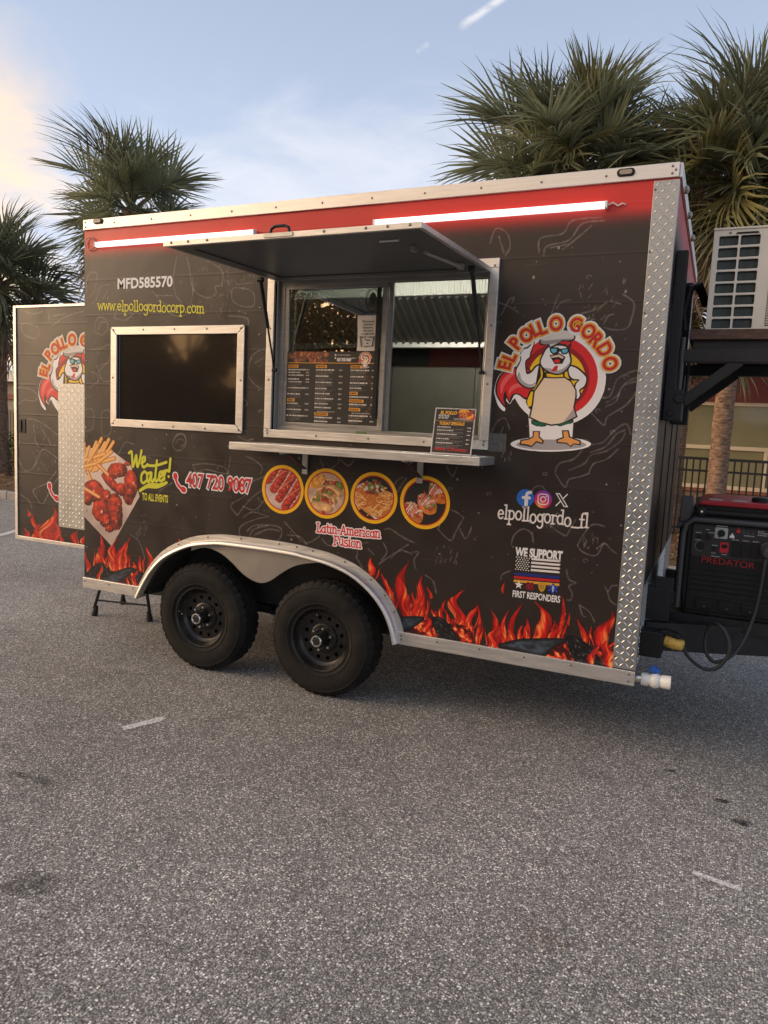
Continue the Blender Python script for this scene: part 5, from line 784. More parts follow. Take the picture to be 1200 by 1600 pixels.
lugs(o, .06, 1.7, .51, .92, .028, lambda y, z, h: (XR+.0036+h, y, z), L=.013, Wd=.004)
for y in (.9, 1.0):
    pass
o = MB().box(XL, XR, -.013, .0, 2.907, ZT).box(XR, XR+.014, .0, TW, 2.907, ZT).box(XL, XL+.02, .0, TW, 2.907, ZT).build('top_trim', MT['alu'], TR, bevel=.003)
screws(o, [(x, -.0135, 2.94) for x in grid(-3.79, -.30, 12)]+[(-.315, -.0135, 2.958), (-.315, -.0135, 2.925), (-4.05, -.0135, 2.958), (-4.05, -.0135, 2.925)])
for y in (.25, .7, 1.2): MB().lathe((XR+.014, y, 2.925), (1,0,0), [(.02,0),(.02,.012),(.012,.02),(.0,.022)], 12).build('marker_light', MT['marker_lens'], TR, True)
MB().box(XL+.02, XR, .0, TW, 2.935, ZT-.006).build('roof', mat('white_roof', (.6,.6,.6), .5), TR)
MB().box(XL, XL+.045, .047, TW, .47, 2.905).build('rear_wall', MT['wall_grey'], TR)
MB().box(XL+.05, XR-.05, TW-.045, TW, .47, 2.905).build('far_wall', MT['interior_rib'], TR)
FLOOR = MB().box(XL+.05, -3.50, .05, TW-.05, .44, .50).box(-1.62, XR-.05, .05, TW-.05, .44, .50).box(-3.50, -1.62, .34, TW-.34, .44, .50).build('floor', MT['frame_dark'], TR)
MB().box(XL+.05, XR-.05, .05, TW-.05, 2.875, 2.90).build('ceiling', MT['interior_rib'], TR)
o = MB().box(XL, -3.535, -.016, .0, ZB, .499).box(XL, -3.535, .0, .05, ZB, .44).build('bottom_trim', MT['alu'], TR, bevel=.003)
screws(o, [(-4.05, -.0165, .475), (-3.82, -.0165, .478), (-3.60, -.0165, .478)])
o = MB().box(-1.598, XR+.004, -.016, .0, ZB, .499).box(-1.598, XR, .0, .05, ZB, .44).build('bottom_trim', MT['alu'], TR, bevel=.003)
screws(o, [(x, -.0165, .478) for x in (-1.57, -1.35, -1.1, -.85, -.6)]+[(-.31, -.0165, .482), (-.31, -.0165, .445), (-1.57, -.0165, .455)])
screws(SIDE, [(-4.045, -.0005, z) for z in grid(.72, 2.82, 9)]+[(-2.62, -.0005, z) for z in (2.52, 2.36, 2.2)])
# marker lights on the top trim
for x, z in ((-3.931, 2.957), (-.525, 2.948)):
    o = MB().prism(rrect(x-.042, x+.042, z-.018, z+.018, .0175, 5), [], -.019, -.0135).build('marker_light', MT['black_plastic'], TR, bevel=.002)
    MB().prism(rrect(x-.030, x+.030, z-.011, z+.011, .0105, 5), [], -.026, -.0195).build('lens', MT['marker_lens'], o, bevel=.003)

# wheel arch: rolled aluminium fender, liner, skirt
def arch_n(i):
    a = np.array(ARCH[max(i-1, 0)]); b_ = np.array(ARCH[min(i+1, len(ARCH)-1)]); t = (b_-a)/np.linalg.norm(b_-a); return np.array((-t[1], t[0]))
sec = [(.052,-.0015),(.052,-.009),(.018,-.011),(.014,-.020),(.013,-.052),(.004,-.062),(-.008,-.062),(-.014,-.052),(-.010,-.030),(-.006,.0)]
b = MB(); vs = []; fs = []; m_ = len(sec)
for i, p in enumerate(ARCH):
    n = arch_n(i); vs += [(p[0]+n[0]*o_, y, p[1]+n[1]*o_) for o_, y in sec]
for i in range(len(ARCH)-1):
    for j in range(m_-1): fs.append((i*m_+j, i*m_+j+1, (i+1)*m_+j+1, (i+1)*m_+j))
fs += [tuple(range(m_)), tuple((len(ARCH)-1)*m_+j for j in reversed(range(m_)))]
FE = b.add(vs, fs).build('fender', MT['alu'], TR, True, ang=50)
idx = [6, 14, 20, 25, 28, 30, 34, 40, 46, 50, 54]
screws(FE, [(ARCH[i][0]+arch_n(i)[0]*.036, -.0105, ARCH[i][1]+arch_n(i)[1]*.036) for i in idx if i < len(ARCH)])
b = MB(); vs = []; fs = []
for p in ARCH: vs += [(p[0], .046, p[1]), (p[0], .33, p[1])]
for i in range(len(ARCH)-1): fs.append((2*i, 2*i+1, 2*i+3, 2*i+2))
b.add(vs, fs).prism([ARCH[0]]+ARCH[1:], [], .33, .336).build('wheel_well', MT['frame_dark'], TR)
sk = [(-3.107,.80),(-2.99,.835),(-2.874,.815),(-2.78,.765),(-2.695,.703),(-2.62,.668),(-2.547,.658),(-2.48,.682),(-2.407,.735),(-2.32,.790),(-2.225,.822),(-2.13,.838),(-2.048,.843)]
top = [(p[0]+.0, p[1]+.008) for p in ARCH if -3.11 < p[0] < -2.04]
MB().prism(catmull(sk, 4, False)+list(reversed(top)), [], -.012, -.0085).build('fender_skirt', MT['skirt'], TR)

# wheels
def wheel(cx, first=None):
    cy, cz = .078, .36; ax = (0,-1,0)
    w = bpy.data.objects.new('wheel', None); COL.objects.link(w); w.parent = TR; w.location = Vector((cx, cy, cz))-wloc(TR)
    def add(name, me): return link(name, me, w, Vector((0,0,0)))
    if first is None:
        half = [(.198,.080),(.206,.092),(.222,.100),(.226,.103),(.231,.1005),(.262,.1055),(.300,.1025),(.318,.0965),(.322,.0985),(.326,.0955),(.342,.085),(.352,.074)]
        tread = [(.3590,.068),(.3592,.047),(.351,.045),(.351,.038),(.360,.036),(.3605,.014),(.352,.012),(.352,.006),(.361,.004)]
        prof = half+tread+[(r, -h) for r, h in reversed(half+tread)]
        nh = len(half); N_ = len(prof)
        def mod(j, k, r):
            jj = min(j, N_-1-j)
            if nh-2 <= jj <= nh+1: return r-(.009 if k % 4 == 0 else 0)-(.004 if jj == nh-2 and k % 4 == 2 else 0)
            if nh+4 <= jj <= nh+5: return r-(.007 if k % 5 == 0 else 0)
            return r
        f = {}
        f['tyre'] = MB().lathe((0,0,0), ax, prof, 160, mod).mesh('tyre', MT['rubber'], True, 28)
        rb = MB().lathe((0,0,0), ax, [(.199,.075),(.205,.086),(.203,.092),(.196,.093),(.189,.086),(.186,.072),(.181,.062),(.176,.052),(.172,.046),(.150,.030),(.150,-.09)], 72)
        disc_y = -.034
        holes = [circle(.128*math.cos(2*math.pi*(k+.5)/12), .128*math.sin(2*math.pi*(k+.5)/12), .0135, 12) for k in range(12)]
        rb.prism(circle(0, 0, .172, 64), holes, disc_y, disc_y+.006)
        rb.lathe((0,0,0), ax, [(.094,.0335),(.090,.042),(.078,.047),(.050,.047)], 48)
        f['rim'] = rb.mesh('rim', MT['rim'], True, 35)
        f['drum'] = MB().lathe((0,0,0), ax, [(.0,-.02),(.14,-.02),(.14,-.06)], 32).mesh('brake_drum', MT['frame_dark'], True)
        f['hub'] = MB().lathe((0,0,0), ax, [(.047,.045),(.045,.060),(.041,.075),(.040,.118),(.036,.124),(.0,.124)], 32).mesh('hub', MT['rim'], True, 35)
        f['cap'] = MB().lathe((0,0,0), ax, [(.036,.1205),(.036,.131),(.033,.135),(.028,.136),(.024,.131),(.023,.1245)], 32).mesh('cap_ring', MT['chrome'], True, 35)
        f['capc'] = MB().lathe((0,0,0), ax, [(.023,.1248),(.023,.130),(.017,.133),(.011,.133),(.010,.131),(.0,.131)], 24).mesh('cap_centre', MT['rubber_black'], True, 35)
        f['nut'] = MB().lathe((0,0,0), ax, [(.0135,.0),(.0115,.008),(.0105,.010),(.0105,.026),(.008,.032),(.0,.033)], 6).mesh('lug_nut', MT['chrome'])
        f['valve'] = MB().tube([(.172,-.05,.0),(.160,-.066,.0),(.155,-.085,.0)], .0045, 8).mesh('valve_stem', MT['chrome'], True)
        first = f
    add('tyre', first['tyre']); r_ = add('rim', first['rim']); add('brake_drum', first['drum']); add('hub', first['hub']); add('cap_ring', first['cap']); add('cap_centre', first['capc'])
    for k in range(6):
        a = rad(60*k+20); n = link('lug_nut', first['nut'], w, Vector((.068*math.cos(a), -.046, .068*math.sin(a))))
    v = add('valve_stem', first['valve']); v.rotation_euler = (0, rad(-100 if cx > -2.5 else 180), 0)
    return first
wf = wheel(-2.112); wheel(-3.022, wf)
MB().bar((-2.112,.15,.36),(-2.112,2.4,.36),.075,.075).build('axle', MT['frame_dark'], TR); MB().bar((-3.022,.15,.36),(-3.022,2.4,.36),.075,.075).build('axle', MT['frame_dark'], TR)
MB().box(-4.0, -.35, .40, .46, .34, .438).build('chassis_rail', MT['frame_dark'], TR); MB().box(-4.0, -.35, 2.04, 2.10, .34, .438).build('chassis_rail', MT['frame_dark'], TR)
MB().bar((-2.7,.36,.37),(-2.36,.36,.37),.05,.03).bar((-2.95,.36,.42),(-2.70,.36,.40),.06,.02).bar((-2.36,.36,.40),(-2.10,.36,.42),.06,.02).build('leaf_spring', MT['frame_dark'], TR)

# small dark window
o = MB()
x0, x1, z0, z1, w = -3.815, -2.722, 1.590, 2.258, .052
for q in ([(x0,z0),(x1,z0),(x1-w,z0+w),(x0+w,z0+w)],[(x1,z0),(x1,z1),(x1-w,z1-w),(x1-w,z0+w)],[(x1,z1),(x0,z1),(x0+w,z1-w),(x1-w,z1-w)],[(x0,z1),(x0,z0),(x0+w,z0+w),(x0+w,z1-w)]):
    cx = sum(p[0] for p in q)/4; cz = sum(p[1] for p in q)/4; o.prism([(cx+(p[0]-cx)*.999, cz+(p[1]-cz)*.985) for p in q], [], -.014, -.0008)
o = o.build('window_frame', MT['alu'], TR, bevel=.002)
screws(o, [(x, -.0145, z1-.02) for x in grid(-3.79, -2.75, 5)]+[(x, -.0145, z0+.02) for x in grid(-3.79, -2.75, 5)]+[(x0+.02, -.0145, 1.92), (x1-.02, -.0145, 1.92)])
MB().box(-3.775, -2.765, .004, .010, 1.63, 2.22).build('window_pane', MT['acrylic'], TR)

# hatch opening with sliding windows
x0, x1, z0, z1, w = -2.556, -1.124, 1.578, 2.578, .048
b = MB()
for q in (rect(x0, x1, z0, z0+w), rect(x0, x0+w, z0+w+.001, z1-w-.001), rect(x1-w, x1, z0+w+.001, z1-w-.001), rect(x0, x1, z1-w, z1)): b.prism(q, [], -.020, -.0008)
HF = b.build('hatch_frame', MT['alu'], TR, bevel=.002)
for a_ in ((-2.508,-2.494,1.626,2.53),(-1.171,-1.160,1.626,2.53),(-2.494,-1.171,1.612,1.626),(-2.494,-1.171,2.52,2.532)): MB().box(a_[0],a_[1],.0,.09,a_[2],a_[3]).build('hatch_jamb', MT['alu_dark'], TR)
screws(HF, [(x, -.0205, z0+.024) for x in grid(-2.53, -1.15, 5)]+[(x1-.024, -.0205, z) for z in grid(1.62, 2.54, 4)]+[(x0+.024, -.0205, z) for z in grid(1.62, 2.54, 4)])
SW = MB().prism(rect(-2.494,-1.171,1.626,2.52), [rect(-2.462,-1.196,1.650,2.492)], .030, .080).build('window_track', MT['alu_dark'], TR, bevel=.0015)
def sash(x0, x1, y, m): return MB().prism(rect(x0, x1, 1.650, 2.492), [rect(x0+.026, x1-.030, 1.676, 2.468)], y, y+.018).build('sliding_sash', m, TR, bevel=.0015)
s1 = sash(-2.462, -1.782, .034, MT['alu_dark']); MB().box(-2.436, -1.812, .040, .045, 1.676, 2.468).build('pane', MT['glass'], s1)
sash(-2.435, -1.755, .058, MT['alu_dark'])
MB().box(-1.845, -1.822, .026, .034, 1.72, 2.46).build('window_pull', MT['black_plastic'], TR)
MB().box(-1.93, -1.86, -.003, .0, 1.6285, 1.6415).build('latch_label', mat('green_label', (.09,.16,.05), .5), TR)
# awning hatch
AW = MB()
hx0, hx1 = -2.497, -1.168
def AT(x, s, t): return (x, -.016-s*.985, 2.512-s*.030+t)    # s: 0 at the hinge, 1 at the outer edge
def abox(x0, x1, s0, s1, t0, t1, b):
    q = [AT(x, s, t) for t in (t0, t1) for x, s in ((x0,s0),(x1,s0),(x1,s1),(x0,s1))]
    return b.add(q, [(0,3,2,1),(4,5,6,7),(0,1,5,4),(1,2,6,5),(2,3,7,6),(3,0,4,7)])
AW = abox(hx0+.02, hx1-.02, .02, .98, .004, .020, MB()).build('serving_hatch', MT['awning'], TR)
b = MB(); abox(hx0, hx1, .98, 1.0, -.004, .021, b); abox(hx0, hx0+.022, .02, .979, -.002, .021, b); abox(hx1-.022, hx1, .02, .979, -.002, .021, b); abox(hx0, hx1, 0, .019, -.002, .021, b); b.build('hatch_edging', MT['alu'], AW, bevel=.0015)
b = MB(); abox(hx0+.023, hx1-.023, .90, .979, -.0035, .0035, b); abox(hx0+.023, hx1-.023, .021, .10, -.0035, .0035, b); abox(hx1-.10, hx1-.023, .101, .899, -.0035, .0035, b); abox(hx0+.023, hx0+.10, .101, .899, -.0035, .0035, b); b.build('hatch_lining', MT['awning'], AW)
screws(AW, [(x, -1.0015, 2.4935) for x in (-2.45, -2.35, -2.24, -1.62, -1.42, -1.32, -1.22)])
b = MB().tube([(x, -.995, z) for x, z in ((-1.895,2.50),(-1.89,2.522),(-1.872,2.532),(-1.82,2.532),(-1.80,2.522),(-1.795,2.50))], .007, 10); b.build('pull_handle', MT['black_plastic'], AW, True)
MB().box(-1.925, -1.775, -1.0055, -1.0015, 2.484, 2.501).build('handle_plate', MT['steel'], AW)
MB().tube([(-1.30,-.62,2.474),(-1.235,-.30,2.478)], .010, 8).build('hatch_rod', MT['steel'], AW, True); MB().tube([(-1.42,-.86,2.474),(-1.33,-.86,2.474)], .006, 8).build('hatch_rod', MT['steel'], AW, True); MB().box(-1.255,-1.225,-.32,-.28,2.468,2.49).build('hatch_bracket', MT['steel'], AW); b = MB(); b.box(-1.345,-1.325,-.70,-.66,2.468,2.488).build('hatch_bracket', MT['steel'], AW)
for x, y in ((-1.196, -.25), (-2.472, -.22)):
    p0, p1 = Vector((x, y, 2.478)), Vector((x+(.018 if x > -2 else -.01), -.034, 1.985)); m_ = p0.lerp(p1, .52)
    o = MB().tube([p0, m_], .0115, 10).build('gas_strut', MT['black_plastic'], TR, True); MB().tube([m_, p1], .006, 8).build('strut_rod', MT['black_plastic'], o, True)
    MB().lathe(p0, (1,0,0), [(.0,-.016),(.014,-.016),(.014,.016),(.0,.016)], 10).build('strut_joint', MT['black_plastic'], o); MB().lathe(p1, (1,0,0), [(.0,-.014),(.010,-.014),(.010,.014),(.0,.014)], 10).build('strut_joint', MT['black_plastic'], o)
# shelf
MB().box(-2.623, -1.086, -.278, -.0015, 1.500, 1.544).build('serving_shelf', MT['alu'], TR, bevel=.003)
b = MB()
for x in (-2.262, -1.512):
    o = MB().box(x-.018, x+.018, -.008, -.0012, 1.368, 1.499).box(x-.018, x+.018, -.24, -.008, 1.4925, 1.4992).build('shelf_bracket', MT['steel'], TR); MB().bar((x, -.009, 1.40), (x, -.20, 1.490), .006, .026, (1,0,0)).build('bracket_strut', MT['black_metal'], o)
for x in (-2.42, -1.57): MB().box(x-.012, x+.012, -.03, -.002, 1.478, 1.4995).build('shelf_clip', MT['steel'], TR)
# led tubes
for x0, x1 in ((-3.935, -2.670), (-1.850, -.612)):
    o = MB().prism(rrect(-.034, -.006, 2.785, 2.819, .012, 4), [], x0, x1, 'yz').build('led_tube', MT['led'], TR, True)
    MB().box(x0-.014, x0-.0005, -.034, -.006, 2.785, 2.819).build('tube_end', MT['led_end'], o, bevel=.002); MB().box(x1+.0005, x1+.014, -.034, -.006, 2.785, 2.819).build('tube_end', MT['led_end'], o, bevel=.002)
MB().tube(catmull([(-3.95,2.80),(-4.0,2.775),(-4.045,2.79),(-4.04,2.85),(-3.99,2.855),(-3.955,2.80)], 6, False) and [(p[0], -.012, p[1]) for p in catmull([(-3.95,2.80),(-4.0,2.775),(-4.045,2.79),(-4.04,2.85),(-3.99,2.855),(-3.955,2.80)], 6, False)], .0035, 6).build('tube_wire', MT['wire_red'], TR, True)
MB().tube([(-.60,-.02,2.80),(-.575,-.012,2.812),(-.55,-.010,2.796),(-.53,-.010,2.806),(-.515,-.002,2.80)], .004, 6).build('tube_wire', MT['wire_white'], TR, True)

# rear door, swung open past the corner
DX0, DX1, DZ0, DZ1, DY = -5.142, -4.115, .628, 2.482, .30
def paint_door():
    c = Canvas(DX0, DX1, DZ0, DZ1, 420); sl, X, Z = c.reg(DX0, DX1, DZ0, DZ1); c.a[..., :3] = sg(42,33,28); c.a[..., 3] = 1; chalk = sg(150,143,138)
    for P in ART['doordood']: c.line_over(catmull(P, 4, False), .008, chalk, .7)
    rnd = random.Random(8)
    for _ in range(60):
        x = rnd.uniform(-4.95, -4.70); z = rnd.uniform(1.2, 1.55); l = rnd.uniform(.01, .03); c.line_over([(x, z), (x+l*.3, z+l)], .005, chalk, .55)
    for _ in range(80): c.ell(rnd.uniform(DX0, DX1), rnd.uniform(.9, 2.4), .0022, .0022, chalk, alpha=.6)
    for i, f in enumerate(ART['doorflames']): c.flame(f[0], f[1]-.02, f[2], f[3]+.01, f[4]*1.3, i+3)
    return c
RD = MB().prism(rect(DX0+.03, DX1, DZ0+.03, DZ1-.02), [], DY, DY+.04).build('rear_door', wrap_material(paint_door(), 'door_wrap'), TR); uv_xz(RD, DX0, DX1, DZ0, DZ1)
MB().box(DX0, DX0+.029, DY-.008, DY+.045, DZ0, DZ1).box(DX0+.029, DX1, DY-.008, DY+.045, DZ1-.019, DZ1).box(DX0+.029, DX1, DY-.008, DY+.045, DZ0, DZ0+.029).build('door_edging', MT['alu'], RD, bevel=.002)
o = MB().box(-4.658, -4.20, DY-.0045, DY-.0010, .775, 1.885).build('door_tread_plate', MT['alu_plate'], TR)
lugs(o, -4.655, -4.25, .78, 1.88, .034, lambda x, z, h: (x, DY-.0046-h, z), L=.019, Wd=.0048, H=.0022)
MB().box(-5.095, -5.020, DY-.004, DY-.0006, 1.49, 1.60).box(-5.085, -5.062, DY-.010, DY-.004, 1.50, 1.59).build('door_latch', MT['black_plastic'], RD, bevel=.002)
emblem(RD, T=lambda x, z, o: (-4.82+(x+1.068)*1.19, DY-.0012-o, 1.964+(z-2.027)*1.19), clip=1.76)
phone_icon(-4.705, 1.045, .058, RD, T=lambda x, z, o: (x, DY-.0012-o, z))
# hinges
for z in (.9, 1.55, 2.25): MB().cyl((-4.095, .30, z-.05), (-4.095, .30, z+.05), .014, 10).build('door_hinge', MT['steel'], TR)

# interior seen through the hatch
HD = MB().prism([(1.55,2.70),(1.56,2.70),(1.56,2.874),(1.55,2.874)], [], -3.6, -.6, 'yz').build('range_hood', MT['interior_rib'], TR)
b = MB()
RIB = MB().box(-.006, .006, -.006, 0, 0, .172).mesh('panel_rib', MT['interior_rib'])
for i in range(110): link('panel_rib', RIB, HD, Vector((-3.3+i*.024, 1.5495, 2.701)))
def hood_pt(x, s, t): return (x, 1.56+.46*s-t*.55, 2.695-.30*s-t*.83)
b = MB().add([hood_pt(-3.6,0,0),hood_pt(-.6,0,0),hood_pt(-.6,1,0),hood_pt(-3.6,1,0)], [(0,1,2,3)]); b.build('baffle_tray', MT['hood_dark'], TR)
for i in range(30):
    x = -3.15+i*.068; q = [hood_pt(x+a, s, t) for s in (.02,.98) for a, t in ((0,.001),(.010,.022),(.026,.022),(.036,.001))]
    MB().add(q, [(0,1,5,4),(1,2,6,5),(2,3,7,6),(0,4,7,3),(0,3,2,1),(4,5,6,7)]).build('baffle', MT['baffle'], HD)
MB().box(-3.6, -.6, 2.00, 2.06, 2.355, 2.400).build('hood_lip', MT['steel'], TR, bevel=.003)
MB().box(-3.6, -.33, 2.44, 2.45, .52, 2.86).build('back_panel', MT['interior_red'], TR)
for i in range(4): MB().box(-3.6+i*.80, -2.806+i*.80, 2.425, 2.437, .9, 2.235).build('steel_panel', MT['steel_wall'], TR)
MB().box(-3.2, -2.45, 2.432, 2.438, 2.24, 2.42).build('dark_panel', mat('dark_interior_panel', (.03,.03,.032), .4), TR)
MB().box(-3.6, -.5, 1.75, 2.42, .52, 1.42).build('cooking_counter', MT['steel'], TR, bevel=.004)
MB().box(-3.9, -2.62, .05, .06, 1.0, 2.86).build('inner_wall', MT['interior_rib'], TR)
MB().cyl((-2.9, .45, 2.83), (-1.0, .45, 2.83), .016, 12).build('ceiling_lamp', MT['led_in'], TR, True)

# tongue, inlet, drain valve and the shelf bracket on the front wall
MB().bar((-.28, .33, .612), (1.75, 1.18, .612), .06, .155).build('tongue_rail', MT['black_metal'], TR); MB().bar((-.28, 2.17, .612), (1.75, 1.32, .612), .06, .155).build('tongue_rail', MT['black_metal'], TR)
MB().bar((.0, .52, .70), (.0, 2.0, .70), .05, .02).build('tongue_crossbar', MT['black_metal'], TR); MB().bar((.5, .70, .70), (.5, 1.8, .70), .05, .02).build('tongue_crossbar', MT['black_metal'], TR)
MB().box(-.20, .62, .60, 1.35, .711, .722).box(-.20, .70, .50, .598, .655, .7225).build('deck_plate', MT['black_metal'], TR)
MB().box(XR+.004, -.17, .10, .21, .555, .690).box(-.20, -.165, .115, .195, .575, .67).build('power_inlet', MT['black_plastic'], TR, bevel=.006)
MB().box(XR+.004, -.16, .33, .43, .70, .88).box(-.245, -.15, .34, .42, .86, .93).build('tongue_bracket', MT['black_metal'], TR, bevel=.004)
o = MB().tube([(-.30,.055,.448),(-.252,.055,.450)], .020, 14).build('drain_valve', MT['chrome'], TR, True)
MB().lathe((-.252,.055,.450), (1,0,.03), [(.0,0),(.031,0),(.033,.004),(.033,.030),(.030,.034),(.030,.044),(.036,.050),(.039,.060),(.039,.074),(.036,.084),(.030,.090),(.031,.096),(.034,.100),(.034,.142),(.027,.142),(.025,.12)], 28).build('valve_body', MT['white_pvc'], o, True)
MB().cyl((-.193,.055,.485),(-.193,.055,.505), .012, 12).build('valve_stem', MT['blue_handle'], o, True)
MB().prism([(-.222,.498),(-.205,.530),(-.190,.522),(-.176,.517),(-.160,.505),(-.165,.495),(-.19,.500)], [], .040, .070).build('valve_handle', MT['blue_handle'], o, bevel=.005)
for y in (.275, 1.10):
    o = MB().box(XR+.004, -.225, y-.035, y+.035, 1.80, 2.63).build('bracket_post', MT['black_metal'], TR, bevel=.004)
    MB().cyl((-.210, y-.02, 1.86), (-.210, y-.02, 2.20), .012, 12).build('conduit', MT['grey_plastic'], o, True)
    MB().box(XR+.004, -.185, y-.05, y+.05, 1.775, 1.935).build('bracket_foot', MT['black_metal'], o, bevel=.006)
    MB().lathe((-.24, y-.052, 1.815), (0,-1,0), [(.0,.012),(.016,.012),(.018,0)], 12).build('bracket_bolt', MT['black_metal'], o); MB().lathe((-.205, y-.052, 1.89), (0,-1,0), [(.0,.010),(.022,.010),(.025,0)], 12).build('bracket_bolt', MT['black_metal'], o)
    MB().bar((-.19, y, 1.875), (.06, y, 2.085), .045, .05).build('bracket_brace', MT['black_metal'], TR, bevel=.003)
    MB().box(-.224, .46, y-.03, y+.03, 2.075, 2.140).build('bracket_arm', MT['black_metal'], TR, bevel=.004)
MB().box(-.165, .40, .29, 1.14, 2.141, 2.188).build('bracket_tray', MT['black_metal'], TR)
MB().box(-.185, .42, .255, 1.16, 2.189, 2.240).build('shelf_board', MT['rust_board'], TR, bevel=.004)
MB().tube([(-.13,.6,2.42),(-.17,.5,2.50),(-.21,.45,2.48),(-.23,.42,2.35),(-.215,.40,2.25)], .022, 10).build('pipe_sleeve', MT['black_plastic'], TR, True)
# ------------------------------------------------------------------ things on and round the trailer
# air conditioner
AC = empty('air_conditioner', (.05, .72, 2.2405), 'cream air conditioner unit with coil grille on a bracket shelf', 'air conditioner')
ax0, ax1, ay0, ay1, az0, az1 = -.116, .215, .315, 1.10, 2.2415, 2.745
cells = []
cw, ch = .088, .0475
for j in range(8):
    for i in range(2):
        x = ax0+.026+i*(cw+.010); z = az1-.040-.0475-j*(ch+.0105)
        if z < az0+.002: z = az0+.006
        cells.append(rrect(x, x+cw, z, z+ch, .006, 2))
b = MB().prism(rect(ax0, ax1-.02, az0, az1-.012), cells, ay0, ay0+.012)
b.build('grille_panel', MT['ac_case'], AC, bevel=.0015)
MB().box(ax0, ax0+.008, ay0+.0125, ay1, az0, az1-.012).box(ax1-.01, ax1, ay0+.0125, ay1, az0, az1-.012).box(ax0, ax1, ay1-.01, ay1, az0, az1-.012).build('casing', MT['ac_case'], AC)
MB().box(ax0-.004, ax1+.004, ay0-.006, ay1+.004, az1-.0115, az1).build('top_cover', MT['ac_case'], AC, bevel=.004)
MB().box(ax0+.012, ax0+.24, ay0+.022, ay0+.05, az0+.01, az1-.02).build('coil', MT['ac_coil'], AC)
FIN = MB().box(0, .036, -.004, .0, 0, .0035).mesh('fin', MT['ac_case'])
bk = MB().box(ax1-.062, ax1-.021, ay0-.003, ay0-.0005, az0+.02, az0+.30).build('fin_backing', MT['ac_coil'], AC)
for k in range(34): link('fin', FIN, AC, Vector((ax1-.060, ay0-.003, az0+.024+k*.008))-Vector(AC.location))
MB().prism([(ax0+.10,az1-.034),(ax0+.105,az1-.025),(ax0+.20,az1-.025),(ax0+.205,az1-.034)], [], ay0-.003, ay0-.0003).build('hand_slot', MT['black_plastic'], AC)
screws(AC, [(ax0+.075, ay0-.0005, az1-.026), (ax1-.04, ay0-.0005, az1-.026)])

# generator
GE = empty('generator', (.13, .82, .7225), 'black portable generator with red top and control panel on the trailer tongue', 'generator')
gx0, gx1, gy0, gy1, gz0 = -.120, .420, .520, 1.22, .7235
b = MB().prism([(gx0+.02,gz0),(gx1-.02,gz0),(gx1,gz0+.10),(gx1,1.24),(gx1-.04,1.29),(gx0+.04,1.29),(gx0,1.24),(gx0,gz0+.10)], [], gy0+.012, gy1).build('body', MT['black_plastic'], GE, bevel=.012)
MB().box(gx0+.03, gx1-.03, gy0+.002, gy0+.012, gz0+.02, 1.235).build('front_panel', MT['black_plastic'], GE, bevel=.006)
fr = MB().tube([(gx0-.012, gy0-.012, gz0+.03),(gx0-.012, gy0-.012, 1.17),(gx0+.0, gy0-.012, 1.225),(gx0+.04, gy0-.012, 1.253),(gx1-.04, gy0-.012, 1.253),(gx1, gy0-.012, 1.225),(gx1+.012, gy0-.012, 1.17),(gx1+.012, gy0-.012, gz0+.03)], .016, 12).build('front_frame', MT['grey_plastic'], GE, True)
tc_ = MB().prism([(gx0+.045,1.332),(gx0+.065,1.352),(gx0+.12,1.362),(gx1-.10,1.362),(gx1-.04,1.350),(gx1-.03,1.332)], [], gy0+.02, gy1-.08).build('top_cover', MT['gen_red'], GE, bevel=.006)
MB().box(gx0+.10, gx0+.17, gy0+.03, gy0+.12, 1.3625, 1.3635).build('top_sticker', MT['grey_print'], tc_); MB().box(gx0+.22, gx0+.29, gy0+.05, gy0+.14, 1.3625, 1.3635).build('top_sticker', MT['grey_print'], tc_)
MB().lathe((gx0+.36, gy0+.16, 1.362), (0,0,1), [(.045,0),(.045,.018),(.035,.024),(.0,.024)], 24).build('fuel_cap', MT['black_plastic'], GE, True)
MB().box(gx0+.03, gx1-.03, gy0+.03, gy1-.05, 1.29, 1.333).build('top_deck', MT['black_plastic'], GE, bevel=.008)
o = MB().tube([(gx0+.09, gy0+.0, 1.295),(gx1-.09, gy0+.0, 1.295)], .017, 12).build('lift_handle', MT['black_plastic'], GE, True)
for x in (gx0+.07, gx1-.07):
    MB().lathe((x, gy0-.012, 1.297), (0,1,0), [(.0,-.004),(.010,-.004),(.026,.0),(.028,.03)], 18).build('handle_boss', MT['black_plastic'], o, True)
    MB().lathe((x, gy0-.017, 1.297), (0,1,0), [(.0,-.004),(.007,-.003),(.008,.0)], 6).build('handle_bolt', MT['chrome'], o)
MB().box(gx0-.04, gx0+.02, gy0+.02, gy0+.14, 1.23, 1.37).prism([(gx0-.055,1.19),(gx0-.02,1.36),(gx0+.02,1.38),(gx0+.03,1.30),(gx0,1.20)], [], gy0+.03, gy0+.10).build('corner_guard', MT['grey_plastic'], GE, bevel=.006)
MB().box(gx0-.035, gx0-.002, gy0+.03, gy1-.02, gz0+.10, 1.22).build('side_panel', MT['black_plastic'], GE, bevel=.01)
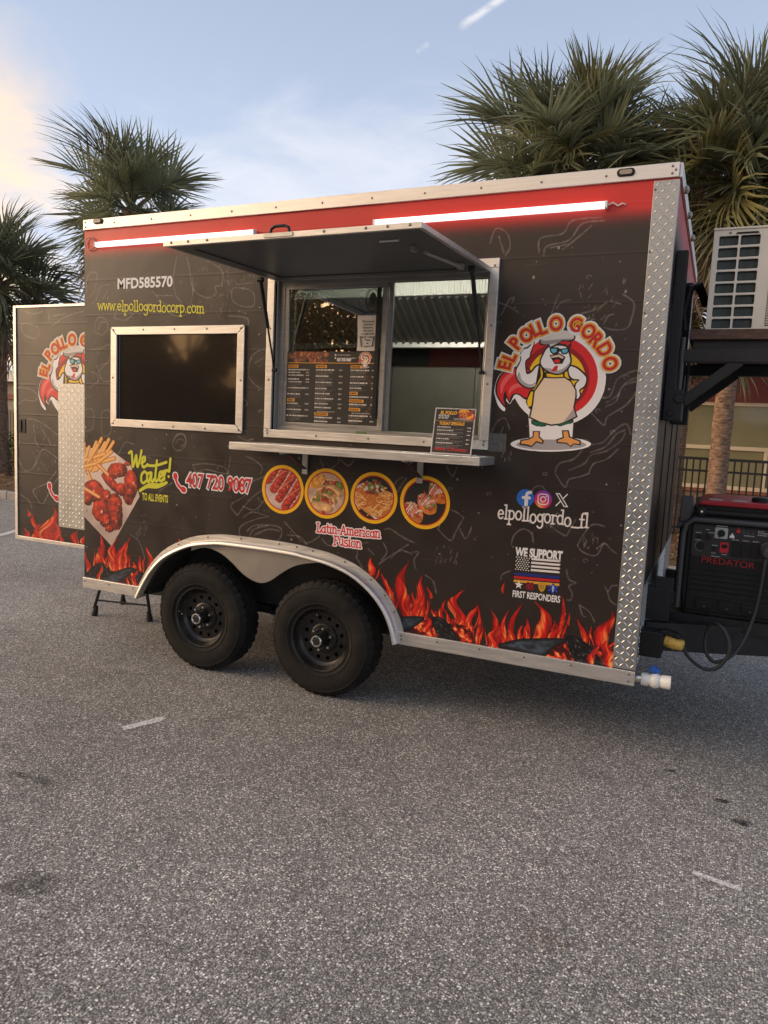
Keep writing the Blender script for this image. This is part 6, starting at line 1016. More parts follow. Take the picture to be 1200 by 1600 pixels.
# control panel
cp = MB().prism(rrect(gx0+.035, gx1-.04, 1.050, 1.222, .012), [], gy0-.002, gy0+.003).build('control_panel', MT['gen_panel'], GE)
def on(name, m, shape, y0, y1, par=cp, bev=.0015): return MB().prism(shape, [], gy0-y1, gy0-y0).build(name, m, par, bevel=bev)
on('switch_plate', MT['silver_print'], rrect(.026,.090,1.158,1.218,.006), .0025, .006)
on('rotary_dial', MT['black_plastic'], circle(.058,1.188,.019), .0065, .018)
on('dial_pointer', MT['black_plastic'], [(.046,1.164),(.056,1.168),(.058,1.188),(.047,1.178)], .0065, .016)
on('key_switch', MT['black_plastic'], circle(-.038,1.108,.019), .0025, .012)
a_ = [(-.038+.030*math.cos(rad(t)), 1.108+.030*math.sin(rad(t))) for t in range(80, 281, 20)]; b = MB()
for p, q in zip(a_, a_[1:]): b.bar((p[0], gy0-.0030, p[1]), (q[0], gy0-.0030, q[1]), .001, .0022, (0,1,0))
b.build('key_scale', MT['grey_print'], cp)
on('engine_switch', MT['print_red'], rrect(.058,.100,1.082,1.138,.005), .0025, .005)
on('engine_rocker', MT['black_plastic'], rrect(.066,.094,1.108,1.128,.006), .0055, .010)
on('reset_knob', MT['black_plastic'], circle(.030,1.10,.010), .0025, .010)
on('choke_knob', MT['black_plastic'], circle(-.005,1.160,.016), .0025, .012); on('choke_knob', MT['black_plastic'], rrect(-.062,-.038,1.150,1.170,.004), .0025, .010)
on('warning_sign', MT['white_print'], [(.100,1.166),(.124,1.166),(.124,1.178),(.116,1.186),(.116,1.192),(.108,1.192),(.108,1.186),(.100,1.178)], .0025, .004)
on('red_mark', MT['print_red'], circle(.140,1.206,.010), .0025, .004); on('red_mark', MT['print_red'], rrect(.137,.143,1.215,1.226,.002), .0025, .004)
for k in range(3): on('breaker_button', MT['grey_plastic'], circle(.165+k*.023,1.200,.007), .0025, .008)
for k in range(3): on('outlet_cover', MT['black_plastic'], rrect(.118+k*.046,.156+k*.046,1.068,1.152,.008), .0025, .016, bev=.003)
on('twist_outlet', MT['grey_plastic'], circle(.285,1.130,.034), .0025, .02, bev=.003)
b = MB(); rnd = random.Random(4)
for (x, z, w) in ((-.07,1.14,.03),(-.07,1.18,.03),(-.005,1.185,.03),(-.02,1.20,.02),(.03,1.226,.055),(.17,1.186,.05),(.235,1.195,.045),(.235,1.206,.045),(.018,1.118,.03),(.018,1.075,.02),(.115,1.158,.03),(.165,1.158,.03),(.215,1.158,.03),(.02,1.058,.045),(.235,1.216,.03),(.07,1.072,.025)):
    x_ = x
    while x_ < x+w: l = rnd.uniform(.003, .010); b.box(x_, min(x_+l, x+w), gy0-.0032, gy0-.0026, z-.0022, z+.0022); x_ += l+.0025
b.build('printed_mark', MT['grey_print'], cp)
Letters().put('PREDATOR', .105, 1.0145, gy0-.0022, .050, width=.262, bold=-.008, slope=-.03).build('lettering', mat('dark_red_print', (.42,.010,.016), .45), GE)
VENT = MB().prism([(0,0),(.118,-.003),(.118,.006),(0,.009)], [], -.010, .0).mesh('vent_slat', MT['black_plastic'])
DARK = MB().prism([(0,0),(.118,-.003),(.118,.010),(0,.013)], [], -.0006, .0).mesh('vent_gap', MT['rubber_black'])
for r_ in range(5):
    for k in range(4):
        p = Vector((-.075+k*.122, gy0+.0015, .968-r_*.0285))-Vector(GE.location); link('vent_slat', VENT, GE, p); link('vent_gap', DARK, GE, p+Vector((0,0,-.012)))
MB().bar((-.07, gy0, .835), (.39, gy0, .815), .006, .006, (0,1,0)).build('lower_seam', MT['rubber_black'], GE)
for k in range(3):
    x = -.035+k*.115; o = on('hatch_cover', MT['black_plastic'], rrect(x, x+.085, .762, .820, .008), -.001, .008, GE, .003)
    on('hatch_slot', MT['rubber_black'], rrect(x+.015, x+.07, .795, .802, .002), .0085, .009, o, 0); on('hatch_bolt', MT['grey_plastic'], circle(x+.042,.775,.006), .0085, .012, o, 0)
MB().box(gx0+.03, gx0+.09, gy0+.02, gy0+.07, gz0-.0005, gz0+.02).build('foot', MT['rubber_black'], GE)

# power cord
PC = empty('power_cord', (.0, .2, .55), 'black power cord with dirty yellow twist plug looping under the generator', 'power cord')
p1 = [(-.070,.155,.618),(-.045,.17,.575),(.0,.20,.530),(.05,.225,.505),(.10,.235,.520),(.140,.24,.585),(.142,.25,.655),(.105,.27,.725),(.06,.31,.735),(.035,.34,.68),(.035,.33,.58),(.085,.30,.530),(.160,.33,.565),(.212,.39,.640),(.252,.43,.77),(.270,.445,.92),(.276,.455,1.03),(.283,.470,1.105)]
def cat3(P, n=6):
    out = []
    for i in range(len(P)-1):
        g = lambda k: np.array(P[min(max(k, 0), len(P)-1)]); p0, a, b_, p3 = g(i-1), g(i), g(i+1), g(i+2)
        for k in range(n):
            t = k/n; out.append(tuple(.5*(2*a+(b_-p0)*t+(2*p0-5*a+4*b_-p3)*t*t+(3*a-p0-3*b_+p3)*t**3)))
    return out+[P[-1]]
MB().tube(cat3(p1), .0095, 10).build('cord', MT['cord'], PC, True)
MB().lathe((-.165,.155,.648), (1,0,-.22), [(.0,0),(.030,0),(.032,.005),(.032,.020),(.034,.024),(.034,.060),(.031,.068),(.028,.092),(.018,.100),(.0,.100)], 24).build('plug', MT['yellow_plug'], PC, True)
MB().lathe((-.185,.155,.652), (1,0,-.22), [(.0,0),(.035,0),(.036,.018),(.033,.022),(.0,.022)], 20).build('plug_collar', MT['black_plastic'], PC, True)
MB().prism([(-.20,.685),(-.165,.705),(-.10,.69),(-.075,.668),(-.10,.665),(-.16,.678)], [], .125, .185).build('inlet_flap', MT['black_plastic'], PC, bevel=.006)
MB().lathe((.283,.470,1.12), (0,-1,-.3), [(.0,0),(.030,0),(.030,.03),(.018,.045),(.0,.047)], 18).build('outlet_plug', MT['grey_plastic'], PC, True)

# menu poster on the closed pane
GREY_T = sg(206,198,190); AMB = sg(226,150,24)
def dashes(c, x, z, w, h, col, seed, al=.85):
    rnd = random.Random(seed); e = x+w
    while x < e: l = rnd.uniform(.004, .014); c.poly(rect(x, min(x+l, e), z, z+h), col, alpha=al*rnd.uniform(.75, 1)); x += l+.0025
MP = empty('menu_poster', (-2.13, .036, 1.63), 'black printed menu poster with amber headings on the closed window pane', 'menu')
mx0, mx1, mz0, mz1 = -2.444, -1.822, 1.668, 2.102
c = Canvas(mx0, mx1, mz0, mz1, 900, sg(27,23,21)); wd = mx1-mx0
mu = lambda u: mx0+u*wd
mv = lambda v: mz0+v*(mz1-mz0)
rnd = random.Random(3)
for k in range(46): c.morsel(mu(rnd.uniform(.0, .46)), mv(rnd.uniform(.865, 1.0)), .020, .014, rnd.uniform(0, 180), *rnd.choice(((sg(70,20,10), sg(180,78,44)), (sg(60,30,20), sg(150,90,60)), (sg(90,40,14), sg(214,130,60)))), 700+k, .3)
c.poly([(mu(.46), mv(.86)), (mu(1), mv(.86)), (mu(1), mv(1)), (mu(.50), mv(1))], sg(27,23,21))
for k in range(60):
    a = rad(-75+k*2.2); r_ = .16; c.ell(mu(.62)+r_*math.cos(a)*1.35, mv(.42)+r_*math.sin(a)*1.0+rnd.uniform(-.01, .01), .012, .008, sg(150,80,26), alpha=.16, wob=.2, seed=k)
c.poly(rect(mx0, mx1, mv(.842), mv(.852)), AMB)
for i, z in enumerate((.955, .915)): c.ell(mu(.545), mv(z), .006, .006, GREY_T); dashes(c, mu(.565), mv(z)-.004, .085+.04*i, .007, GREY_T, 50+i)
cols = ((.02, .25, [('h',0),('i',1),('i',1),('i',2),('i',1),('i',4),('i',4),('i',4),('h',0),('i',4),('i',4),('i',5)]), (.335, .30, [('h',0),('i',4),('i',4),('i',4),('i',3),('i',3),('i',3),('i',2),('i',2),('s',0),('h',0),('i',2),('i',2)]), (.71, .27, [('h',0),('i',4),('i',4),('i',3),('i',3),('h',0),('i',2),('h',0),('i',3),('h',0),('s',0),('i',3),('i',2)]))
for ci, (u, w, items) in enumerate(cols):
    z = .80; k = 0
    for t, n in items:
        k += 1; sd_ = ci*100+k*7
        if t == 'h':
            c.poly(rrect(mu(u), mu(u)+.055+.02*(k % 3), mv(z)-.009, mv(z)+.009, .003), AMB); dashes(c, mu(u)+.006, mv(z)-.005, .040+.02*(k % 3), .010, sg(40,26,14), sd_); z -= .048
        elif t == 's': dashes(c, mu(u)+.02, mv(z)-.003, .12, .006, GREY_T, sd_); z -= .035
        else:
            dashes(c, mu(u), mv(z)-.004, .08+.045*((k*37) % 5)/4, .0085, sg(226,218,208), sd_, 1); dashes(c, mu(u+w)-.028, mv(z)-.004, .024, .008, sg(214,206,196), sd_+1); z -= .026
            for l in range(n-1): dashes(c, mu(u), mv(z)-.0025, w*wd*(.62 if l < n-2 else .4), .0042, sg(150,142,134), sd_+2+l, .7); z -= .0155
            z -= .012
me = MB().add([(mx0,.0385,mz0),(mx1,.0385,mz0),(mx1,.0385,mz1),(mx0,.0385,mz1)], [(0,1,2,3)]).mesh('poster_sheet', c.material('menu_print', .5, False)); ps = link('poster_sheet', me, MP); uv_xz(ps, mx0, mx1, mz0, mz1)
Letters().put('407-720-9087', mu(.56), mv(.872), .0378, .022, width=.098, bold=.05, align='LEFT').build('lettering', MT['white_print'], MP)
Letters().put('SPECIALTY FRIES', mu(.105), mv(.40), .0376, .014, width=.086, bold=.03).build('lettering', MT['amber_print'], MP) if False else None
emT = lambda x, z, o: (mu(.865)+(x-LC[0])*.135, .0376-o*.2, mv(.90)+(z-LC[1])*.135)
emblem(MP, T=emT)
# notice sheet, oval sticker and lettering on the pane
NP = empty('paper_notice', (-1.90, .037, 2.11), 'crumpled off white paper notice with black writing taped beside the mullion', 'notice')
b = MB(); n_ = 10; vs = []; fs = []
for j in range(n_+1):
    for i in range(n_+1): u, v = i/n_, j/n_; vs.append((-1.966+.134*u+.003*math.sin(v*5), .0372-.003*abs(math.sin(u*7+v*4))*(u*(1-u))*3, 2.106+.20*v))
for j in range(n_):
    for i in range(n_): k = j*(n_+1)+i; fs.append((k, k+1, k+n_+2, k+n_+1))
b.add(vs, fs).build('sheet', MT['paper'], NP, True)
L_ = Letters()
for i, t in enumerate(('We are not', 'a fast food', 'restaurant.', 'Your food', 'is made fresh', 'every order.', 'Please', 'be', 'patient')): L_.put(t, -1.898, 2.268-i*.0175, .0335, .0165, bold=.02, sx=.95)
L_.build('lettering', MT['black_print'], NP)
MB().bar((-1.946,.0336,2.19),(-1.936,.0336,2.13),.002,.005,(0,1,0)).build('drawn_mark', MT['black_print'], NP); MB().bar((-1.856,.0336,2.19),(-1.868,.0336,2.13),.002,.005,(0,1,0)).build('drawn_mark', MT['black_print'], NP)
OS = empty('oval_sticker', (-1.877, .039, 2.32), 'clear oval sticker with dark emblem high on the closed pane', 'sticker')
oc = lambda r1, r2: [(-1.877+r1*math.cos(t*math.pi/20), 2.393+r2*math.sin(t*math.pi/20)) for t in range(40)]
MB().prism(oc(.047,.066), [oc(.044,.063)], .0390, .0396).prism(oc(.041,.059), [oc(.039,.057)], .0390, .0396).build('ring', MT['black_print'], OS)
MB().prism(catmull([(-1.900,2.352),(-1.904,2.39),(-1.893,2.425),(-1.877,2.437),(-1.861,2.425),(-1.850,2.39),(-1.854,2.352)], 4), [], .0390, .0396).build('emblem', mat('dark_green_print', (.025,.04,.025), .5), OS)
MB().prism(catmull([(-1.889,2.368),(-1.889,2.40),(-1.877,2.415),(-1.865,2.40),(-1.865,2.368)], 4), [], .0384, .0388).build('emblem_core', MT['black_print'], OS)
WL = empty('window_lettering', (-2.31, .039, 2.40), 'dark lettering stuck on the upper left of the closed pane', 'sticker')
Letters().put('FEATURED ON', -2.325, 2.428, .0385, .026, width=.165).put('FOOD BAY', -2.325, 2.392, .0385, .024, width=.13).build('lettering', MT['black_print'], WL)
MB().box(-2.40, -2.245, .0385, .0389, 2.4205, 2.4225).build('rule', MT['black_print'], WL)
# specials sign on the serving shelf
SG = empty('specials_sign', (-1.285, -.115, 1.5445), 'small black specials sign standing on the serving shelf', 'sign')
sx0, sx1, sz0, sz1 = -1.402, -1.174, 1.546, 1.794
c = Canvas(sx0, sx1, sz0, sz1, 1400, sg(196,190,184)); c.poly(rect(sx0+.006, sx1-.006, sz0+.006, sz1-.006), sg(28,25,24)); sw = sx1-sx0; su = lambda u: sx0+u*sw; sv = lambda v: sz0+v*(sz1-sz0)
c.poly(rect(sx0+.006, sx1-.006, sv(.718), sv(.727)), sg(190,140,60))
for k in range(14): c.stroke([(su(.72)+.012*(k+1)*math.cos(rad(a)), sv(.42)+.012*(k+1)*math.sin(rad(a))) for a in range(0, 200, 20)], .0012, sg(52,48,46))
P2 = random.Random(6); c.ell(su(.79), sv(.86), .050, .024, sg(190,30,26), -18); c.ell(su(.77), sv(.88), .044, .022, sg(236,156,40), -18)
for k in range(26): c.morsel(su(.77)+P2.uniform(-.036, .036), sv(.875)+P2.uniform(-.016, .018), .009, .006, P2.uniform(0, 90), *P2.choice(((sg(150,70,16), sg(244,180,60)), (sg(110,20,14), sg(220,70,50)))), 900+k, .3)
for i, (z, n) in enumerate(((.58, 1), (.51, 2), (.425, 2), (.325, 2), (.235, 3))):
    dashes(c, su(.10), sv(z)-.002, .075+.02*(i % 3), .0060, sg(220,212,204), 60+i, 1); dashes(c, su(.84), sv(z)-.002, .020, .0055, sg(214,206,196), 80+i, 1)
    for l in range(n): dashes(c, su(.10), sv(z)-.011-l*.008, .15-.02*l, .0036, sg(160,152,146), 100+i*5+l, .7)
dashes(c, su(.47), sv(.765), .09, .005, GREY_T, 140); dashes(c, su(.50), sv(.742), .10, .005, GREY_T, 141)
tilt = lambda x, z, off: (x+.0*z, -.150+(z-sz0)*.18-off, sz0+(z-sz0)*.985)
me = MB().add([tilt(sx0,sz0,0),tilt(sx1,sz0,0),tilt(sx1,sz1,0),tilt(sx0,sz1,0)], [(0,1,2,3)]).mesh('sign_face', c.material('specials_print', .4, False)); sf = link('sign_face', me, SG)
l = me.uv_layers.new(name='uv'); l.data.foreach_set('uv', (0,0,1,0,1,1,0,1))
q = [tilt(x, z, o_) for o_ in (-.001,-.004) for x, z in ((sx0,sz0),(sx1,sz0),(sx1,sz1),(sx0,sz1))]
MB().add(q, [(0,1,2,3),(7,6,5,4),(0,4,5,1),(1,5,6,2),(2,6,7,3),(3,7,4,0)]).box(sx0, sx1, -.146, -.055, 1.5446, 1.5476).build('sign_holder', MT['led_end'], SG)
tl = lambda x, z, y: tilt(x, z, .0008)
a_ = Letters().put('EL POLLO', su(.345), sv(.865), 0, .024, width=.094, bold=.05, shear=.15, T=tl).put('TODAY SPECIALS', su(.45), sv(.635), 0, .022, width=.142, bold=.05, shear=.15, T=tl).build('lettering', MT['amber_print'], SG)
Letters().put('FOOD TRUCK', su(.10), sv(.812), 0, .014, width=.062, bold=.03, shear=.15, align='LEFT', T=tl).put('407 720 9087', su(.10), sv(.765), 0, .012, width=.058, bold=.02, shear=.15, align='LEFT', T=tl).build('lettering', MT['white_print'], SG)
Letters().put('Merry Christmas', su(.49), sv(.075), 0, .026, width=.180, bold=.012, shear=.42, T=tl).build('lettering', MT['print_red'], SG)

# folding step under the rear door
ST = empty('step_stool', (-4.36, .83, 0), 'black folding step stool standing under the open rear door', 'step stool')
LG = [((-4.60,.60,0),(-4.53,.66,.40)), ((-4.11,.72,0),(-4.16,.70,.40)), ((-4.69,1.02,0),(-4.60,.92,.40)), ((-4.20,1.12,0),(-4.22,.95,.40))]
for p0, p1 in LG:
    o = MB().tube([Vector(p0)+Vector((0,0,.06)), p1], .013, 10).build('leg', MT['black_metal'], ST, True)
    MB().lathe(p0, (Vector(p1)-Vector(p0)), [(.0,.0),(.026,.0),(.026,.03),(.017,.075),(.017,.085),(.0,.085)], 12).build('foot', MT['rubber_black'], o, True)
MB().tube([(-4.585,.615,.13),(-4.12,.722,.13)], .008, 8).build('brace', MT['black_metal'], ST, True); MB().tube([(-4.67,.99,.13),(-4.20,1.08,.13)], .008, 8).build('brace', MT['black_metal'], ST, True)
MB().box(-4.62, -4.13, .62, 1.0, .402, .432).build('tread', MT['black_metal'], ST, bevel=.006)
# ------------------------------------------------------------------ the setting
def asphalt():
    m = bpy.data.materials.new('worn_asphalt'); m.use_nodes = True; nt = m.node_tree; N = nt.nodes; L = nt.links; b = N['Principled BSDF']
    tc = N.new('ShaderNodeTexCoord'); V = tc.outputs['Object']
    def vor(s):
        n = N.new('ShaderNodeTexVoronoi'); n.inputs['Scale'].default_value = s; n.inputs['Randomness'].default_value = 1; L.new(V, n.inputs['Vector']); return n
    def noi(s, d=4, r=.6):
        n = N.new('ShaderNodeTexNoise'); n.inputs['Scale'].default_value = s; n.inputs['Detail'].default_value = d; n.inputs['Roughness'].default_value = r; L.new(V, n.inputs['Vector']); return n.outputs['Fac']
    def mr(v, a, b_, c, d):
        n = N.new('ShaderNodeMapRange'); L.new(v, n.inputs[0])
        for i, q in enumerate((a, b_, c, d)): n.inputs[i+1].default_value = q
        return n.outputs[0]
    def mul(a, b_, op='MULTIPLY'):
        n = N.new('ShaderNodeMath'); n.operation = op
        for i, q in enumerate((a, b_)):
            if isinstance(q, (int, float)): n.inputs[i].default_value = q
            else: L.new(q, n.inputs[i])
        return n.outputs[0]
    v1 = vor(118); v2 = vor(250)
    s1 = N.new('ShaderNodeSeparateColor'); L.new(v1.outputs['Color'], s1.inputs[0]); s2 = N.new('ShaderNodeSeparateColor'); L.new(v2.outputs['Color'], s2.inputs[0])
    rp = N.new('ShaderNodeValToRGB'); L.new(s1.outputs[0], rp.inputs[0]); e = rp.color_ramp.elements
    e[0].position = 0; e[0].color = (.070,.067,.064,1); e[1].position = 1; e[1].color = (.92,.87,.78,1)
    for p, col in ((.30,(.145,.138,.131,1)),(.62,(.25,.238,.224,1)),(.84,(.48,.455,.415,1)),(.93,(.80,.765,.70,1))):
        q = e.new(p); q.color = col
    rp2 = N.new('ShaderNodeValToRGB'); L.new(s2.outputs[1], rp2.inputs[0]); e = rp2.color_ramp.elements; e[0].color = (.066,.063,.060,1); e[1].color = (.60,.57,.52,1); q = e.new(.7); q.color = (.19,.181,.171,1)
    # chips sit in darker binder between them
    edge = mr(v1.outputs['Distance'], .30, .62, 1.0, .0)
    mx = N.new('ShaderNodeMix'); mx.data_type = 'RGBA'; L.new(edge, mx.inputs[0]); L.new(rp2.outputs[0], mx.inputs[6]); L.new(rp.outputs[0], mx.inputs[7])
    patch = mul(mr(noi(.45, 5), .3, .7, .76, 1.16), mr(noi(6, 5, .7), .3, .7, .88, 1.12)); patch = mul(mul(patch, mr(noi(2.0, 3), .56, .75, 1.0, .80)), 1.16)
    sc = N.new('ShaderNodeVectorMath'); sc.operation = 'SCALE'; L.new(mx.outputs[2], sc.inputs[0]); L.new(patch, sc.inputs['Scale']); L.new(sc.outputs[0], b.inputs['Base Color'])
    h = mul(mul(edge, mr(s1.outputs[1], 0, 1, .3, 1.0)), mul(v2.outputs['Distance'], .35), 'SUBTRACT')
    bp = N.new('ShaderNodeBump'); bp.inputs['Strength'].default_value = .6; bp.inputs['Distance'].default_value = .004; L.new(h, bp.inputs['Height']); L.new(bp.outputs[0], b.inputs['Normal'])
    b.inputs['Roughness'].default_value = .82; b.inputs['Specular IOR Level'].default_value = .35
    return m
ASPH = asphalt()
g = MB().add([(-400,-400,0),(400,-400,0),(400,5.6,0),(-400,5.6,0)], [(0,1,2,3)]).build('ground', ASPH); g['kind'] = 'structure'
def stain_mat(name, col, sc, lo, hi, amt):
    m = bpy.data.materials.new(name); m.use_nodes = True; nt = m.node_tree; N = nt.nodes; L = nt.links; b = N['Principled BSDF']; b.inputs['Base Color'].default_value = (*col, 1); b.inputs['Roughness'].default_value = .8
    tc = N.new('ShaderNodeTexCoord'); n = N.new('ShaderNodeTexNoise'); n.inputs['Scale'].default_value = sc; n.inputs['Detail'].default_value = 7; n.inputs['Roughness'].default_value = .75; L.new(tc.outputs['Object'], n.inputs['Vector'])
    r = N.new('ShaderNodeMapRange'); L.new(n.outputs['Fac'], r.inputs[0]); r.inputs[1].default_value = lo; r.inputs[2].default_value = hi
    at = N.new('ShaderNodeAttribute'); at.attribute_name = 'edge'; mu = N.new('ShaderNodeMath'); mu.operation = 'MULTIPLY'; L.new(r.outputs[0], mu.inputs[0]); L.new(at.outputs['Fac'], mu.inputs[1])
    m2 = N.new('ShaderNodeMath'); m2.operation = 'MULTIPLY'; L.new(mu.outputs[0], m2.inputs[0]); m2.inputs[1].default_value = amt; L.new(m2.outputs[0], b.inputs['Alpha']); return m
PAINT = stain_mat('worn_white_paint', (.80,.79,.76), 110, .34, .54, .95); PAINT2 = stain_mat('faint_white_paint', (.75,.74,.71), 90, .42, .60, .55); OIL = stain_mat('oil_stain', (.03,.029,.029), 26, .38, .66, .55); OIL2 = stain_mat('dark_oil_spot', (.014,.014,.014), 42, .34, .56, .85); RUST = stain_mat('rust_stain', (.16,.09,.03), 30, .42, .66, .45)
def sheet(name, pts, m, label, cat, soft=True, group=None, z=.004):
    """flat mark lying on the asphalt, fading to its rim"""
    P = catmull(pts, 6) if soft else pts; cx = sum(p[0] for p in P)/len(P); cy = sum(p[1] for p in P)/len(P); n = len(P); rings = (0, .5, .8, 1.0); w = (1, 1, .75, 0) if soft else (1, 1, 1, .85)
    vs = [(cx, cy, z)]; ew = [1.0]
    for k in range(1, 4):
        for p in P: vs.append((cx+(p[0]-cx)*rings[k], cy+(p[1]-cy)*rings[k], z)); ew.append(w[k])
    fs = [(0, 1+i, 1+(i+1) % n) for i in range(n)]
    for k in range(2):
        for i in range(n): a = 1+k*n; fs.append((a+i, a+n+i, a+n+(i+1) % n, a+(i+1) % n))
    me = bpy.data.meshes.new(name); me.from_pydata(vs, [], fs); me.materials.append(m); at = me.attributes.new('edge', 'FLOAT', 'POINT'); at.data.foreach_set('value', ew); me.update()
    o = link(name, me); return tag(o, label, cat, group)
def strip(p0, p1, w):
    p0, p1 = Vector((*p0, 0)), Vector((*p1, 0)); d = (p1-p0).normalized(); n = Vector((-d.y, d.x, 0))*w/2; return [tuple((p0+n).xy), tuple((p1+n).xy), tuple((p1-n).xy), tuple((p0-n).xy)]
sheet('paint_mark', [(-2.785,-.955),(-2.74,-.985),(-2.655,-.80),(-2.655,-.745),(-2.70,-.745)], PAINT, 'short faded white paint stroke on the asphalt left of the wheels', 'paint mark', False)
o = sheet('paint_mark', strip((.060,-.862), (.232,-.893), .030), PAINT, 'worn white corner bracket paint mark on the asphalt at right', 'paint mark', False)
for i, s in enumerate((strip((.064,-.79), (.066,-.85), .010), strip((.064,-.90), (.072,-1.02), .012), strip((.232,-.875), (.232,-.62), .008), strip((.228,-.91), (.222,-1.03), .012), strip((.09,-.985), (.20,-1.01), .016))):
    q = sheet('paint_tick', s, PAINT2, None, None, False, z=.0042); q.parent = o
sheet('parking_line', strip((-8.55,2.75), (-9.4,4.6), .10), PAINT, 'faint white parking line on the asphalt beyond the rear door', 'parking line', False)
sheet('oil_stain', [(-2.90,-1.585),(-2.75,-1.55),(-2.60,-1.555),(-2.56,-1.585),(-2.65,-1.61),(-2.80,-1.605)], OIL, 'smeared dark oil stain at the left edge of the asphalt', 'stain')
sheet('oil_stain', [(-2.16,-2.06),(-2.02,-2.03),(-1.98,-2.13),(-2.08,-2.20),(-2.18,-2.16)], OIL, 'round dark oil stain low on the left asphalt', 'stain')
sheet('oil_spot', [(.195,-.33),(.25,-.315),(.30,-.335),(.26,-.375),(.21,-.365)], OIL2, 'black oil blot on the asphalt above the white bracket mark', 'stain')
sheet('oil_spot', [(.13,-.165),(.19,-.15),(.20,-.185),(.15,-.19)], OIL2, 'small black oil blot below the drain valve', 'stain')
sheet('oil_spot', [(-.105,.045),(-.05,.055),(-.055,.025),(-.10,.02)], OIL2, 'thin dark drip mark on the asphalt under the trailer corner', 'stain')
sheet('rust_stain', [(-.48,-1.50),(-.38,-1.46),(-.28,-1.50),(-.32,-1.58),(-.46,-1.56)], RUST, 'faint rusty stain on the asphalt in front of the trailer', 'stain')
# kerb and planting bed
KB = MB().box(-60, 40, 5.6, 5.78, -.05, .14).build('kerb', MT['kerb'], bevel=.02); KB['kind'] = 'structure'
b = MB()
for i in range(34): b.box(-60+i*3-.006, -60+i*3+.006, 5.596, 5.784, .0, .1425)
b.build('kerb_joint', MT['joint'], KB)
bed = MB(); nx, ny = 160, 14; vs = []; fs = []; rnd = random.Random(2)
for j in range(ny+1):
    for i in range(nx+1): vs.append((-60+100*i/nx, 5.78+j*(24/ny), .12+(rnd.uniform(-.02, .05) if j else .0)))
for j in range(ny):
    for i in range(nx): k = j*(nx+1)+i; fs.append((k, k+1, k+nx+2, k+nx+1))
bed = bed.add(vs, fs).build('planting_bed', MT['mulch'], None, True, ang=80); bed['kind'] = 'structure'
gb = MB().add([(-400,29.7,.10),(400,29.7,.10),(400,400,.10),(-400,400,.10)], [(0,1,2,3)]).build('far_ground', MT['mulch']); gb['kind'] = 'structure'
rnd = random.Random(12); b = MB()
for k in range(5200):
    x = rnd.uniform(-20, -9) if k % 2 else rnd.uniform(-3, 5); y = 5.85+abs(rnd.gauss(0, 2.2)); s = rnd.uniform(.03, .09); a = rnd.uniform(0, 6.3); z = .15+rnd.uniform(0, .05); dz = rnd.uniform(-.03, .05)
    c_, s_ = math.cos(a)*s, math.sin(a)*s; b.add([(x-c_, y-s_, z), (x+s_*.35, y-c_*.35, z+dz*.5), (x+c_, y+s_, z+dz), (x-s_*.35, y+c_*.35, z+dz*.5)], [(0,1,2,3)])
o = b.build('leaf_litter', MT['litter']); o['kind'] = 'stuff'

# palms
def frond_mesh(seed, m, nseg=44, L_pet=.55, R=.85, droop=.2, dead=False, fold=.55):
    rnd = random.Random(seed); b = MB(); costa = .34; P = []
    for i in range(6): t = i/5; P.append(Vector((L_pet*t, 0, .04*math.sin(t*3)-.03*t*t)))
    bend = .5+droop
    def cp(s): return P[5]+Vector((costa*math.sin(bend*s)/bend, 0, -costa*(1-math.cos(bend*s))/bend))
    for i in range(1, 6): P.append(cp(i/5*.95))
    b.cur = 1; b.tube(P, [.020]*4+[.016]*3+[.011-.0015*i for i in range(4)], 5); b.cur = 0
    for k in range(nseg):
        u = (k+.5)/nseg*2-1; a = u*rad(104); s = max(0, 1-abs(u)*1.05); o_ = cp(s)
        tang = Vector((math.cos(bend*s), 0, -math.sin(bend*s))); lat = Vector((0, 1, 0)); up = tang.cross(lat)
        ln = R*(1-.22*abs(u)**2)*rnd.uniform(.82, 1.12)*(rnd.uniform(.55, 1) if dead else 1.0)
        la = math.sin(a)
        d = (tang*math.cos(a)+lat*la*math.cos(fold)+up*abs(la)*math.sin(fold)).normalized()
        d = (d+Vector((rnd.uniform(-.05, .05), rnd.uniform(-.05, .05), rnd.uniform(-.05, .05)))).normalized()
        side = (lat*math.cos(a)-tang*la).normalized(); nrm = d.cross(side).normalized(); side = nrm.cross(d)
        w1 = .021*R; dr = droop*rnd.uniform(.3, 1.5); tw = rnd.uniform(-.9, .9); rows = []
        for t, w in ((0, .006), (.28, w1*.9), (.50, w1), (.78, w1*.5), (1.0, .0012)):
            sag = dr*ln*max(0, t-.38)**2*1.9; p = o_+d*(ln*t)+Vector((0, 0, -sag))+side*(rnd.uniform(-.025, .025)*t)
            sd_ = side*math.cos(tw*t)+nrm*math.sin(tw*t); f_ = nrm*(w*.5)
            rows += [p-sd_*w+f_, p-f_*.2, p+sd_*w+f_]
        b.add(rows, [(i*3+j, i*3+j+1, i*3+j+4, i*3+j+3) for i in range(4) for j in range(2)])
    return b.mesh('frond', [m, MT['petiole']], False)
FR_G = [frond_mesh(i, MT['frond'], 34+3*(i % 3), .42+.13*(i % 4), .84+.05*(i % 3), .06+.07*(i % 4), fold=.35+.12*(i % 4)) for i in range(8)]
FR_Y = [frond_mesh(20+i, MT['frond_y'], 42, .6, .88, .30) for i in range(2)]
FR_D = [frond_mesh(40+i, MT['frond_dead'], 32, .5, .75, .7, True, .8) for i in range(3)]
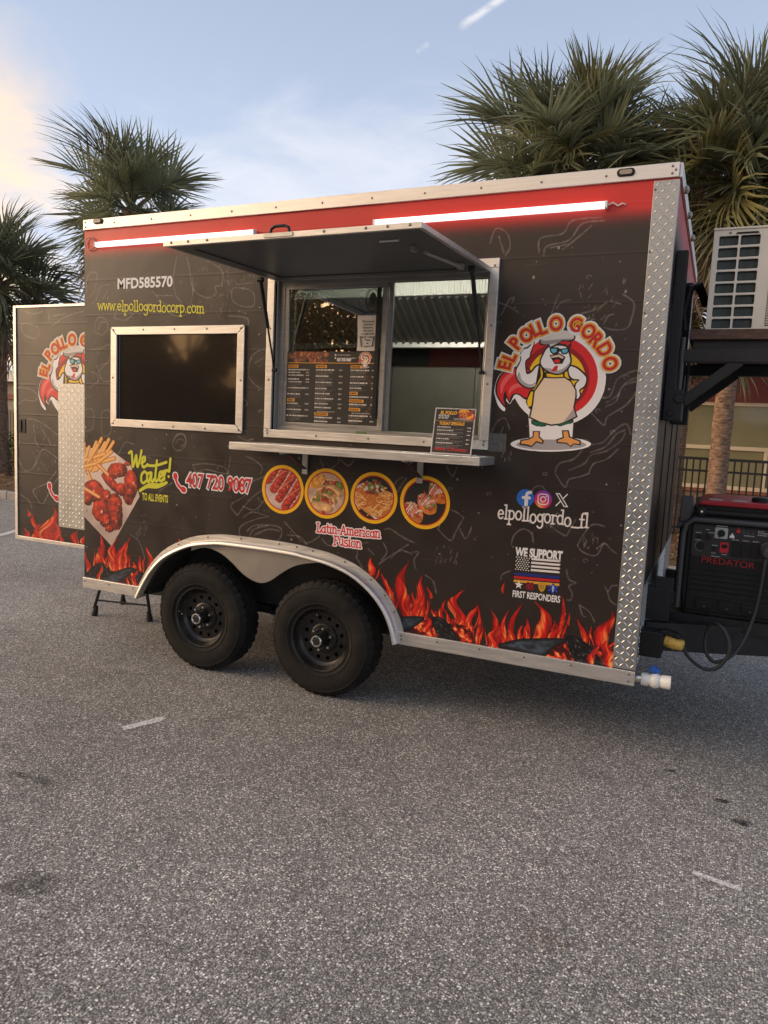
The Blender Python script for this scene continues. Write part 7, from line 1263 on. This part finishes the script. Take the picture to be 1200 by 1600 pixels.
def seed_mesh(seed):
    rnd = random.Random(seed); b = MB(); main = [Vector((0,0,0)), Vector((.5,0,.10)), Vector((.8,0,-.15)), Vector((1.0,0,-.55))]; b.tube(main, [.016,.012,.009,.004], 5)
    for k in range(120):
        t = rnd.uniform(.3, 1); i = min(2, int(t*3)); p = main[i].lerp(main[i+1], t*3-i); q = p+Vector((rnd.uniform(-.2, .2), rnd.uniform(-.22, .22), rnd.uniform(-.42, .05)))
        b.tube([p, p.lerp(q, .5)+Vector((0,0,.03)), q], [.004,.003,.002], 3, False)
        for j in range(3):
            z = p.lerp(q, rnd.uniform(.4, 1)); b.tube([z, z+Vector((rnd.uniform(-.07, .07), rnd.uniform(-.07, .07), rnd.uniform(-.08, .03)))], [.004,.002], 3, False)
    return b.mesh('seed_cluster', MT['seed'])
SEEDM = [seed_mesh(1), seed_mesh(2)]
def palm(x, y, crown_z, label, scale=1.0, n=44, seed=0, lean=(0, 0), dead=8, seeds=3, yellow=.12, rt=.155, spin=0.0, low=-38, skirt=None):
    rnd = random.Random(seed); T = empty('palm_tree', (x, y, .12), label, 'palm tree', 'cabbage palms behind the trailer')
    cx, cy = lean; hz = crown_z-.12; b = MB(); N_ = 26; K = 22; vs = []; fs = []
    for j in range(N_+1):
        t = j/N_; c_ = Vector((cx*t*t, cy*t*t, hz*t)); r0 = rt*(1.18-.30*min(1, t*5)+.05*t)*(1+.03*math.sin(j*2.3))
        if t > .86: r0 *= 1+.5*(t-.86)/.14
        for k in range(K): r_ = r0*(1+rnd.uniform(-.035, .035)); a = 2*math.pi*k/K; vs.append(c_+Vector((r_*math.cos(a), r_*math.sin(a), 0)))
    for j in range(N_):
        for k in range(K): fs.append((j*K+k, j*K+(k+1) % K, (j+1)*K+(k+1) % K, (j+1)*K+k))
    b.add(vs, fs).build('trunk', MT['bark'], T, True, loc=Vector((0,0,0)), ang=80)
    top = Vector((cx, cy, hz))
    def place(name, me, az, el, rollv, s, off=0.0):
        o = link(name, me, T, top+Vector((0,0,off))); o.rotation_mode = 'XYZ'
        m_ = Matrix.Rotation(az, 3, 'Z') @ Matrix.Rotation(-el, 3, 'Y') @ Matrix.Rotation(rollv, 3, 'X'); o.rotation_euler = m_.to_euler(); o.scale = (s, s, s); return o
    for i in range(n):
        t = (i+.5)/n; el = rad(86-(86-low)*t**.92)+rnd.uniform(-.10, .10); az = spin+i*2.39996+rnd.uniform(-.2, .2)
        y_ = rnd.random() < yellow*(.4+1.2*t); me = rnd.choice(FR_Y) if y_ else rnd.choice(FR_G)
        place('frond', me, az, el, rnd.uniform(-1.0, 1.0), scale*rnd.uniform(.86, 1.10)*(.86+.14*min(1, 3*t)), -.25*t)
    for i in range(dead): place('dead_frond', rnd.choice(FR_D), rnd.uniform(0, 6.3), rad(rnd.uniform(-84, -30)), rnd.uniform(-.8, .8), scale*rnd.uniform(.85, 1.1), -.30-.65*rnd.random()*min(1, dead/20))
    if skirt:
        for i in range(20): place('dead_frond', rnd.choice(FR_D), rad(rnd.uniform(*skirt)), rad(rnd.uniform(-72, -28)), rnd.uniform(-.8, .8), scale*rnd.uniform(.9, 1.15), -.45-.5*rnd.random())
    for i in range(seeds): place('seed_cluster', rnd.choice(SEEDM), spin+i*2.1+rnd.uniform(-.4, .4), rad(rnd.uniform(-5, 40)), 0, scale*rnd.uniform(.8, 1.0), -.15)
    return T
palm(-2.45, 8.0, 5.70, 'broad green cabbage palm rising behind the trailer roof', 1.12, 96, 3, dead=5, seeds=4, yellow=.16, spin=.6)
palm(.03, 8.0, 5.45, 'tall palm with ringed trunk and seed stalks behind the air conditioner', 1.14, 92, 7, lean=(-.02, .05), dead=10, seeds=5, yellow=.30, rt=.150, spin=4.2)
palm(1.25, 9.4, 5.9, 'palm cut off by the right edge of the picture', 1.16, 60, 9, dead=8, yellow=.3, spin=1.2)
palm(-.7, 11.2, 4.3, 'low palm filling the gap between trailer and air conditioner', .98, 56, 17, dead=8, yellow=.3)
palm(-12.25, 9.0, 6.15, 'palm with dead brown skirt behind the rear of the trailer', 1.22, 46, 11, dead=30, seeds=1, yellow=.05, spin=2.0, low=-48, skirt=(195, 285))
palm(-15.2, 8.0, 4.55, 'dark palm at the left edge of the picture', 1.20, 52, 13, dead=6, seeds=1, yellow=.04, spin=.3, low=-55)
palm(-13.4, 12.0, 4.2, 'short dark palm seen low above the rear door', 1.0, 54, 15, dead=6, seeds=0, yellow=.04)

# fence
FN = empty('metal_fence', (0, 9.0, .12), 'black metal picket fence in front of the olive windows', 'fence')
for z0, z1 in ((1.395, 1.440), (1.205, 1.240), (.26, .295)): MB().box(-4, 6, 8.983, 9.017, z0, z1).build('rail', MT['fence'], FN)
PK = MB().box(-.013, .013, -.012, .012, 0, 1.28).mesh('picket', MT['fence'])
for i in range(99): link('picket', PK, FN, Vector((-3.95+i*.1003, 0, .0)))
for x in (-4.0, -1.6, .95, 3.4, 6.0): MB().box(x-.03, x+.03, 8.97, 9.03, .10, 1.50).build('post', MT['fence'], FN)
FN2 = empty('metal_fence', (-17, 12.0, .12), 'dark slatted fence at the far left behind the hedge', 'fence')
for z0, z1 in ((1.60, 1.66), (.40, .46)): MB().box(-24, -12, 11.98, 12.02, z0, z1).build('rail', MT['fence'], FN2)
PK2 = MB().box(-.022, .022, -.012, .012, 0, 1.48).mesh('picket', MT['fence'])
for i in range(110): link('picket', PK2, FN2, Vector((-7+i*.11, 0, .05)))
# olive window building
BL = empty('building', (4, 16, 0), 'building with dark red fascia and olive windows behind the fence', 'building')
bx0, bx1, by = -7.0, 12.0, 13.0
MB().box(bx0, bx1, by, by+8, .0, 3.35).build('wall', MT['wall_grey'], BL)
MB().box(bx0, bx1, by-.10, by-.002, 2.53, 3.34).build('fascia', MT['stucco_red'], BL)
MB().box(bx0, bx1, by-.16, by+8, 3.342, 3.46).build('roof_edge', MT['roof_white'], BL)
wf_ = MB().box(bx0, bx1, by-.07, by-.002, 2.45, 2.528).box(bx0, bx1, by-.07, by-.002, 1.545, 1.625).box(bx0, bx1, by-.07, by-.002, .72, .80)
for x in (-6.2, -3.8, -1.4, .90, 3.3, 5.7): wf_.box(x-.035, x+.035, by-.068, by-.003, .80, 1.545)
for x in (-5.0, -2.6, 2.1, 4.5): wf_.box(x-.035, x+.035, by-.068, by-.003, 1.625, 2.45)
wf_.build('window_frame', MT['cream'], BL, bevel=.006)
for a, b_, z0, z1 in [(p, q, .80, 1.545) for p, q in zip((-7,-6.2,-3.8,-1.4,.9,3.3,5.7),(-6.2,-3.8,-1.4,.9,3.3,5.7,8))]+[(p, q, 1.625, 2.45) for p, q in zip((-7,-5,-2.6,2.1,4.5),(-5,-2.6,2.1,4.5,8))]:
    MB().box(a+.036, b_-.036, by-.030, by-.004, z0+.001, z1-.001).build('window_pane', MT['olive_glass'], BL)
BRK = MB().box(0, .19, -.10, 0, 0, .058).mesh('brick', MT['brick_cap'])
for i in range(40): link('brick', BRK, BL, Vector((-3.2+i*.2, by-.002, .655))-Vector(BL.location))
BRK2 = MB().box(0, .39, -.05, 0, 0, .155).mesh('block', MT['block'])
for j in range(3):
    for i in range(20): link('block', BRK2, BL, Vector((-3.4+i*.40+(.2 if j % 2 else 0), by-.002, .485-j*.165))-Vector(BL.location))
# low building far left
LB = empty('building', (-24, 18, 0), 'low building with white roof edge at the far left', 'building')
MB().box(-40, -13.5, 14.0, 20, 0, 2.62).build('wall', MT['wall_grey'], LB)
MB().box(-40, -13.4, 13.7, 20, 2.62, 2.98).build('roof_edge', MT['roof_white'], LB)
MB().box(-40, -13.5, 13.93, 13.998, 2.02, 2.20).build('red_band', MT['stucco_red'], LB)
MB().box(-21.5, -17.0, 13.94, 13.998, .45, 1.35).build('blue_panel', MT['blue_panel'], LB)
for x in (-20.4, -18.9, -17.6): MB().box(x-.04, x+.04, 13.95, 13.998, 2.22, 2.60).build('wall_joint', MT['joint'], LB)
# hedge
HG = empty('hedge', (-14, 8.6, .12), 'yellow green hedge beyond the kerb at the far left', 'hedge')
rnd = random.Random(21); b = MB()
for k in range(5200):
    x = rnd.uniform(-16.5, -11.5); y = 8.6+rnd.gauss(0, .32); z = .15+.95*rnd.random()**.8+.10*math.sin(x*5); s = rnd.uniform(.02, .045)
    d = Vector((rnd.gauss(0,1), rnd.gauss(0,1), rnd.gauss(0,.7)+.3)).normalized(); n = d.orthogonal().normalized(); p = Vector((x, y, z))
    b.add([p-d*s, p+n*s*.5, p+d*s, p-n*s*.5], [(0,1,2,3)])
b.build('foliage', MT['leaf_hedge'], HG)
b = MB()
for i in range(26): x = -16.4+i*.195; b.tube([(x, 8.6, .1), (x+rnd.uniform(-.1, .1), 8.6+rnd.uniform(-.1, .1), .9)], .012, 5)
b.build('stems', MT['bark_dark'], HG)
# leafy trees across the car park, seen mirrored in the windows
def broad_tree(x, y, h, label, seed, n=9000):
    rnd = random.Random(seed); T = empty('broadleaf_tree', (x, y, 0), label, 'tree', 'trees across the car park'); b = MB(); tips = []
    b.tube([(0,0,0),(.05,.02,h*.2),(-.03,.05,h*.38)], [.24,.19,.15], 10)
    for k in range(9):
        a = k*2.4; r_ = h*rnd.uniform(.18, .34); z1 = h*rnd.uniform(.34, .9); tip = Vector((r_*math.cos(a), r_*math.sin(a), z1)); b.tube([(-.03,.05,h*.36), Vector((r_*.45*math.cos(a), r_*.45*math.sin(a), h*.5)), tip], [.10,.06,.025], 6); tips.append(tip)
    b.build('trunk', MT['bark_dark'], T, True, loc=Vector((0,0,0)))
    f = MB(); clumps = [t_+Vector((rnd.gauss(0,.6), rnd.gauss(0,.6), rnd.gauss(0,.5))) for t_ in tips for _ in range(5)]
    g0 = Vector((0, 3.825, 1.67)); gd = Vector((-3.18, -3.825, .475)).normalized()      # tunnel cleared of leaves so sunset glow reaches the small window's reflection
    for k in range(n):
        c_ = rnd.choice(clumps); p = c_+Vector((rnd.gauss(0,.42), rnd.gauss(0,.42), rnd.gauss(0,.5)-.25)); s = rnd.uniform(.06, .14)
        w_ = p+Vector((x, y, 0))-g0; q_ = w_-gd*w_.dot(gd)
        if q_.length < .78+.3*math.sin(k*.7)*.5: continue
        d = Vector((rnd.gauss(0,1), rnd.gauss(0,1), rnd.gauss(0,1))).normalized(); nn = d.orthogonal().normalized(); f.add([p-d*s, p+nn*s*.55, p+d*s, p-nn*s*.55], [(0,1,2,3)])
    f.build('crown', MT['leaf_oak'], T, loc=Vector((0,0,0))); return T
for x, y, h, lb in ((-15.5, -15, 8.6, 'tallest leafy tree across the car park'), (-10.6, -17, 8.0, 'wide leafy tree across the car park'), (-6.8, -16, 6.6, 'lower leafy tree across the car park'), (-20.5, -17, 8.4, 'leafy tree at the far end of the car park row'), (-2.0, -19, 6.0, 'small leafy tree straight across the car park')):
    broad_tree(x, y, h, lb, int(40-x), 9000 if x == -10.6 else 15000)
broad_tree(-13.2, -18.5, 6.8, 'second tree from the near end of the car park row', 77, 9000)
broad_tree(-17.8, -15.2, 7.0, 'rounded leafy tree in the car park row', 79, 20000)
HR = empty('hedge', (-14, -21, 0), 'long unseen hedge across the car park, added to darken window reflections', 'hedge'); rnd = random.Random(5); b = MB()  # out of view, added so the lower window reflections stay dark
for k in range(16000):
    p = Vector((rnd.uniform(-34, 4), -21+rnd.gauss(0, .35), 3.0*rnd.random()**.7)); s = rnd.uniform(.10, .2); d = Vector((rnd.gauss(0,1), rnd.gauss(0,1), rnd.gauss(0,1))).normalized(); nn = d.orthogonal().normalized(); b.add([p-d*s, p+nn*s*.6, p+d*s, p-nn*s*.6], [(0,1,2,3)])
b.build('foliage', MT['leaf_hedge'], HR)
MB().box(-34, 4, -21.3, -20.8, 0, 2.6).build('blocking_core', MT['bark_dark'], HR)  # solid box added inside the hedge to block the bright horizon
